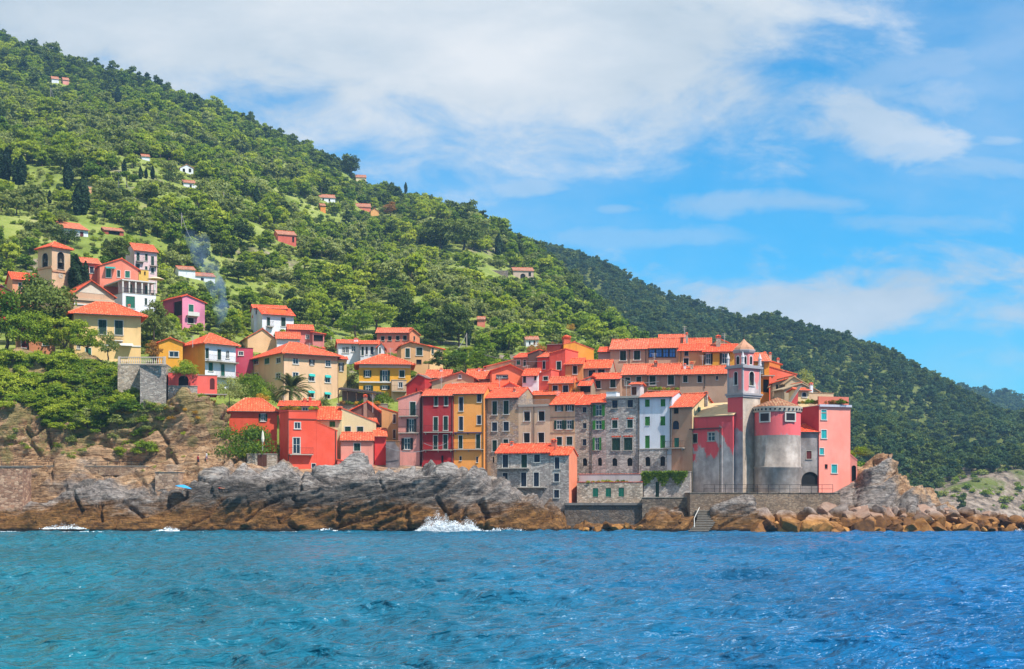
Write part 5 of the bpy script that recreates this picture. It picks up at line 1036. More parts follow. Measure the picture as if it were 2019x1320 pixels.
h = house('orange_cottage', 'orange brown cottage with green doors hidden under the trees at far left', 'Z1', 150, 480, 1030, 1200, 248, 22, plaster((216, 140, 100), .5), ('gx', 990), [(370, 1060, 420, 1150, 'tg'), (186, 1075, 240, 1170, 'rd')], depth=6)
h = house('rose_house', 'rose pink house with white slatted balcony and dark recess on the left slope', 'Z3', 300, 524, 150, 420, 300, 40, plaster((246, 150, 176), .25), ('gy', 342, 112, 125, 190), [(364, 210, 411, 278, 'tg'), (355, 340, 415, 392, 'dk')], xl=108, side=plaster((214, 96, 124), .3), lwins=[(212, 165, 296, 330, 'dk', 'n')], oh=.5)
h.balcony(335, 450, 312, 1.0, .7, mat=WHITE, solid=True)

# tiny houses scattered over the hill
TINY = [('white_hut', 'small white hut with two square dark openings on the olive slope', 355, 381, 331, 342, 470, 20, WHITEW, ('gy', 368, 325, 331, 332), [(360, 333, 365, 340, 'dk', 'n'), (372, 333, 377, 340, 'dk', 'n')]),
        ('white_hut', 'long low white hut with grey roof below the two window hut', 362, 388, 361, 372, 455, 20, WHITEW, ('gx', 357), [(374, 364, 378, 370, 'dk', 'n')]),
        ('white_hut', 'tiny white hut with red roof highest among the olive terraces', 280, 295, 309, 316, 490, 20, WHITEW, ('gx', 306), []),
        ('hill_villa', 'white hill villa with red roof under the dark ridge woods', 630, 661, 390, 399, 560, 16, WHITEW, ('gx', 385), [(636, 391, 639, 397, 'dk', 'n'), (648, 392, 651, 398, 'dk', 'n')]),
        ('hill_villa', 'small orange hill house below the white hill villa', 632, 642, 406, 418, 545, 16, plaster((250, 150, 60)), ('gx', 403), []),
        ('hill_villa', 'orange roofed hill house left of the rusty tree', 703, 731, 408, 416, 560, 12, SALMON, ('gx', 402), []),
        ('hill_villa', 'small peach gable with bright wall right of the orange roofed hill house', 731, 747, 416, 426, 550, 12, plaster((250, 180, 110)), ('gy', 739, 411, 416, 418), []),
        ('hill_villa', 'brick red cottage with white side terrace in the middle of the wooded slope', 548, 584, 463, 482, 470, 24, plaster((226, 110, 90)), ('gx', 457), [(576, 468, 580, 478, 'dk', 'n')]),
        ('hill_villa', 'pale stone house with arched porch near the right flank of the hill', 1012, 1052, 534, 552, 480, 8, plaster((220, 190, 170)), ('gx', 529), [(1026, 540, 1036, 551, 'adk', 'n'), (1042, 537, 1047, 545, 'dk', 'n')]),
        ('hill_villa', 'white house with red roof just above the coral roof terrace', 1037, 1062, 670, 684, 300, 4, WHITEW, ('gx', 665), [(1043, 673, 1046, 680, 'dk', 'n'), (1052, 672, 1055, 680, 'dk', 'n')]),
        ('hill_villa', 'small red roofed shed in the bushes right of the dark pines', 941, 956, 630, 642, 360, 0, SALMON, ('gx', 626), []),
        ('hill_ruin', 'roofless peach ruin beside the tall cypress pair', 168, 181, 368, 385, 430, 26, plaster((236, 176, 130)), ('flat', .3), [(172, 372, 175, 378, 'dk', 'n')]),
        ('hill_villa', 'low red roofed house with dark porch under the palm on the slope', 206, 244, 455, 464, 380, 28, plaster((180, 80, 60)), ('gx', 451), [(214, 457, 236, 463, 'dk', 'n')]),
        ('hill_villa', 'white hill house with red roof beside the drifting smoke', 352, 385, 532, 548, 345, 24, WHITEW, ('gx', 527), []),
        ('hill_villa', 'small white terrace house with pink parapet right of the smoke', 385, 424, 545, 556, 342, 24, WHITEW, ('gx', 540), [(396, 548, 402, 554, 'dk', 'n')]),
        ('hill_villa', 'pale house at the top left corner of the wooded slope', 102, 116, 156, 164, 730, 24, COOLW, ('gx', 152), []),
        ('hill_villa', 'pink hill house near the power poles at the upper left', 124, 136, 158, 167, 725, 24, PINK, ('gx', 153), []),
        ('terrace_wall', 'dry stone terrace wall left of the arched porch house', 964, 1002, 534, 540, 482, 8, masonry(), ('flat', .1), []),
        ('ridge_house', 'pale house standing on the ridge beside the big round tree', 702, 722, 350, 356, 770, 10, CREAM, ('gx', 346), [])]
for nm, lb, x0, x1, yt, yb, Y, yaw, wm, rf, ws in TINY:
    Y = (ray_hit((x0 + x1) / 2, yb, y0=285.0) or Y) - 1.5
    house(nm, lb, 'full', x0, x1, yt, yb, Y, yaw, wm, rf, ws, depth=6, bury=4, oh=.3, os=.2, gutter=False, rm=tiles('x' if rf[0] == 'gx' else 'y', (196, 128, 102), .8, .7) if rf[0] != 'flat' else None, cat='wall' if 'wall' in nm else 'ruin' if 'ruin' in nm else 'hut' if 'hut' in nm else 'house')
# ------------------------------------------------------------------ vegetation
def leaf_mat(name, dark, mid, light, trans=0.35):
    m, nt, b = new_mat(name); b.inputs['Roughness'].default_value = 0.65; b.inputs['Specular IOR Level'].default_value = 0.2
    oi = nt.nodes.new('ShaderNodeObjectInfo'); g = nt.nodes.new('ShaderNodeNewGeometry')
    f = E(nt, oi.outputs['Random']) * 0.55 + nz(nt, g.outputs['Position'], 0.55, 3, 0.6) * 0.55 + (E(nt, g.outputs['Random Per Island']) - 0.5) * 0.45 + (nz(nt, g.outputs['Position'], 0.022, 3, 0.6) - 0.5) * 0.5
    c = ramp(nt, f, [(0.15, dark), (0.5, mid), (0.9, light)])
    nt.links.new(c, b.inputs['Base Color'])
    t = nt.nodes.new('ShaderNodeBsdfTranslucent'); nt.links.new(mix(nt, 1.0, c, (1.25, 1.2, 0.6), 'MULTIPLY'), t.inputs[0])
    ms = nt.nodes.new('ShaderNodeMixShader'); ms.inputs[0].default_value = trans
    nt.links.new(b.outputs[0], ms.inputs[1]); nt.links.new(t.outputs[0], ms.inputs[2]); nt.links.new(ms.outputs[0], nt.nodes['Material Output'].inputs[0])
    return m
LEAF = {'round': leaf_mat('leaf_broad', (0.055, 0.115, 0.010), (0.165, 0.255, 0.018), (0.33, 0.41, 0.036), .42),
        'yellow': leaf_mat('leaf_bright', (0.13, 0.20, 0.012), (0.27, 0.345, 0.022), (0.45, 0.49, 0.05), .42),
        'olive': leaf_mat('leaf_olive', (0.125, 0.160, 0.040), (0.255, 0.295, 0.080), (0.39, 0.42, 0.15), .42),
        'pine': leaf_mat('leaf_pine', (0.030, 0.056, 0.010), (0.080, 0.120, 0.018), (0.17, 0.21, 0.036), 0.25),
        'cypress': leaf_mat('leaf_cypress', (0.008, 0.026, 0.008), (0.022, 0.052, 0.014), (0.045, 0.08, 0.02), 0.12),
        'far': leaf_mat('leaf_far', (0.022, 0.060, 0.026), (0.060, 0.115, 0.042), (0.12, 0.180, 0.06)),
        'flower': leaf_mat('leaf_flower', (0.18, 0.11, 0.012), (0.48, 0.25, 0.017), (0.68, 0.41, 0.034)),
        'rust': leaf_mat('leaf_rust', (0.14, 0.07, 0.012), (0.32, 0.15, 0.035), (0.45, 0.24, 0.07))}
BARK = flat((92, 74, 58), 0.7, name='bark')
def cards(C, N, S, rng, tilt=0.75):
    """small two-triangle leaf clumps at C facing roughly N, size S"""
    n = len(C); N = N + rng.normal(size=(n, 3)) * tilt; N /= np.linalg.norm(N, axis=1)[:, None] + 1e-9
    A = np.cross(N, rng.normal(size=(n, 3))); A /= np.linalg.norm(A, axis=1)[:, None] + 1e-9; B = np.cross(N, A)
    S = (S * (0.6 + 0.8 * rng.rand(n)))[:, None]; A, B = A * S, B * S * (0.55 + 0.3 * rng.rand(n))[:, None]
    bend = N * S * 0.25
    V = np.stack([C - A - bend, C - B, C + A - bend, C + B], 1).reshape(-1, 3)
    return V, np.arange(4 * n).reshape(n, 4)
def crown(kind, n, leaf, seed):
    """leaf clumps for a tree about 1 unit tall; returns verts, faces and a list of limb ends"""
    rng = np.random.RandomState(seed); C, N = [], []; limbs = []
    if kind == 'cypress':
        t = rng.rand(n) ** 0.8; a = rng.rand(n) * 2 * math.pi; r = 0.125 * np.sin(np.clip(t * 0.93 + 0.09, 0, 1) * math.pi) ** 0.65 * (0.75 + 0.35 * rng.rand(n)) * (1 + 0.18 * np.sin(a * 3 + t * 9))
        C = np.stack([r * np.cos(a), r * np.sin(a), 0.05 + t * 0.95], 1); N = np.stack([np.cos(a), np.sin(a), 0.6 + 0 * a], 1)
        V, Fc = cards(C, N, np.full(n, leaf), rng, 0.5); return V, Fc, [((0, 0, 0.6), .02)]
    blobs = []
    nb = {'round': 24, 'olive': 20, 'pine': 20, 'shrub': 20, 'umbrella': 14}[kind]
    for i in range(nb):
        a = rng.rand() * 6.283; q = rng.rand()
        if kind == 'round': p = np.array([0.30 * math.sqrt(q) * math.cos(a), 0.30 * math.sqrt(q) * math.sin(a), 0.34 + 0.50 * rng.rand()]); p[:2] *= 1.25 - abs(p[2] - 0.55) * 1.1; r = 0.08 + 0.11 * rng.rand()
        elif kind == 'olive': p = np.array([0.42 * math.sqrt(q) * math.cos(a), 0.42 * math.sqrt(q) * math.sin(a), 0.36 + 0.46 * rng.rand()]); r = 0.07 + 0.11 * rng.rand()
        elif kind == 'shrub': p = np.array([0.5 * math.sqrt(q) * math.cos(a), 0.5 * math.sqrt(q) * math.sin(a), 0.15 + 0.55 * rng.rand() * (1 - q * .5)]); r = 0.17 + 0.11 * rng.rand()
        elif kind == 'umbrella': p = np.array([0.42 * math.sqrt(q) * math.cos(a), 0.42 * math.sqrt(q) * math.sin(a), 0.72 + 0.14 * rng.rand() - q * .06]); r = 0.11 + 0.06 * rng.rand()
        else: z = 0.22 + 0.7 * (i / nb); w = 0.30 * (1 - ((z - 0.35) / 0.72) ** 2 * (1 if z > .35 else .4)); p = np.array([w * math.sqrt(q) * math.cos(a), w * math.sqrt(q) * math.sin(a), z]); r = 0.07 + 0.09 * rng.rand()
        blobs.append((p, r)); limbs.append((tuple(p * [0.85, 0.85, 0.97]), 0.012))
    w = np.array([r * r for _, r in blobs]); cnt = np.maximum(8, (n * w / w.sum()).astype(int))
    for (p, r), c in zip(blobs, cnt):
        d = rng.normal(size=(c, 3)); d[:, 2] = np.where(d[:, 2] < -0.3, -d[:, 2] * .6, d[:, 2]); d /= np.linalg.norm(d, axis=1)[:, None]
        rad = r * (0.55 + 0.62 * rng.rand(c) ** .8) * (1 + 0.22 * np.sin(d[:, 0] * 7 + p[0] * 20) * np.cos(d[:, 1] * 6 + p[1] * 30))
        fl = np.array([1, 1, 0.8 if kind != 'umbrella' else .6]); C.append(p + d * rad[:, None] * fl); N.append(d + [0, 0, 0.35])
    V, Fc = cards(np.concatenate(C), np.concatenate(N), np.full(sum(cnt), leaf), rng); return V, Fc, limbs
def trunk_mesh(kind, limbs, seed):
    rng = random.Random(seed); m = MB(); r0 = {'round': .030, 'olive': .04, 'pine': .024, 'cypress': .025, 'shrub': .02, 'umbrella': .028}[kind]
    top = {'round': .42, 'olive': .3, 'pine': .8, 'cypress': .7, 'shrub': .2, 'umbrella': .66}[kind]; p = Vector((0, 0, -.04)); r = r0 * 1.3
    for i in range(1, 5):
        q = Vector((rng.uniform(-.02, .02), rng.uniform(-.02, .02), top * i / 4)); rn = r0 * (1.15 - .16 * i) if kind != 'pine' else r0 * (1.1 - .22 * i); m.tube(p, q, r, rn, 6, cap=False); p, r = q, rn
    for e, rr in limbs[:6]:
        if kind == 'pine': m.tube((0, 0, max(.1, e[2] - .05)), e, .010, .004, 4, cap=False)
        else: m.tube(tuple(p), e, r * .6, .006, 4, cap=False)
    return m
PROTO = {}
def proto(kind, leafmat, n, leaf, seed):
    """(crown mesh, trunk mesh, joined mesh) of a one metre tall tree"""
    key = (kind, leafmat, n, leaf, seed)
    if key in PROTO: return PROTO[key]
    V, Fc, limbs = crown(kind, n, leaf, seed); c = mesh_np('crown', V, Fc, LEAF[leafmat]); tm = trunk_mesh(kind, limbs, seed).build('trunk', BARK)
    tv = np.array([v.co[:] for v in tm.data.vertices]); tf = np.array([p.vertices[:] for p in tm.data.polygons if len(p.vertices) == 4])
    j = mesh_np('tree', np.concatenate([V, tv]), np.concatenate([Fc, tf + len(V)]), [LEAF[leafmat], BARK], mat_idx=[0] * len(Fc) + [1] * len(tf))
    r = (c.data, tm.data, j.data)
    for o in (c, tm, j): bpy.data.objects.remove(o)
    PROTO[key] = r; return r
trng = random.Random(11)
def tree(name, label, cat, px, base_py, top_py, Y, kind, leafmat, group=None, width=None, n=2600, leaf=0.030, seed=None, parts=True):
    """a tree whose foot stands at (px, base_py) at depth Y and whose tip reaches top_py; width in photograph pixels"""
    if Y > 310: BOXES.append((px - (width or 20) * .4, top_py + 2, px + (width or 20) * .4, top_py + 2 + (base_py - top_py - 4) * 1.5, Y))
    p = P(px, base_py, Y); h = (base_py - top_py) * Y / F; c, t, j = proto(kind, leafmat, n, leaf, seed if seed is not None else trng.randrange(3))
    wx = h if width is None else width * Y / F / {'cypress': .25, 'shrub': 1.12, 'olive': .98, 'round': .80, 'pine': .62, 'umbrella': 1.0}[kind]
    root = empty(name, p, trng.uniform(0, 6.28)); root.scale = (wx, wx, h * (1.12 if kind == 'shrub' else 1.04)); tag(root, label, cat, group)
    for nm, me in (('crown', c), ('trunk', t)):
        o = bpy.data.objects.new(nm, me); COL.objects.link(o); o.parent = root
    return root


# ---- trees one can tell apart, in and around the village
T = tree
T('pine_tree', 'broad dark pine with brownish needles in front of the square bell tower', 'tree', 100, 705, 528, 252, 'round', 'pine', width=128, n=5200, leaf=.020, seed=1)
T('leafy_tree', 'bright green leafy tree at the far left edge below the crimson cottage', 'tree', 14, 705, 575, 246, 'round', 'round', width=100, n=4500, leaf=.02, seed=2)
T('leafy_tree', 'yellow green low tree left of the pale yellow house', 'tree', 128, 712, 622, 243, 'olive', 'yellow', width=92, n=4200, leaf=.022, seed=0)
T('leafy_tree', 'yellow green spreading tree directly in front of the pale yellow house', 'tree', 172, 712, 630, 241, 'olive', 'yellow', width=70, n=3600, leaf=.022, seed=1)
T('leafy_tree', 'green bushy tree between the bright edge tree and the dark pine', 'tree', 55, 712, 610, 243, 'round', 'round', width=80, n=4200, leaf=.02, seed=0)
T('leafy_tree', 'small wispy tree before the lower floor of the pale yellow house', 'tree', 213, 722, 655, 240, 'round', 'olive', width=46, n=1500, leaf=.024, seed=2)
T('leafy_tree', 'dense dark olive tree right of the pale yellow house', 'tree', 303, 690, 592, 268, 'round', 'pine', width=62, n=3600, leaf=.022, seed=0)
T('leafy_tree', 'reddish flowering bush tree left of the orange wing with small window', 'tree', 302, 722, 672, 248, 'olive', 'rust', width=40, n=1500, leaf=.026, seed=2)
T('cypress_tree', 'stout dark cypress directly right of the square bell tower', 'cypress', 150, 585, 506, 284, 'cypress', 'cypress', width=26)
T('cypress_tree', 'smaller dark cypress between the bell tower and the salmon villa', 'cypress', 169, 580, 518, 288, 'cypress', 'cypress', width=14)
T('leafy_tree', 'round dark evergreen covering the middle of the long white cottage', 'tree', 129, 482, 443, 366, 'shrub', 'pine', width=50, n=2400)
T('leafy_tree', 'brown green round tree left of the tall pale pink house', 'tree', 230, 530, 470, 322, 'round', 'pine', width=58, n=3000, leaf=.024)
T('leafy_tree', 'dark round tree below the rose pink house by the drifting smoke', 'tree', 448, 676, 634, 282, 'round', 'pine', width=36)
T('creeper_bush', 'domed green creeper on top of the red terrace house', 'bush', 364, 745, 709, 230.5, 'shrub', 'round', width=54, n=2600, leaf=.03)
T('leafy_tree', 'large glossy green tree left of the date palm', 'tree', 503, 800, 718, 250, 'shrub', 'round', width=76, n=5200, leaf=.020)
T('garden_bush', 'olive green bush right of the coral annex', 'bush', 452, 796, 742, 246, 'shrub', 'olive', width=58, n=3000, leaf=.024)
T('garden_bush', 'small bright green round bush left of the date palm', 'bush', 521, 796, 764, 246, 'shrub', 'yellow', width=28, n=1500, leaf=.04)
T('flower_bush', 'orange flowering bush behind the low red orange roof', 'bush', 514, 800, 776, 244, 'shrub', 'flower', width=36, n=1500, leaf=.04)
T('garden_bush', 'dark bush hiding the wall of the red orange house on the shore', 'bush', 470, 918, 814, 225, 'shrub', 'round', width=122, n=8000, leaf=.018, seed=1)
T('garden_bush', 'light green bush at the foot of the dark shore bush', 'bush', 484, 908, 876, 223, 'shrub', 'yellow', width=36, n=1800, leaf=.03)
T('garden_bush', 'round green tree at the right end of the pergola', 'bush', 755, 800, 764, 254, 'shrub', 'round', width=36, n=2200, leaf=.03)
T('garden_bush', 'dark bush under the lower windows of the beige apartments', 'bush', 634, 806, 782, 250, 'shrub', 'pine', width=36, n=1600, leaf=.03)
T('garden_bush', 'dull green bush between the beige apartments and the yellow villa', 'bush', 684, 776, 720, 268, 'shrub', 'olive', width=44, n=2600, leaf=.026)
T('leafy_tree', 'dark spreading tree right of the tan house with pale gable', 'tree', 880, 740, 688, 266, 'olive', 'pine', width=62, n=3200, leaf=.024)
T('leafy_tree', 'mid green tree between the two dark trees above the pink roofs', 'tree', 918, 738, 694, 268, 'olive', 'round', width=44, n=2600, leaf=.026)
T('leafy_tree', 'dark green tree left of the far red roof above the salmon gable', 'tree', 951, 738, 690, 264, 'olive', 'round', width=48, n=2600, leaf=.026, seed=1)
T('umbrella_pine', 'small flat topped pine right of the tan house with pale gable', 'tree', 845, 738, 708, 270, 'umbrella', 'pine', width=26, n=1200)
T('leafy_tree', 'pale grey leafless looking tree behind the tan stone roof on the point', 'tree', 1590, 790, 726, 246, 'round', 'olive', width=40, n=900, leaf=.024)
T('point_shrub', 'yellow green shrub at the foot of the pink sea house on the point', 'bush', 1694, 902, 874, 222, 'shrub', 'yellow', width=34, n=1800, leaf=.03)
T('point_shrub', 'olive shrub on the crest of the point rock', 'bush', 1712, 902, 884, 221, 'shrub', 'olive', width=26, n=1200, leaf=.03)
T('garden_bush', 'scrubby bush between the coral houses and the dark gable', 'bush', 1062, 705, 672, 254, 'shrub', 'rust', width=40, n=1200, leaf=.03)
# cypresses on the slope
CYP = [(3, 300, 352), (13, 295, 354), (32, 314, 364), (42, 310, 366), (134, 318, 374), (245, 316, 346), (277, 330, 354), (288, 333, 353), (301, 329, 354), (98, 377, 402), (153, 368, 426), (164, 352, 424),
       (800, 361, 380), (983, 463, 506), (506, 368, 402), (923, 646, 682), (232, 172, 206), (1398 / 2.64 + 450 - 450 + 0, 700, 700)][:-1]
CYLAB = ['cut off by the left edge of the picture', 'tall and leftmost in the left cluster', 'left twin of the tall pair in the left cluster', 'right twin of the tall pair in the left cluster', 'standing alone left of the peach ruin', 'short and alone above the power pole',
         'left one of the small trio', 'middle one of the small trio', 'right one of the small trio', 'small and dark above the white cottage', 'stout one beside the peach ruin', 'slim tall one beside the peach ruin',
         'alone on the ridge against the sky', 'below the right flank ridge', 'below the dark ridge woods', 'beside the pole right of the tan house', 'broad dark one high under the ridge']
for (px, t_, b_), lb in zip(CYP, CYLAB):
    Y = ray_hit(px, b_) or 760
    T('cypress_tree', 'dark cypress ' + lb, 'cypress', px, b_ + 2, t_, Y, 'cypress', 'cypress', 'cypresses on the wooded slope', width=(b_ - t_) * .31, n=1400, leaf=.04)
BIG = [(692, 352, 308, 40, 'round', 'pine', 'big round dark tree standing on the ridge'), (868, 492, 430, 78, 'round', 'pine', 'left half of the dark tree pair below the ridge'), (915, 500, 428, 70, 'round', 'pine', 'right half of the dark tree pair below the ridge'),
       (742, 660, 596, 70, 'round', 'yellow', 'broad bright tree left of the tall pines above the village'), (800, 672, 590, 52, 'pine', 'pine', 'purple tinged pine above the salmon house'), (838, 678, 594, 58, 'pine', 'round', 'tall pine above the salmon house gable'),
       (872, 682, 592, 66, 'round', 'pine', 'widest dark pine above the tan house'), (905, 684, 606, 56, 'round', 'pine', 'dark pine above the right end of the tan house'), (700, 668, 612, 60, 'round', 'round', 'leafy tree above the white wing with gable'),
       (770, 398 + 30, 398, 30, 'round', 'rust', 'rusty orange tree below the ridge'), (1124, 652, 634, 18, 'shrub', 'flower', 'bright orange flowering bush on the lower right slope'), (855, 690, 640, 40, 'pine', 'pine', 'small pine right of the salmon house'),
       (250, 372, 336, 40, 'umbrella', 'round', 'umbrella shaped tree below the lone short cypress'), (340, 360, 334, 40, 'shrub', 'pine', 'dark round tree left of the two window hut'), (470, 560, 520, 60, 'round', 'pine', 'dark tree beside the drifting smoke')]
for px, b_, t_, w_, kd, lf, lb in BIG:
    Y = ray_hit(px, b_) or 760
    T('leafy_tree' if kd != 'pine' else 'pine_tree', lb, 'tree', px, b_ + 2, t_, Y, kd, lf, None, width=w_, n=2600, leaf=.026)

# ---- date palm
def palm(px, base, mid, Yp, rad, label):
    p = P(px, base, Yp); root = tag(empty('date_palm', p), label, 'palm'); h = (base - mid) * Yp / F; r = rad * Yp / F; rng = random.Random(5)
    m = MB(); m.tube((0, 0, -.5), (0, 0, h), .35, .3, 8); m.build('trunk', BARK, root)
    pm = leaf_mat('palm_leaf', (0.04, 0.055, 0.012), (0.10, 0.125, 0.03), (0.22, 0.24, 0.08)) if 'palm_leaf' not in bpy.data.materials else bpy.data.materials['palm_leaf']
    nf = 46 if rad > 20 else 22
    for i in range(nf):
        a = rng.uniform(0, 6.28); el = R(rng.uniform(-12, 82)); ln = r * rng.uniform(.85, 1.12); m = MB(); pts = []
        for k in range(9):
            t = k / 8; e = el - t * t * R(70); pts.append((pts[-1] + (prev := Vector((math.cos(a) * math.cos(e), math.sin(a) * math.cos(e), math.sin(e)))) * ln / 8) if pts else Vector((0, 0, h)))
        side = Vector((-math.sin(a), math.cos(a), 0))
        for k in range(8):
            w = .02 + r * .17 * math.sin(math.pi * (k + .6) / 8.6); d = (pts[k + 1] - pts[k])
            for s_ in (-1, 1):
                for q in range(4):
                    o = pts[k] + d * (q / 4); m.poly([o, o + d * .30, o + d * .9 + side * s_ * w + Vector((0, 0, -w * .35)), ][:: s_])
        m.build('frond', pm, root)
palm(573, 806, 772, 249, 47, 'date palm with arching fronds in front of the beige apartments')
Yp_ = ray_hit(286, 452); palm(286, 452, 436, Yp_ or 380, 16, 'small palm on the slope above the tall pale pink house')

# ---- shrubs over the cliff on the left, agaves
tr = np.random.RandomState(21)
pts = SHORE.reshape(-1, 3); sp_px = CX + F * pts[:, 0] / pts[:, 1]; sp_py = HY - F * (pts[:, 2] - EYE) / pts[:, 1]
def in_poly(x, y, poly):
    c = np.zeros(x.shape, bool); n = len(poly)
    for i in range(n):
        (x0, y0), (x1, y1) = poly[i], poly[(i + 1) % n]
        k = ((y0 > y) != (y1 > y)) & (x < (x1 - x0) * (y - y0) / ((y1 - y0) + 1e-9) + x0); c ^= k
    return c
def shrubs(poly, n, lo, hi, mats, label, group, nm='cliff_shrub', leafn=1500):
    k = np.nonzero(in_poly(sp_px, sp_py, poly))[0]
    if not len(k): return
    chosen = []
    for i in tr.permutation(k):
        if all(np.linalg.norm(pts[i] - pts[j]) > lo * .46 for j in chosen): chosen.append(i)
        if len(chosen) >= n: break
    for i in chosen:
        s = lo + (hi - lo) * tr.rand(); c, t, j = proto('shrub', mats[tr.randint(len(mats))], leafn, .055, tr.randint(4))
        o = bpy.data.objects.new(nm, j); COL.objects.link(o); o.location = pts[i] - [0, 0, s * .22]; o.scale = (s * (1 + .3 * tr.rand()), s, s * (.75 + .3 * tr.rand())); o.rotation_euler = (0, 0, tr.rand() * 6.28); tag(o, label, 'shrub', group)
shrubs([(-30, 700), (150, 708), (165, 770), (150, 830), (60, 800), (-30, 800)], 90, 2.2, 3.2, ['yellow', 'yellow', 'round'], 'bright green shrub in the thicket at the left end of the cliff top', 'cliff thicket, left part')
shrubs([(150, 708), (262, 728), (278, 790), (255, 830), (175, 850), (150, 800)], 80, 2.0, 3.2, ['round', 'olive', 'round', 'yellow'], 'dull green shrub in the thicket left of the tall stone buttress', 'cliff thicket, right part')
shrubs([(80, 780), (170, 770), (200, 845), (110, 850), (85, 845)], 40, 1.7, 2.8, ['yellow', 'yellow', 'round'], 'yellow green shrub hanging over the cliff edge below the thicket', 'shrubs hanging over the cliff edge')
shrubs([(232, 860), (300, 855), (330, 880), (300, 898), (236, 898)], 12, 1.3, 2.4, ['round', 'yellow', 'yellow'], 'round shrub on the ledge above the cliff path', 'shrubs on the path ledge', leafn=1100)
shrubs([(325, 800), (390, 790), (400, 850), (330, 870)], 14, .6, 1.3, ['flower', 'yellow', 'flower'], 'orange flowering tuft on the rock below the red terrace house', 'flowering tufts on the cliff', 'flower_tuft', 500)
shrubs([(390, 775), (440, 775), (440, 800), (395, 800)], 6, .9, 1.5, ['flower', 'round'], 'flowering tuft hanging under the coral annex', 'tufts under the coral annex', 'flower_tuft', 500)
shrubs([(0, 840), (240, 850), (240, 905), (0, 905)], 16, .5, 1.2, ['olive', 'yellow', 'round'], 'small green tuft growing in the cracks of the tan cliff', 'tufts in the tan cliff', 'rock_tuft', 400)
shrubs([(200, 890), (330, 880), (430, 860), (420, 940), (250, 940)], 16, .4, .9, ['yellow', 'olive'], 'small green tuft on the grey rock below the path', 'tufts on the grey rock', 'rock_tuft', 400)
shrubs([(236, 790), (262, 790), (268, 838), (240, 838)], 3, 1.4, 1.8, ['flower'], 'yellow flowering agave clump beside the stone buttress', 'agave clumps', 'agave', 600)

shrubs([(235, 790), (330, 800), (330, 860), (235, 860)], 16, .9, 1.9, ['yellow', 'olive', 'round'], 'scrubby bush on the rock face below the stone buttress', 'bushes below the stone buttress', leafn=900)
shrubs([(20, 850), (230, 845), (230, 912), (20, 912)], 14, .8, 1.6, ['yellow', 'olive', 'round'], 'green bush clinging to the tan cliff above the path', 'bushes above the cliff path', leafn=900)

# ---- plants in the terraces
def planter(x0, x1, y, zone, Y, n, size, mats, label, group):
    zx, zy, zs = Z0[zone]
    for i in range(n):
        px = zx + (x0 + (x1 - x0) * (i + .5) / n) / zs; s = size * trng.uniform(.7, 1.3); c, t, j = proto('shrub', trng.choice(mats), 500, .08, trng.randrange(3))
        o = bpy.data.objects.new('terrace_plant', j); COL.objects.link(o); o.location = P(px, zy + y / zs, Y); o.location.z -= s * .2; o.scale = (s, s, s); o.rotation_euler = (0, 0, trng.uniform(0, 6)); tag(o, label, 'plant', group)
planter(1040, 1630, 935, 'Y3', 218.6, 16, .85, ['rust', 'round', 'pine', 'flower'], 'potted plant along the terrace edge of the pink sea house', 'plants on the pink house terrace')
planter(1120, 1290, 210, 'Z4', 230.0, 6, 1.0, ['flower', 'yellow'], 'yellow flowering plant on the left of the red terrace parapet', 'plants on the red terrace')
planter(1370, 1440, 210, 'Z4', 230.0, 3, .8, ['flower', 'yellow'], 'yellow flowering plant on the right of the red terrace parapet', 'plants on the right of the red terrace')
planter(840, 1000, 245, 'Z7', 251, 6, .9, ['rust', 'pine'], 'brownish plant on the roof terrace of the coral house', 'plants on the coral roof terrace')
planter(890, 1240, 876, 'Z8', 218.4, 9, .7, ['yellow', 'round'], 'small plant on the red tiled edge of the stone annex', 'plants on the annex edge')
planter(1150, 1215, 790, 'Z7', 236.2, 3, .8, ['round', 'rust'], 'plant beside the small roofed loggia', 'plants at the loggia')
planter(600, 950, 775, 'Y1', 226.0, 7, .7, ['flower', 'rust', 'round'], 'plant on the roof terrace above the pale white house', 'plants above the white house')
# ivy on the terrace wall
V_, F_, _ = crown('shrub', 10, .1, 1); rg = np.random.RandomState(4); n_ = 3800; kk = rg.rand(n_); pxs = 1268 + 84 * kk + rg.normal(size=n_) * 2
drop = 6 + 22 * (0.5 + 0.5 * np.sin(kk * 17)) * rg.rand(n_); pys = 931 + drop * rg.rand(n_) ** .8 + rg.normal(size=n_) * 1.5
C_ = np.array([P(a, b_, row_ - .12 - .25 * rg.rand()) for a, b_, row_ in zip(pxs, pys, 217.5 - (pxs - 1269) / 84 * 1.7)])
V_, F_ = cards(C_, np.tile([0, -1, .5], (n_, 1)).astype(float), np.full(n_, .16), rg); tag(mesh_np('ivy', V_, F_, LEAF['round']), 'green ivy hanging over the top of the stone terrace wall', 'ivy')

# ------------------------------------------------------------------ the woods on the slopes
def scatter(f, ylim, step, seed, px_lim):
    rng = np.random.RandomState(seed); out = []
    y0, y1 = ylim; xs = np.arange(-520, 560, step); ys = np.arange(y0, y1, step * .92)
    X, Y = np.meshgrid(xs, ys); X = X + (rng.rand(*X.shape) - .5) * step * 1.1; Y = Y + (rng.rand(*Y.shape) - .5) * step; px = CX + F * X / Y
    k = (px > px_lim[0]) & (px < px_lim[1]); return X[k], Y[k], px[k], rng
B = np.array(BOXES)
def clear_of_houses(px, Y, z, h, w):
    top = HY - F * (z + h - EYE) / Y; bot = HY - F * (z - EYE) / Y; hw = w * .5 * F / Y; ok = np.ones(len(px), bool)
    for x0, y0, x1, y1, yb in B:
        ok &= ~((Y < yb + 3) & (px + hw > x0) & (px - hw < x1) & (top < y0 + .55 * (y1 - y0)) & (bot > y0))
        ok &= ~((np.abs(Y - yb) < 5) & (px + hw * .4 > x0) & (px - hw * .4 < x1))
    return ok
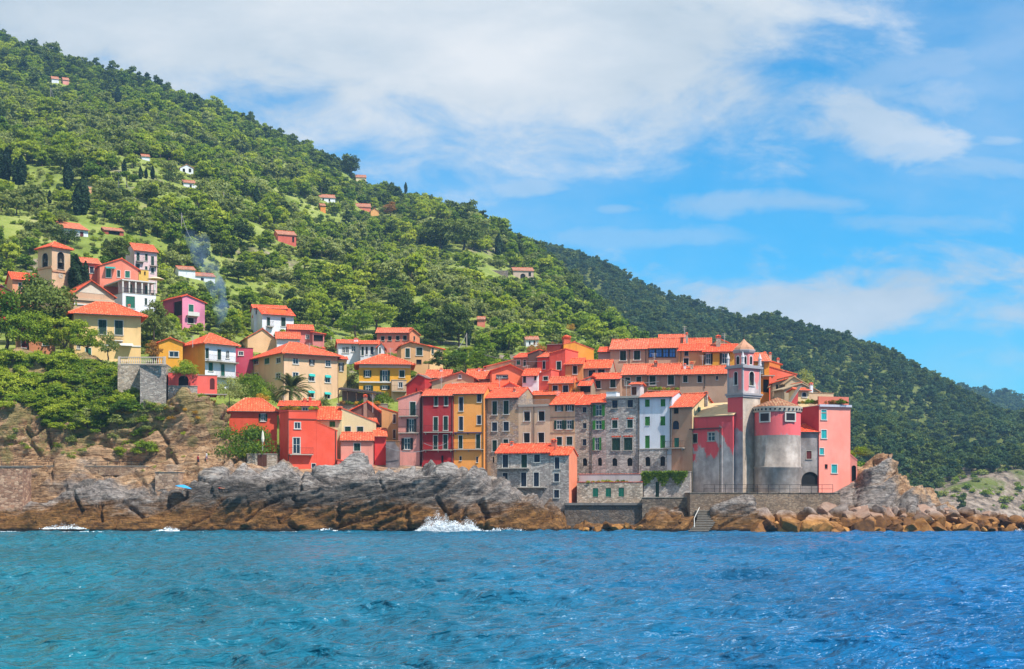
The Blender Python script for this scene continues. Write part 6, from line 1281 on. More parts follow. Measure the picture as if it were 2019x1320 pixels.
KINDS = [('round', 'round', 1), ('round', 'round', 2), ('round', 'yellow', 0), ('olive', 'olive', 0), ('olive', 'olive', 1), ('olive', 'yellow', 2), ('round', 'pine', 0), ('pine', 'pine', 1), ('pine', 'pine', 2), ('shrub', 'olive', 3), ('round', 'far', 1), ('pine', 'far', 0), ('olive', 'far', 2)]
SLOPE = [proto(k, l, 1000, .052, s)[2] for k, l, s in KINDS]
def woods(name, label_note, X, Y, px, f, rng, sizes, pick, n_ind, ind_labels):
    z = f(px, Y); h = sizes(X, Y, px, rng); kd = pick(X, Y, px, z, rng); w = h * .85
    ok = clear_of_houses(px, Y, z, h, w) if name in ('woodland', 'woodland_scrub') else np.ones(len(px), bool)
    low = ~ok; h = np.where(low, 1.5, h); kd = np.where(low, 9, kd); ok = ok | clear_of_houses(px, Y, z, h, h)
    X, Y, px, z, h, kd = (q[ok] for q in (X, Y, px, z, h, kd))
    order = np.argsort(-(h / Y)); seen = np.nonzero((px > -10) & (px < 2030))[0]; order = [i for i in order if -5 < px[i] < 2025]
    ind = set(order[:n_ind]); cnt = {}
    for i in sorted(ind):
        k, l, _ = KINDS[kd[i]]; o = bpy.data.objects.new({'round': 'leafy_tree', 'olive': 'olive_tree', 'pine': 'pine_tree', 'shrub': 'slope_bush'}[k], SLOPE[kd[i]]); COL.objects.link(o)
        o.location = (X[i], Y[i], z[i] - .2); o.scale = (h[i] * (.9 + .3 * rng.rand()), h[i], h[i]); o.rotation_euler = (0, 0, rng.rand() * 6.28); lb = ind_labels[(k, l)]; tag(o, lb[0], lb[1], lb[2])
    rest = [i for i in range(len(X)) if i not in ind]; n = len(rest)
    me = bpy.data.meshes.new(name); me.vertices.add(n); me.vertices.foreach_set('co', np.stack([X[rest], Y[rest], z[rest] - .2], 1).astype(np.float32).ravel())
    a = me.attributes.new('kind', 'INT', 'POINT'); a.data.foreach_set('value', kd[rest].astype(np.int32))
    a = me.attributes.new('size', 'FLOAT_VECTOR', 'POINT'); a.data.foreach_set('vector', np.stack([h[rest] * (.85 + .35 * rng.rand(n)), h[rest], h[rest]], 1).astype(np.float32).ravel())
    a = me.attributes.new('turn', 'FLOAT_VECTOR', 'POINT'); a.data.foreach_set('vector', np.stack([0 * h[rest], 0 * h[rest], rng.rand(n) * 6.28], 1).astype(np.float32).ravel())
    o = bpy.data.objects.new(name, me); COL.objects.link(o); tag(o, kind='stuff'); mod = o.modifiers.new('trees', 'NODES'); mod.node_group = TREE_NODES; print(name, n, 'trees', len(ind), 'single')
tcol = bpy.data.collections.new('tree_kinds')
for i, me in enumerate(SLOPE): tcol.objects.link(bpy.data.objects.new('kind_%02d' % i, me))
ng = bpy.data.node_groups.new('plant_trees', 'GeometryNodeTree'); ng.interface.new_socket('Geometry', in_out='INPUT', socket_type='NodeSocketGeometry'); ng.interface.new_socket('Geometry', in_out='OUTPUT', socket_type='NodeSocketGeometry')
gi, go, ip, ci = (ng.nodes.new(t) for t in ('NodeGroupInput', 'NodeGroupOutput', 'GeometryNodeInstanceOnPoints', 'GeometryNodeCollectionInfo'))
ci.inputs['Collection'].default_value = tcol; ci.inputs['Separate Children'].default_value = True; ci.inputs['Reset Children'].default_value = True
def named(nm, tp):
    n = ng.nodes.new('GeometryNodeInputNamedAttribute'); n.data_type = tp; n.inputs[0].default_value = nm; return n.outputs['Attribute']
ng.links.new(gi.outputs[0], ip.inputs['Points']); ng.links.new(ci.outputs[0], ip.inputs['Instance']); ip.inputs['Pick Instance'].default_value = True
ng.links.new(named('kind', 'INT'), ip.inputs['Instance Index']); ng.links.new(named('turn', 'FLOAT_VECTOR'), ip.inputs['Rotation']); ng.links.new(named('size', 'FLOAT_VECTOR'), ip.inputs['Scale']); ng.links.new(ip.outputs[0], go.inputs[0])
TREE_NODES = ng
IL = {('round', 'round'): ('round leafy tree in the mixed woods close above the village', 'tree', 'leafy trees above the village'), ('round', 'yellow'): ('bright yellow green tree in the mixed woods close above the village', 'tree', 'bright trees above the village'),
      ('olive', 'olive'): ('grey green olive tree on the slope close above the village', 'olive tree', 'olive trees above the village'), ('olive', 'yellow'): ('low spreading yellow green olive tree on the slope close above the village', 'olive tree', 'bright olive trees above the village'),
      ('round', 'pine'): ('dark round evergreen oak in the mixed woods close above the village', 'tree', 'dark oaks above the village'), ('pine', 'pine'): ('dark upright pine in the mixed woods close above the village', 'pine tree', 'pines above the village'),
      ('shrub', 'olive'): ('dull green bush on the slope close above the village', 'bush', 'bushes above the village')}
X, Y, px, rng = scatter(ground, (258, 900), 3.5, 5, (-120, 1760)); ry = np.interp(px, *RIDGE_Y)
k = (Y < ry + 25) & ((Y > 300) | ((px > 690) & (px < 1010) & (Y > 276)) | ((px < 470) & (Y > 262)) | ((px > 470) & (px < 690) & (Y > 282))); up_ = (Y - 300) / (ry - 300); opn = fbm(X / 34, Y / 26, 0 * X + 9, 4) - np.clip((up_ - .62) * 3, 0, 1.2); zt_ = ground(px, Y); terr = np.mod(zt_ + 5 * fbm(X / 60, Y / 60, 0 * X, 2), 12.0) < 4.6; k &= ~((opn > .12) & (rng.rand(len(X)) < .78)); k &= ~(terr & (opn > -.22) & (rng.rand(len(X)) < .85)); X, Y, px = X[k], Y[k], px[k]
def near_sizes(X, Y, px, rng):
    zone = fbm(X / 60, Y / 60, 0 * X + 2, 3); return np.clip(3.7 + zone * 1.8 + rng.normal(size=len(X)) * 1.4 + 3.0 * (rng.rand(len(X)) > .94), 2.4, 11.0) * np.clip(.62 + (Y - 260) / 300, .62, 1.15)
def near_pick(X, Y, px, z, rng):
    ry = np.interp(px, *RIDGE_Y); up = (Y - 300) / (ry - 300); n = fbm(X / 75, Y / 60, 0 * X + 5, 3) + rng.normal(size=len(X)) * .22
    dark = (up > .80 + n * .22) | (n > .46); olive = (n < -.02) & ~dark
    a = rng.randint(0, 1000, len(X)); r = np.where(dark, np.array([6, 7, 8, 0, 1, 2])[a % 6], np.where(olive, np.array([3, 4, 5, 3, 9, 4, 2])[a % 7], np.array([0, 1, 2, 0, 5, 2, 6])[a % 7])); return r.astype(int)
woods('woodland', '', X, Y, px, ground, rng, near_sizes, near_pick, 300, IL)
# low scrub between the trees
SCRUB_STEP = 2.7
X, Y, px, rng = scatter(ground, (262, 660), SCRUB_STEP, 15, (-60, 1500)); ry = np.interp(px, *RIDGE_Y); k = (Y < ry) & ((Y > 300) | (px < 1010)) & (rng.rand(len(X)) < np.clip(.62 + fbm(X / 18, Y / 18, 0 * X + 4, 3), .12, 1)); X, Y, px = X[k], Y[k], px[k]
KINDS += [('shrub', 'olive', 5), ('shrub', 'yellow', 6), ('shrub', 'round', 7)]; SLOPE += [proto(k_, l_, 260, .10, s_)[2] for k_, l_, s_ in KINDS[-3:]]
for i in (13, 14, 15): tcol.objects.link(bpy.data.objects.new('kind_%02d' % i, SLOPE[i]))
woods('woodland_scrub', '', X, Y, px, ground, rng, lambda X, Y, px, r: np.clip(1.3 + r.normal(size=len(X)) * .5, .6, 2.8), lambda X, Y, px, z, r: np.array([13, 13, 14, 15])[r.randint(0, 4, len(X))], 0, IL)
X, Y, px, rng = scatter(far_ground, (440, 560), 3.4, 16, (1760, 2080)); zz = far_ground(px, Y); k = (zz > .6) & (zz < 34) & (rng.rand(len(X)) < np.clip(.30 + 1.1 * fbm(X / 14, Y / 14, 0 * X + 4, 3), .03, .9)); X, Y, px = X[k], Y[k], px[k]
woods('shore_scrub', '', X, Y, px, far_ground, rng, lambda X, Y, px, r: np.clip(1.7 + r.normal(size=len(X)) * .8, .6, 4.0), lambda X, Y, px, z, r: np.array([13, 15, 15, 9])[r.randint(0, 4, len(X))], 0, IL)
X, Y, px, rng = scatter(far_ground, (440, 1090), 5.2, 6, (980, 2080)); ry = np.interp(px, *FAR_Y); zz = far_ground(px, Y)
bare = fbm(X / 26, Y / 40, 0 * X + 1, 4); k = (Y < ry + 25) & (zz > 1) & ~((zz < 15 - np.clip((1900 - px) * .12, 0, 14)) & (bare > -.30)) & ~(bare > .85); X, Y, px = X[k], Y[k], px[k]
woods('far_woodland', '', X, Y, px, far_ground, rng, lambda X, Y, px, r: np.clip(5.2 + r.normal(size=len(X)) * 1.5 + fbm(X / 70, Y / 70, 0 * X, 3) * 2, 3.5, 11), lambda X, Y, px, z, r: np.array([10, 11, 12, 10, 6, 8, 7])[r.randint(0, 7, len(X))], 0, IL)
X, Y, px, rng = scatter(third_ground, (1000, 1600), 9.0, 8, (1780, 2100))
woods('farthest_woodland', '', X, Y, px, third_ground, rng, lambda X, Y, px, r: np.clip(8.5 + r.normal(size=len(X)) * 1.6, 4, 12), lambda X, Y, px, z, r: np.array([10, 11, 12])[r.randint(0, 3, len(X))], 0, IL)
# ------------------------------------------------------------------ walls, terraces and rails on the left
h = house('stone_buttress', 'tall grey rubble stone buttress wall under the balustrade on the cliff', 'Z2', 868, 1030, 258, 640, 227.4, 14, masonry((150, 142, 136), (206, 196, 184), (168, 152, 140), 2.4, .8), ('flat', .1), depth=7, bury=6, cat='buttress')
def balustrade(px0, px1, y0, y1, Y, label, white=False, name='balustrade'):
    a, b = P(px0, y1, Y), P(px1, y1, Y); hgt = (y1 - y0) * Y / F; root = tag(empty(name, a), label, name.split('_')[-1]); L_ = b.x - a.x; m = MB(); mt = WHITE if white else flat((222, 200, 180), .8, name='balustrade_stone')
    m.box((0, -.1, hgt - .14), (L_, 0, 0), (0, .25, 0), (0, 0, .14)); m.box((0, -.1, 0), (L_, 0, 0), (0, .25, 0), (0, 0, .14)); m.build('rail', mt, root)
    n = max(3, int(L_ / .32)); m = MB()
    for i in range(n):
        x = .1 + (L_ - .2) * i / (n - 1)
        if white: m.box((x - .02, 0, .14), (.05, 0, 0), (0, .05, 0), (0, 0, hgt - .28))
        else: m.lathe([(.06, .14), (.05, .2), (.11, .14 + hgt * .25), (.05, hgt * .6), (.07, hgt - .14)], 6, (x, .02))
    m.build('balusters', mt, root)
    for x in (0, L_ - .3):
        m = MB(); m.box((x, -.14, -.05), (.34, 0, 0), (0, .34, 0), (0, 0, hgt + .12)); m.build('pier', mt, root)
balustrade(233, 326, 704, 719, 227.3, 'cream stone balustrade on top of the tall rubble buttress'); balustrade(127, 159, 702, 713, 241, 'white wooden railing at the end of the cliff terrace', True, 'white_railing')
h = house('terrace_slab', 'terrace retaining wall behind the cream balustrade', 'full', 232, 328, 719, 740, 230.8, 6, STONE_W, ('flat', .05), depth=14, bury=4, cat='terrace wall')
h = house('rubble_pier', 'rough orange rubble pier at the left edge under the cliff path', 'full', -40, 44, 922, 1004, 210.5, 4, masonry((150, 110, 90), (226, 190, 160), (190, 140, 110), 1.9, .85), ('flat', .05), depth=5, bury=4, cat='pier', rm=CONC)
h = house('rubble_terrace', 'low rubble wall on the grey rock below the path tufts', 'full', 306, 352, 932, 972, 214.5, -4, masonry((160, 130, 110), (226, 196, 170), (196, 156, 124), 1.9, .85), ('flat', .05), depth=4, bury=3, cat='wall', rm=CONC)
h = house('rubble_terrace', 'grey rubble garden wall with wooden gate left of the balcony house', 'full', 487, 545, 896, 922, 221.5, 6, STONE_W, ('flat', .05), [(508, 897, 526, 920, 'br', 'n')], depth=2.5, bury=4, cat='wall')
h = house('cliff_path', 'narrow paved path ledge cut into the left cliff', 'full', -40, 285, 920, 925, 220.5, -1, masonry((150, 120, 100), (206, 180, 150), (176, 140, 112), 2.4), ('flat', .02), depth=3, bury=1.0, cat='path ledge')
def rail(px0, px1, y0, y1, Y, label, n=12, Yb=None):
    a, b = P(px0, y1, Y), P(px1, y1, Yb or Y); hgt = (y1 - y0) * Y / F; root = tag(empty('iron_railing', a), label, 'railing'); d = b - a
    m = MB()
    for z in (hgt, hgt * .5): m.tube((0, 0, z), tuple(d + Vector((0, 0, z))), .03, .03, 5)
    m.build('rail', IRON, root)
    for i in range(n): q = d * (i / (n - 1)); m = MB(); m.tube(q - Vector((0, 0, .2)), q + Vector((0, 0, hgt)), .035, .035, 5); m.build('post', IRON, root)
rail(1388, 1642, 956, 972.5, 210.5, 'thin iron railing along the promenade below the church', 13); rail(-20, 282, 910, 920, 220.7, 'iron railing along the path on the left cliff', 14)
# pergola
def pergola():
    a = P(667, 769, 252); b = P(754, 779, 254); root = tag(empty('pergola', P(667, 800, 252)), 'long dark pergola roof on posts below the yellow villa', 'pergola'); o = Vector(root.location); d = b - a
    m = MB(); m.box(a - o, d, (0, 4.0, .5), (0, 0, .3)); m.build('roof', flat((66, 54, 50), .8, name='pergola_roof'), root)
    for i in range(6):
        q = a - o + d * (i / 5); m = MB(); m.tube(q + Vector((0, .2, 0)), q + Vector((0, .2, -3.2)), .08, .08, 6); m.build('post', WOOD, root)
    m = MB(); m.box(a - o + Vector((.2, 4.0, -3)), d * .98, (0, .2, 0), (0, 0, 3.2)); m.build('back_wall', plaster((150, 130, 116), .6), root)
pergola()
h = house('garden_terrace', 'terrace wall carrying the pergola below the yellow villa', 'full', 664, 764, 797, 815, 251, 4, plaster((176, 150, 130), .7), ('flat', .1), depth=6, bury=4, cat='terrace wall')
planter(670, 748, 797, 'full', 251.2, 8, .9, ['round', 'rust', 'flower', 'pine'], 'potted plant along the edge of the pergola terrace', 'plants on the pergola terrace')
def parasol(px, top, base, Y, r, color, label, closed=False, tilt=0.0):
    b = P(px, base, Y); hgt = (base - top) * Y / F; root = tag(empty('parasol', b), label, 'parasol'); root.rotation_euler = (0, tilt, 0); m = MB(); m.tube((0, 0, -.3), (0, 0, hgt * .98), .04, .03, 6); m.build('pole', WHITE, root); m = MB()
    if closed: m.lathe([(.05, hgt * .32), (.2, hgt * .4), (.26, hgt * .55), (.16, hgt * .85), (.03, hgt)], 10)
    else: m.lathe([(r, hgt - r * .32), (r * .98, hgt - r * .28), (r * .5, hgt - r * .1), (.03, hgt)], 12)
    m.build('canopy', flat(color, .85, .8, 'parasol_cloth'), root)
parasol(518, 849, 886, 222.5, .5, (238, 226, 204), 'closed cream parasol beside the red orange house', True)
parasol(307, 546, 566, 288, 1.7, (240, 214, 170), 'open beige parasol on the terrace of the white loggia'); parasol(360, 956, 970, 211.0, 1.25, (60, 165, 225), 'low bright blue beach parasol on the grey rock slab', tilt=.2)

# stair to the water
def stair():
    root = tag(empty('sea_steps', P(1382, 1048, 206)), 'stone steps with white handrail leading from the sea to the promenade', 'steps'); o = Vector(root.location); n = 13
    for i in range(n):
        t = i / (n - 1); px = 1378 + 18 * math.sin(t * 2.2) - 6 * t; a = P(px - 20 + 5 * t, 1046 - 40 * t, 205.6 + 4.4 * t); m = MB(); w = 40 * 206 / F * (1.0 - .1 * t); hz = 40 * 206 / F / (n - 1)
        m.box(a - o - Vector((0, 0, hz * .5)), (w, 0, 0), (0, .55, 0), (0, 0, hz * .5)); m.build('step', flat((170, 156, 140), .7, name='step_stone'), root)
    p0, p1, p2 = P(1369, 1040, 205.4) - o, P(1369, 1022, 206.5) - o, P(1379, 1001, 209.6) - o; m = MB()
    m.tube(p0, p1, .05, .05, 6); m.tube(p1, p2, .05, .05, 6); m.build('handrail', WHITE, root)
stair()
h = house('arch_buttress', 'little coral arch buttress at the right foot of the pink sea house', 'full', 1676, 1690, 903, 965, 219.5, -10, PINKB, ('sx', 896, 908), [(1679, 918, 1688, 950, 'adk', 'n')], depth=2.5, bury=2, cat='buttress', oh=.05, os=.05, rm=PINKB)

# ------------------------------------------------------------------ boulders of the breakwater
def boulder_mat():
    m, nt, b = new_mat('boulder'); b.inputs['Roughness'].default_value = .8; co = nt.nodes.new('ShaderNodeNewGeometry').outputs['Position']; oi = nt.nodes.new('ShaderNodeObjectInfo')
    s = nt.nodes.new('ShaderNodeSeparateXYZ'); nt.links.new(co, s.inputs[0]); z = E(nt, s.outputs[2]); n = nz(nt, co, .9, 8, .68); r = E(nt, oi.outputs['Random'])
    dry = ramp(nt, n * .75 + r * .25, [(.3, (.05, .04, .034)), (.48, (.20, .155, .13)), (.66, (.42, .33, .27))]); wet = ramp(nt, n * .6 + r * .4, [(.25, (.03, .012, .005)), (.5, (.20, .085, .022)), (.75, (.46, .22, .06))])
    red = mix(nt, (r * 7.31).smooth(3.2, 6.0) * .55, dry, (.27, .12, .06)); c = mix(nt, 1.0 - (z + (n - .5) * 1.5 + (r - .5) * 1.6).smooth(1.9, 3.2), red, wet)
    nt.links.new(c, b.inputs['Base Color']); bump(nt, b, n + nz(nt, co, 4, 5, .7) * .3, .7, .15); return m
M_BOULDER = boulder_mat(); BLD = []
import bmesh
for sd in range(9):
    rng = np.random.RandomState(100 + sd); bm = bmesh.new(); bmesh.ops.create_icosphere(bm, subdivisions=4, radius=1.0); Vv = np.array([v.co[:] for v in bm.verts]); D = Vv / np.linalg.norm(Vv, axis=1)[:, None]
    Nn = rng.normal(size=(11, 3)); Nn /= np.linalg.norm(Nn, axis=1)[:, None]; Hh = .55 + .38 * rng.rand(11); dots = D @ Nn.T; rr = np.where(dots > .05, Hh / np.maximum(dots, .05), 9).min(1); rr = np.minimum(rr, 1.25)
    W_ = D * rr[:, None]; W_ = W_ * (1 + .035 * fbm(W_[:, 0] * 2.2 + sd, W_[:, 1] * 2.2, W_[:, 2] * 2.2, 4))[:, None] * np.array([1.15, 1.0, .78])
    for v, w in zip(bm.verts, W_): v.co = w
    me = bpy.data.meshes.new('boulder'); bm.to_mesh(me); bm.free(); me.materials.append(M_BOULDER); BLD.append(me)
brng = random.Random(3)
def boulder(px, py, Y, s, label, group):
    o = bpy.data.objects.new('boulder', brng.choice(BLD)); COL.objects.link(o); o.location = P(px, py, Y); q = s * brng.uniform(.85, 1.2); o.scale = (q, q * brng.uniform(.8, 1.2), q * brng.uniform(.8, 1.15)); o.rotation_euler = (brng.uniform(-.6, .6), brng.uniform(-.6, .6), brng.uniform(0, 6.28)); tag(o, label, 'boulder', group)
for k, (y, Yd, s, step) in enumerate(((1046, 206.6, 1.15, 17), (1035, 208.2, 1.2, 18), (1023, 209.9, 1.25, 19), (1012, 211.8, 1.15, 20))):
    px = 1498 + 9 * (k % 2) + k * 3
    while px < 2050:
        f = 1.0 if px < 1870 else .85; yy = y + brng.uniform(-4, 4) + (max(0, px - 1870) * .045 * k * .6) + (4 * k if px < 1540 else 0)
        if not (k == 3 and (px < 1580 or px > 1990)): boulder(px, yy, Yd, s * brng.choice((.55, .8, 1.0, 1.15, 1.5)) * brng.uniform(.9, 1.1) * f, ('brown wet boulder at the waterline of the breakwater', 'rough boulder in the lower middle of the breakwater heap', 'grey boulder in the upper middle of the breakwater heap', 'dry pale boulder along the top of the breakwater heap')[k], ('waterline boulders', 'lower boulders', 'upper boulders', 'top boulders')[k])
        px += step * brng.uniform(.6, 1.15)
for i in range(18): boulder(1148 + i * 6.6 + brng.uniform(-3, 3), 1045 - brng.uniform(0, 9), 207.5 + brng.uniform(0, 3), .55 * brng.uniform(.7, 1.3), 'small tan boulder below the dark concrete sea wall', 'boulders below the sea wall')

# ------------------------------------------------------------------ poles and wires on the slope
POLES = [(100, 172, 208, 'highest wooden power pole on the upper left slope'), (119, 262, 292, 'wooden power pole above the stone ruin on the left slope'), (234, 336, 366, 'wooden power pole left of the lone short cypress'), (358, 420, 456, 'wooden power pole above the drifting smoke'),
         (441, 380, 404, 'pale pole on the slope right of the long low hut'), (550, 415, 434, 'pale pole above the brick red cottage'), (452.5, 604, 632, 'pale pole beside the white villa'), (653, 664, 692, 'wooden pole left of the white house with tall windows'), (920, 657, 686, 'white pole beside the small cypress')]
pt = {}
for px, t_, b_, lb in POLES:
    Y = (ray_hit(px, b_) or 600) - 4; b0 = P(px, b_, Y); hg = (b_ - t_) * Y / F; root = tag(empty('power_pole', b0), lb, 'pole'); m = MB(); m.tube((0, 0, -1), (0, 0, hg), .17, .11, 6); m.build('pole_shaft', flat((176, 164, 150), .8, name='pole_wood'), root); m = MB(); m.box((-.8, -.06, hg - .5), (1.6, 0, 0), (0, .12, 0), (0, 0, .12)); m.build('cross_bar', IRON, root); pt[px] = b0 + Vector((0, 0, hg - .3))
def wire(p, q, sag, label):
    m = MB(); n = 14; last = p
    for i in range(1, n + 1): t = i / n; c = p.lerp(q, t) - Vector((0, 0, sag * 4 * t * (1 - t))); m.tube(last, c, .055, .055, 4, cap=False); last = c
    tag(m.build('power_line', flat((150, 150, 152), .8, name='wire')), label, 'power line')
wire(pt[100], P(176, 300, (ray_hit(176, 302) or 500) - 8), 6, 'sagging wire running down from the highest pole'); wire(pt[119], P(148, 302, (ray_hit(148, 306) or 480) - 6), 2, 'short wire below the pole above the stone ruin'); wire(pt[234], pt[358], 5, 'wire between the short cypress pole and the smoke pole'); wire(pt[358], P(396, 476, 360), 3, 'wire dropping from the smoke pole into the smoke'); wire(pt[920], P(850, 695, 300), 3, 'wire left of the small cypress')
for (xa, ya, Ya, xb, yb_, Yb, lb) in ((760, 881, 229.5, 836, 889, 230.0, 'slack pale cable across the grey arch wall and the pink row house'), (836, 874, 230, 880, 874, 230, 'pale washing line across the lower windows of the crimson house'), (955, 700, 250, 1082, 712, 240, 'cable over the roofs above the salmon gable'), (1220, 745, 236, 1300, 752, 236, 'cable in front of the long tan house'), (640, 640, 288, 700, 676, 290, 'cable from the salmon porch to the white house with tall windows')): wire(P(xa, ya, Ya), P(xb, yb_, Yb), .5, lb)
for px, t_, b_, Y, lb in ((1350, 643, 668, 258, 'thin roof mast above the glazed veranda'), (1428, 657, 680, 258, 'thin roof mast left of the bell tower dome'), (380, 662, 680, 253, 'thin television mast on the orange house with white front')):
    b0 = P(px, b_, Y); m = MB(); hg = (b_ - t_) * Y / F; m.tube((0, 0, -.5), (0, 0, hg), .05, .04, 5)
    for i in range(3): m.tube((-.45 + .06 * i, 0, hg - .15 - .3 * i), (.45 - .06 * i, 0, hg - .15 - .3 * i), .025, .025, 4)
    o = m.build('roof_antenna', flat((200, 196, 190), .8, name='antenna_metal')); o.location = b0; tag(o, lb, 'antenna')

for px, t_, b_, Y in ((985, 742, 766, 236), (1100, 770, 792, 230), (1235, 752, 776, 238), (1290, 696, 722, 246), (870, 742, 766, 236), (1185, 690, 714, 254), (735, 778, 800, 238), (610, 676, 700, 262), (770, 686, 708, 266), (1040, 720, 742, 246), (1385, 700, 724, 242), (560, 780, 802, 236)):
    m = MB(); hg = (b_ - t_) * Y / F; m.tube((0, 0, -1.2), (0, 0, hg), .045, .035, 5)
    for i in range(4): w_ = .5 - .07 * i; m.tube((-w_, 0, hg - .12 - .22 * i), (w_, 0, hg - .12 - .22 * i), .025, .025, 4)
    o = m.build('roof_antenna', flat((200, 196, 190), .8, name='antenna_metal')); o.location = P(px, b_, Y); tag(o, 'thin television aerial standing on a red village roof', 'antenna', 'aerials on the village roofs')

# ------------------------------------------------------------------ people on the rocks
SKIN = flat((214, 150, 116), .8, .6, 'skin', var=.1); HAIR = flat((50, 34, 26), .8, name='hair')
def person(loc, rz, label, pose, top, bottom):
    """one continuous skinned body; joints in metres, feet at the origin (or lying along +x)"""
    J = {'pelvis': (0, 0, .95, .125), 'waist': (0, 0, 1.1, .11), 'chest': (0, .01, 1.3, .135), 'neck': (0, .01, 1.47, .05), 'head0': (0, -.01, 1.58, .085), 'head1': (0, -.01, 1.68, .08)}
    for s_, n in ((-1, 'l'), (1, 'r')):
        J.update({'sh' + n: (.17 * s_, .01, 1.42, .055), 'el' + n: (.24 * s_, .03, 1.15, .04), 'wr' + n: (.25 * s_, -.06, .92, .028), 'hand' + n: (.25 * s_, -.08, .85, .03), 'hip' + n: (.09 * s_, 0, .9, .09), 'kn' + n: (.10 * s_, -.03, .5, .06), 'an' + n: (.11 * s_, .02, .09, .04), 'toe' + n: (.13 * s_, -.15, .04, .03)})
        for k in range(5): J['f%d%s' % (k, n)] = ((.25 + (.03 * (k - 2)) * .7) * s_ if k else .21 * s_, -.10 - (.02 if k == 0 else 0), (.77 + abs(k - 2.3) * .008) if k else .83, .009)
    if pose == 'walk': J['knl'] = (-.10, -.14, .52, .06); J['anl'] = (-.1, -.2, .11, .04); J['toel'] = (-.1, -.37, .08, .03); J['knr'] = (.1, .02, .5, .06); J['anr'] = (.1, .2, .13, .04); J['toer'] = (.1, .06, .03, .03)
    ed = [('pelvis', 'waist'), ('waist', 'chest'), ('chest', 'neck'), ('neck', 'head0'), ('head0', 'head1')]
    for n in 'lr': ed += [('chest', 'sh' + n), ('sh' + n, 'el' + n), ('el' + n, 'wr' + n), ('wr' + n, 'hand' + n), ('pelvis', 'hip' + n), ('hip' + n, 'kn' + n), ('kn' + n, 'an' + n), ('an' + n, 'toe' + n)] + [('hand' + n, 'f%d%s' % (k, n)) for k in range(5)]
    ks = list(J); me = bpy.data.meshes.new('person'); me.from_pydata([J[k][:3] for k in ks], [(ks.index(a), ks.index(b)) for a, b in ed], []); o = bpy.data.objects.new('person', me); COL.objects.link(o)
    md = o.modifiers.new('skin', 'SKIN'); md.use_smooth_shade = True
    for k, sv in zip(ks, me.skin_vertices[0].data): sv.radius = (J[k][3], J[k][3] * (.8 if k in ('chest', 'waist', 'pelvis') else 1)); sv.use_root = k == 'pelvis'
    o.modifiers.new('sub', 'SUBSURF').levels = 1; o.modifiers[-1].render_levels = 2; me.materials.append(SKIN)
    tag(o, label, 'person'); o.location = loc; o.rotation_euler = (R(-84), 0, rz) if pose == 'lie' else (0, 0, rz)
    m = MB(); m.lathe([(.03, 1.785), (.08, 1.76), (.105, 1.70), (.1, 1.63), (.085, 1.58)], 12, (0, .012)); m.build('hair', HAIR, o, True)
    if top: m = MB(); m.lathe([(.13, 1.0), (.135, 1.12), (.165, 1.3), (.19, 1.4), (.08, 1.475)], 14, (0, .01)); m.build('shirt', flat(top, .8, name='cloth'), o, True)
    m = MB(); m.lathe([(.15, .82), (.16, .92), (.145, 1.02)], 14); m.lathe([(.1, .62), (.11, .75), (.1, .86)], 10, (-.095, -.01)); m.lathe([(.1, .62), (.11, .75), (.1, .86)], 10, (.095, -.01)); m.build('shorts', flat(bottom, .8, name='cloth'), o, True)
    return o
def on_rock(px, py): i = np.argmin((sp_px - px) ** 2 + (sp_py - py) ** 2 + (pts[:, 1] - 212) ** 2 * .5); return Vector(pts[i])
person(on_rock(392, 918), 2.6, 'person in red top and dark shorts standing on the path below the rock face', 'stand', (190, 40, 44), (40, 40, 60)); person(on_rock(407, 914), 1.2, 'person in white top and blue shorts walking on the path', 'walk', (226, 222, 214), (40, 60, 120))
q = on_rock(442, 972); person(q + Vector((0, -.3, .55)), 1.5, 'sunbather in red shorts lying on the sloping grey rock', 'lie', None, (200, 50, 60))

# ------------------------------------------------------------------ surf, smoke
def foam():
    rng = np.random.RandomState(9); m_, nt, b = new_mat('foam'); b.inputs['Base Color'].default_value = (.86, .9, .93, 1); b.inputs['Roughness'].default_value = .6
    C, N, S = [], [], []
    def burst(px0, px1, ybase, hgt, n, Y, size):
        u = rng.rand(n); env = np.sin(np.pi * np.clip(u, .02, .98)) ** .7 * (.55 + .45 * np.sin(u * 13 + px0) ** 2); v = rng.rand(n) ** 1.9; px = px0 + (px1 - px0) * u + rng.normal(size=n) * 3
        py = ybase - hgt * env * v; yy = Y + (rng.rand(n) - .4) * 1.6
        C.append(np.stack([(px - CX) * yy / F, yy, EYE - (py - HY) * yy / F], 1)); N.append(np.tile([0.2, -.6, .7], (n, 1)) + rng.normal(size=(n, 3)) * .5); S.append(size * (.35 + .9 * rng.rand(n)) * (1 - .55 * v))
    burst(820, 948, 1049, 24, 9000, 205.2, .13); burst(828, 900, 1048, 42, 5200, 205.4, .09); burst(900, 945, 1048, 30, 2200, 205.4, .09); burst(946, 1046, 1051, 12, 1500, 205.2, .11); burst(86, 165, 1043, 13, 700, 205.6, .10); burst(315, 352, 1047, 9, 300, 205.0, .15); burst(624, 664, 1049, 9, 320, 205.2, .15); burst(2000, 2022, 1052, 14, 260, 205.6, .15)
    for p0 in np.arange(0, 2020, 26.0):
        if rng.rand() < .85: burst(p0, p0 + 15 + rng.rand() * 30, 1048.5 + .002 * p0, 2.6 * rng.rand() + .8, 90, 205.4, .07)
    V_, F_ = cards(np.concatenate(C), np.concatenate(N), np.concatenate(S), rng, .6); tag(mesh_np('surf_foam', V_, F_, m_), kind='stuff')
foam()
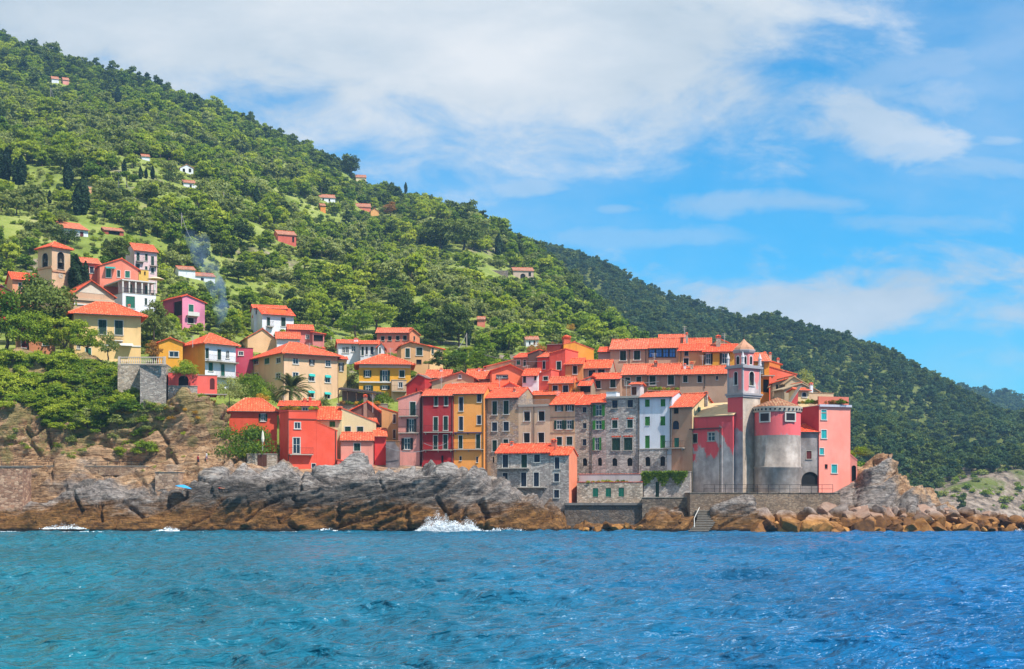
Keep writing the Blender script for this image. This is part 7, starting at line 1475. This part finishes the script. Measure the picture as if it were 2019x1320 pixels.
def smoke():
    m = bpy.data.materials.new('smoke'); m.use_nodes = True; nt = m.node_tree; nt.nodes.clear(); o = nt.nodes.new('ShaderNodeOutputMaterial'); v = nt.nodes.new('ShaderNodeVolumePrincipled'); nt.links.new(v.outputs[0], o.inputs['Volume'])
    co = nt.nodes.new('ShaderNodeTexCoord'); g = co.outputs['Object']; n = nz(nt, mapping(nt, g, (1, 1, .55)), .22, 4, .6, .4); s = nt.nodes.new('ShaderNodeSeparateXYZ'); nt.links.new(g, s.inputs[0]); z = E(nt, s.outputs[2])
    fade = (1.0 - (z / 21.0)).max(0.0); nt.links.new(((n.smooth(.42, .75)) * (fade * .8 + .2) * 0.7).v, v.inputs['Density']); v.inputs['Color'].default_value = (.42, .62, .92, 1); v.inputs['Anisotropy'].default_value = .1
    b = MB(); base = P(432, 660, 296); ring = []
    for i in range(15):
        t = i / 14; c = P(432 - 34 * t + 12 * math.sin(t * 5), 660 - 205 * t, 296 + 12 * t) - base; ring.append((c, (1.0 + 2.4 * t - 1.4 * max(0, t - .75) * 3) * (1 + .15 * math.sin(i * 2.1))))
    for (p, r0), (q, r1) in zip(ring, ring[1:]): pass
    n0 = len(b.v); seg = 14
    for c, r in ring:
        for k in range(seg): a = 2 * math.pi * k / seg; b.v.append((c.x + r * math.cos(a), c.y + r * math.sin(a), c.z))
    for i in range(len(ring) - 1):
        for k in range(seg): j = (k + 1) % seg; b.f.append((i * seg + k, i * seg + j, (i + 1) * seg + j, (i + 1) * seg + k)); b.m.append(0)
    b.f.append(tuple(range(seg))[::-1]); b.m.append(0); b.f.append(tuple((len(ring) - 1) * seg + k for k in range(seg))); b.m.append(0)
    ob = b.build('smoke', m); ob.location = base; tag(ob, kind='stuff')
smoke()
# ------------------------------------------------------------------ sea air between the camera and the far hills
def haze(density):
    m = bpy.data.materials.new('sea_haze'); m.use_nodes = True; nt = m.node_tree; nt.nodes.clear(); o = nt.nodes.new('ShaderNodeOutputMaterial'); v = nt.nodes.new('ShaderNodeVolumePrincipled'); nt.links.new(v.outputs[0], o.inputs['Volume'])
    v.inputs['Color'].default_value = (.36, .66, 1.0, 1); v.inputs['Density'].default_value = density; v.inputs['Anisotropy'].default_value = 0.2
    b = MB(); b.box((-2600, -2600, -9.0), (5200, 0, 0), (0, 5200, 0), (0, 0, 345)); tag(b.build('haze', m), kind='stuff')
haze(0.00018)
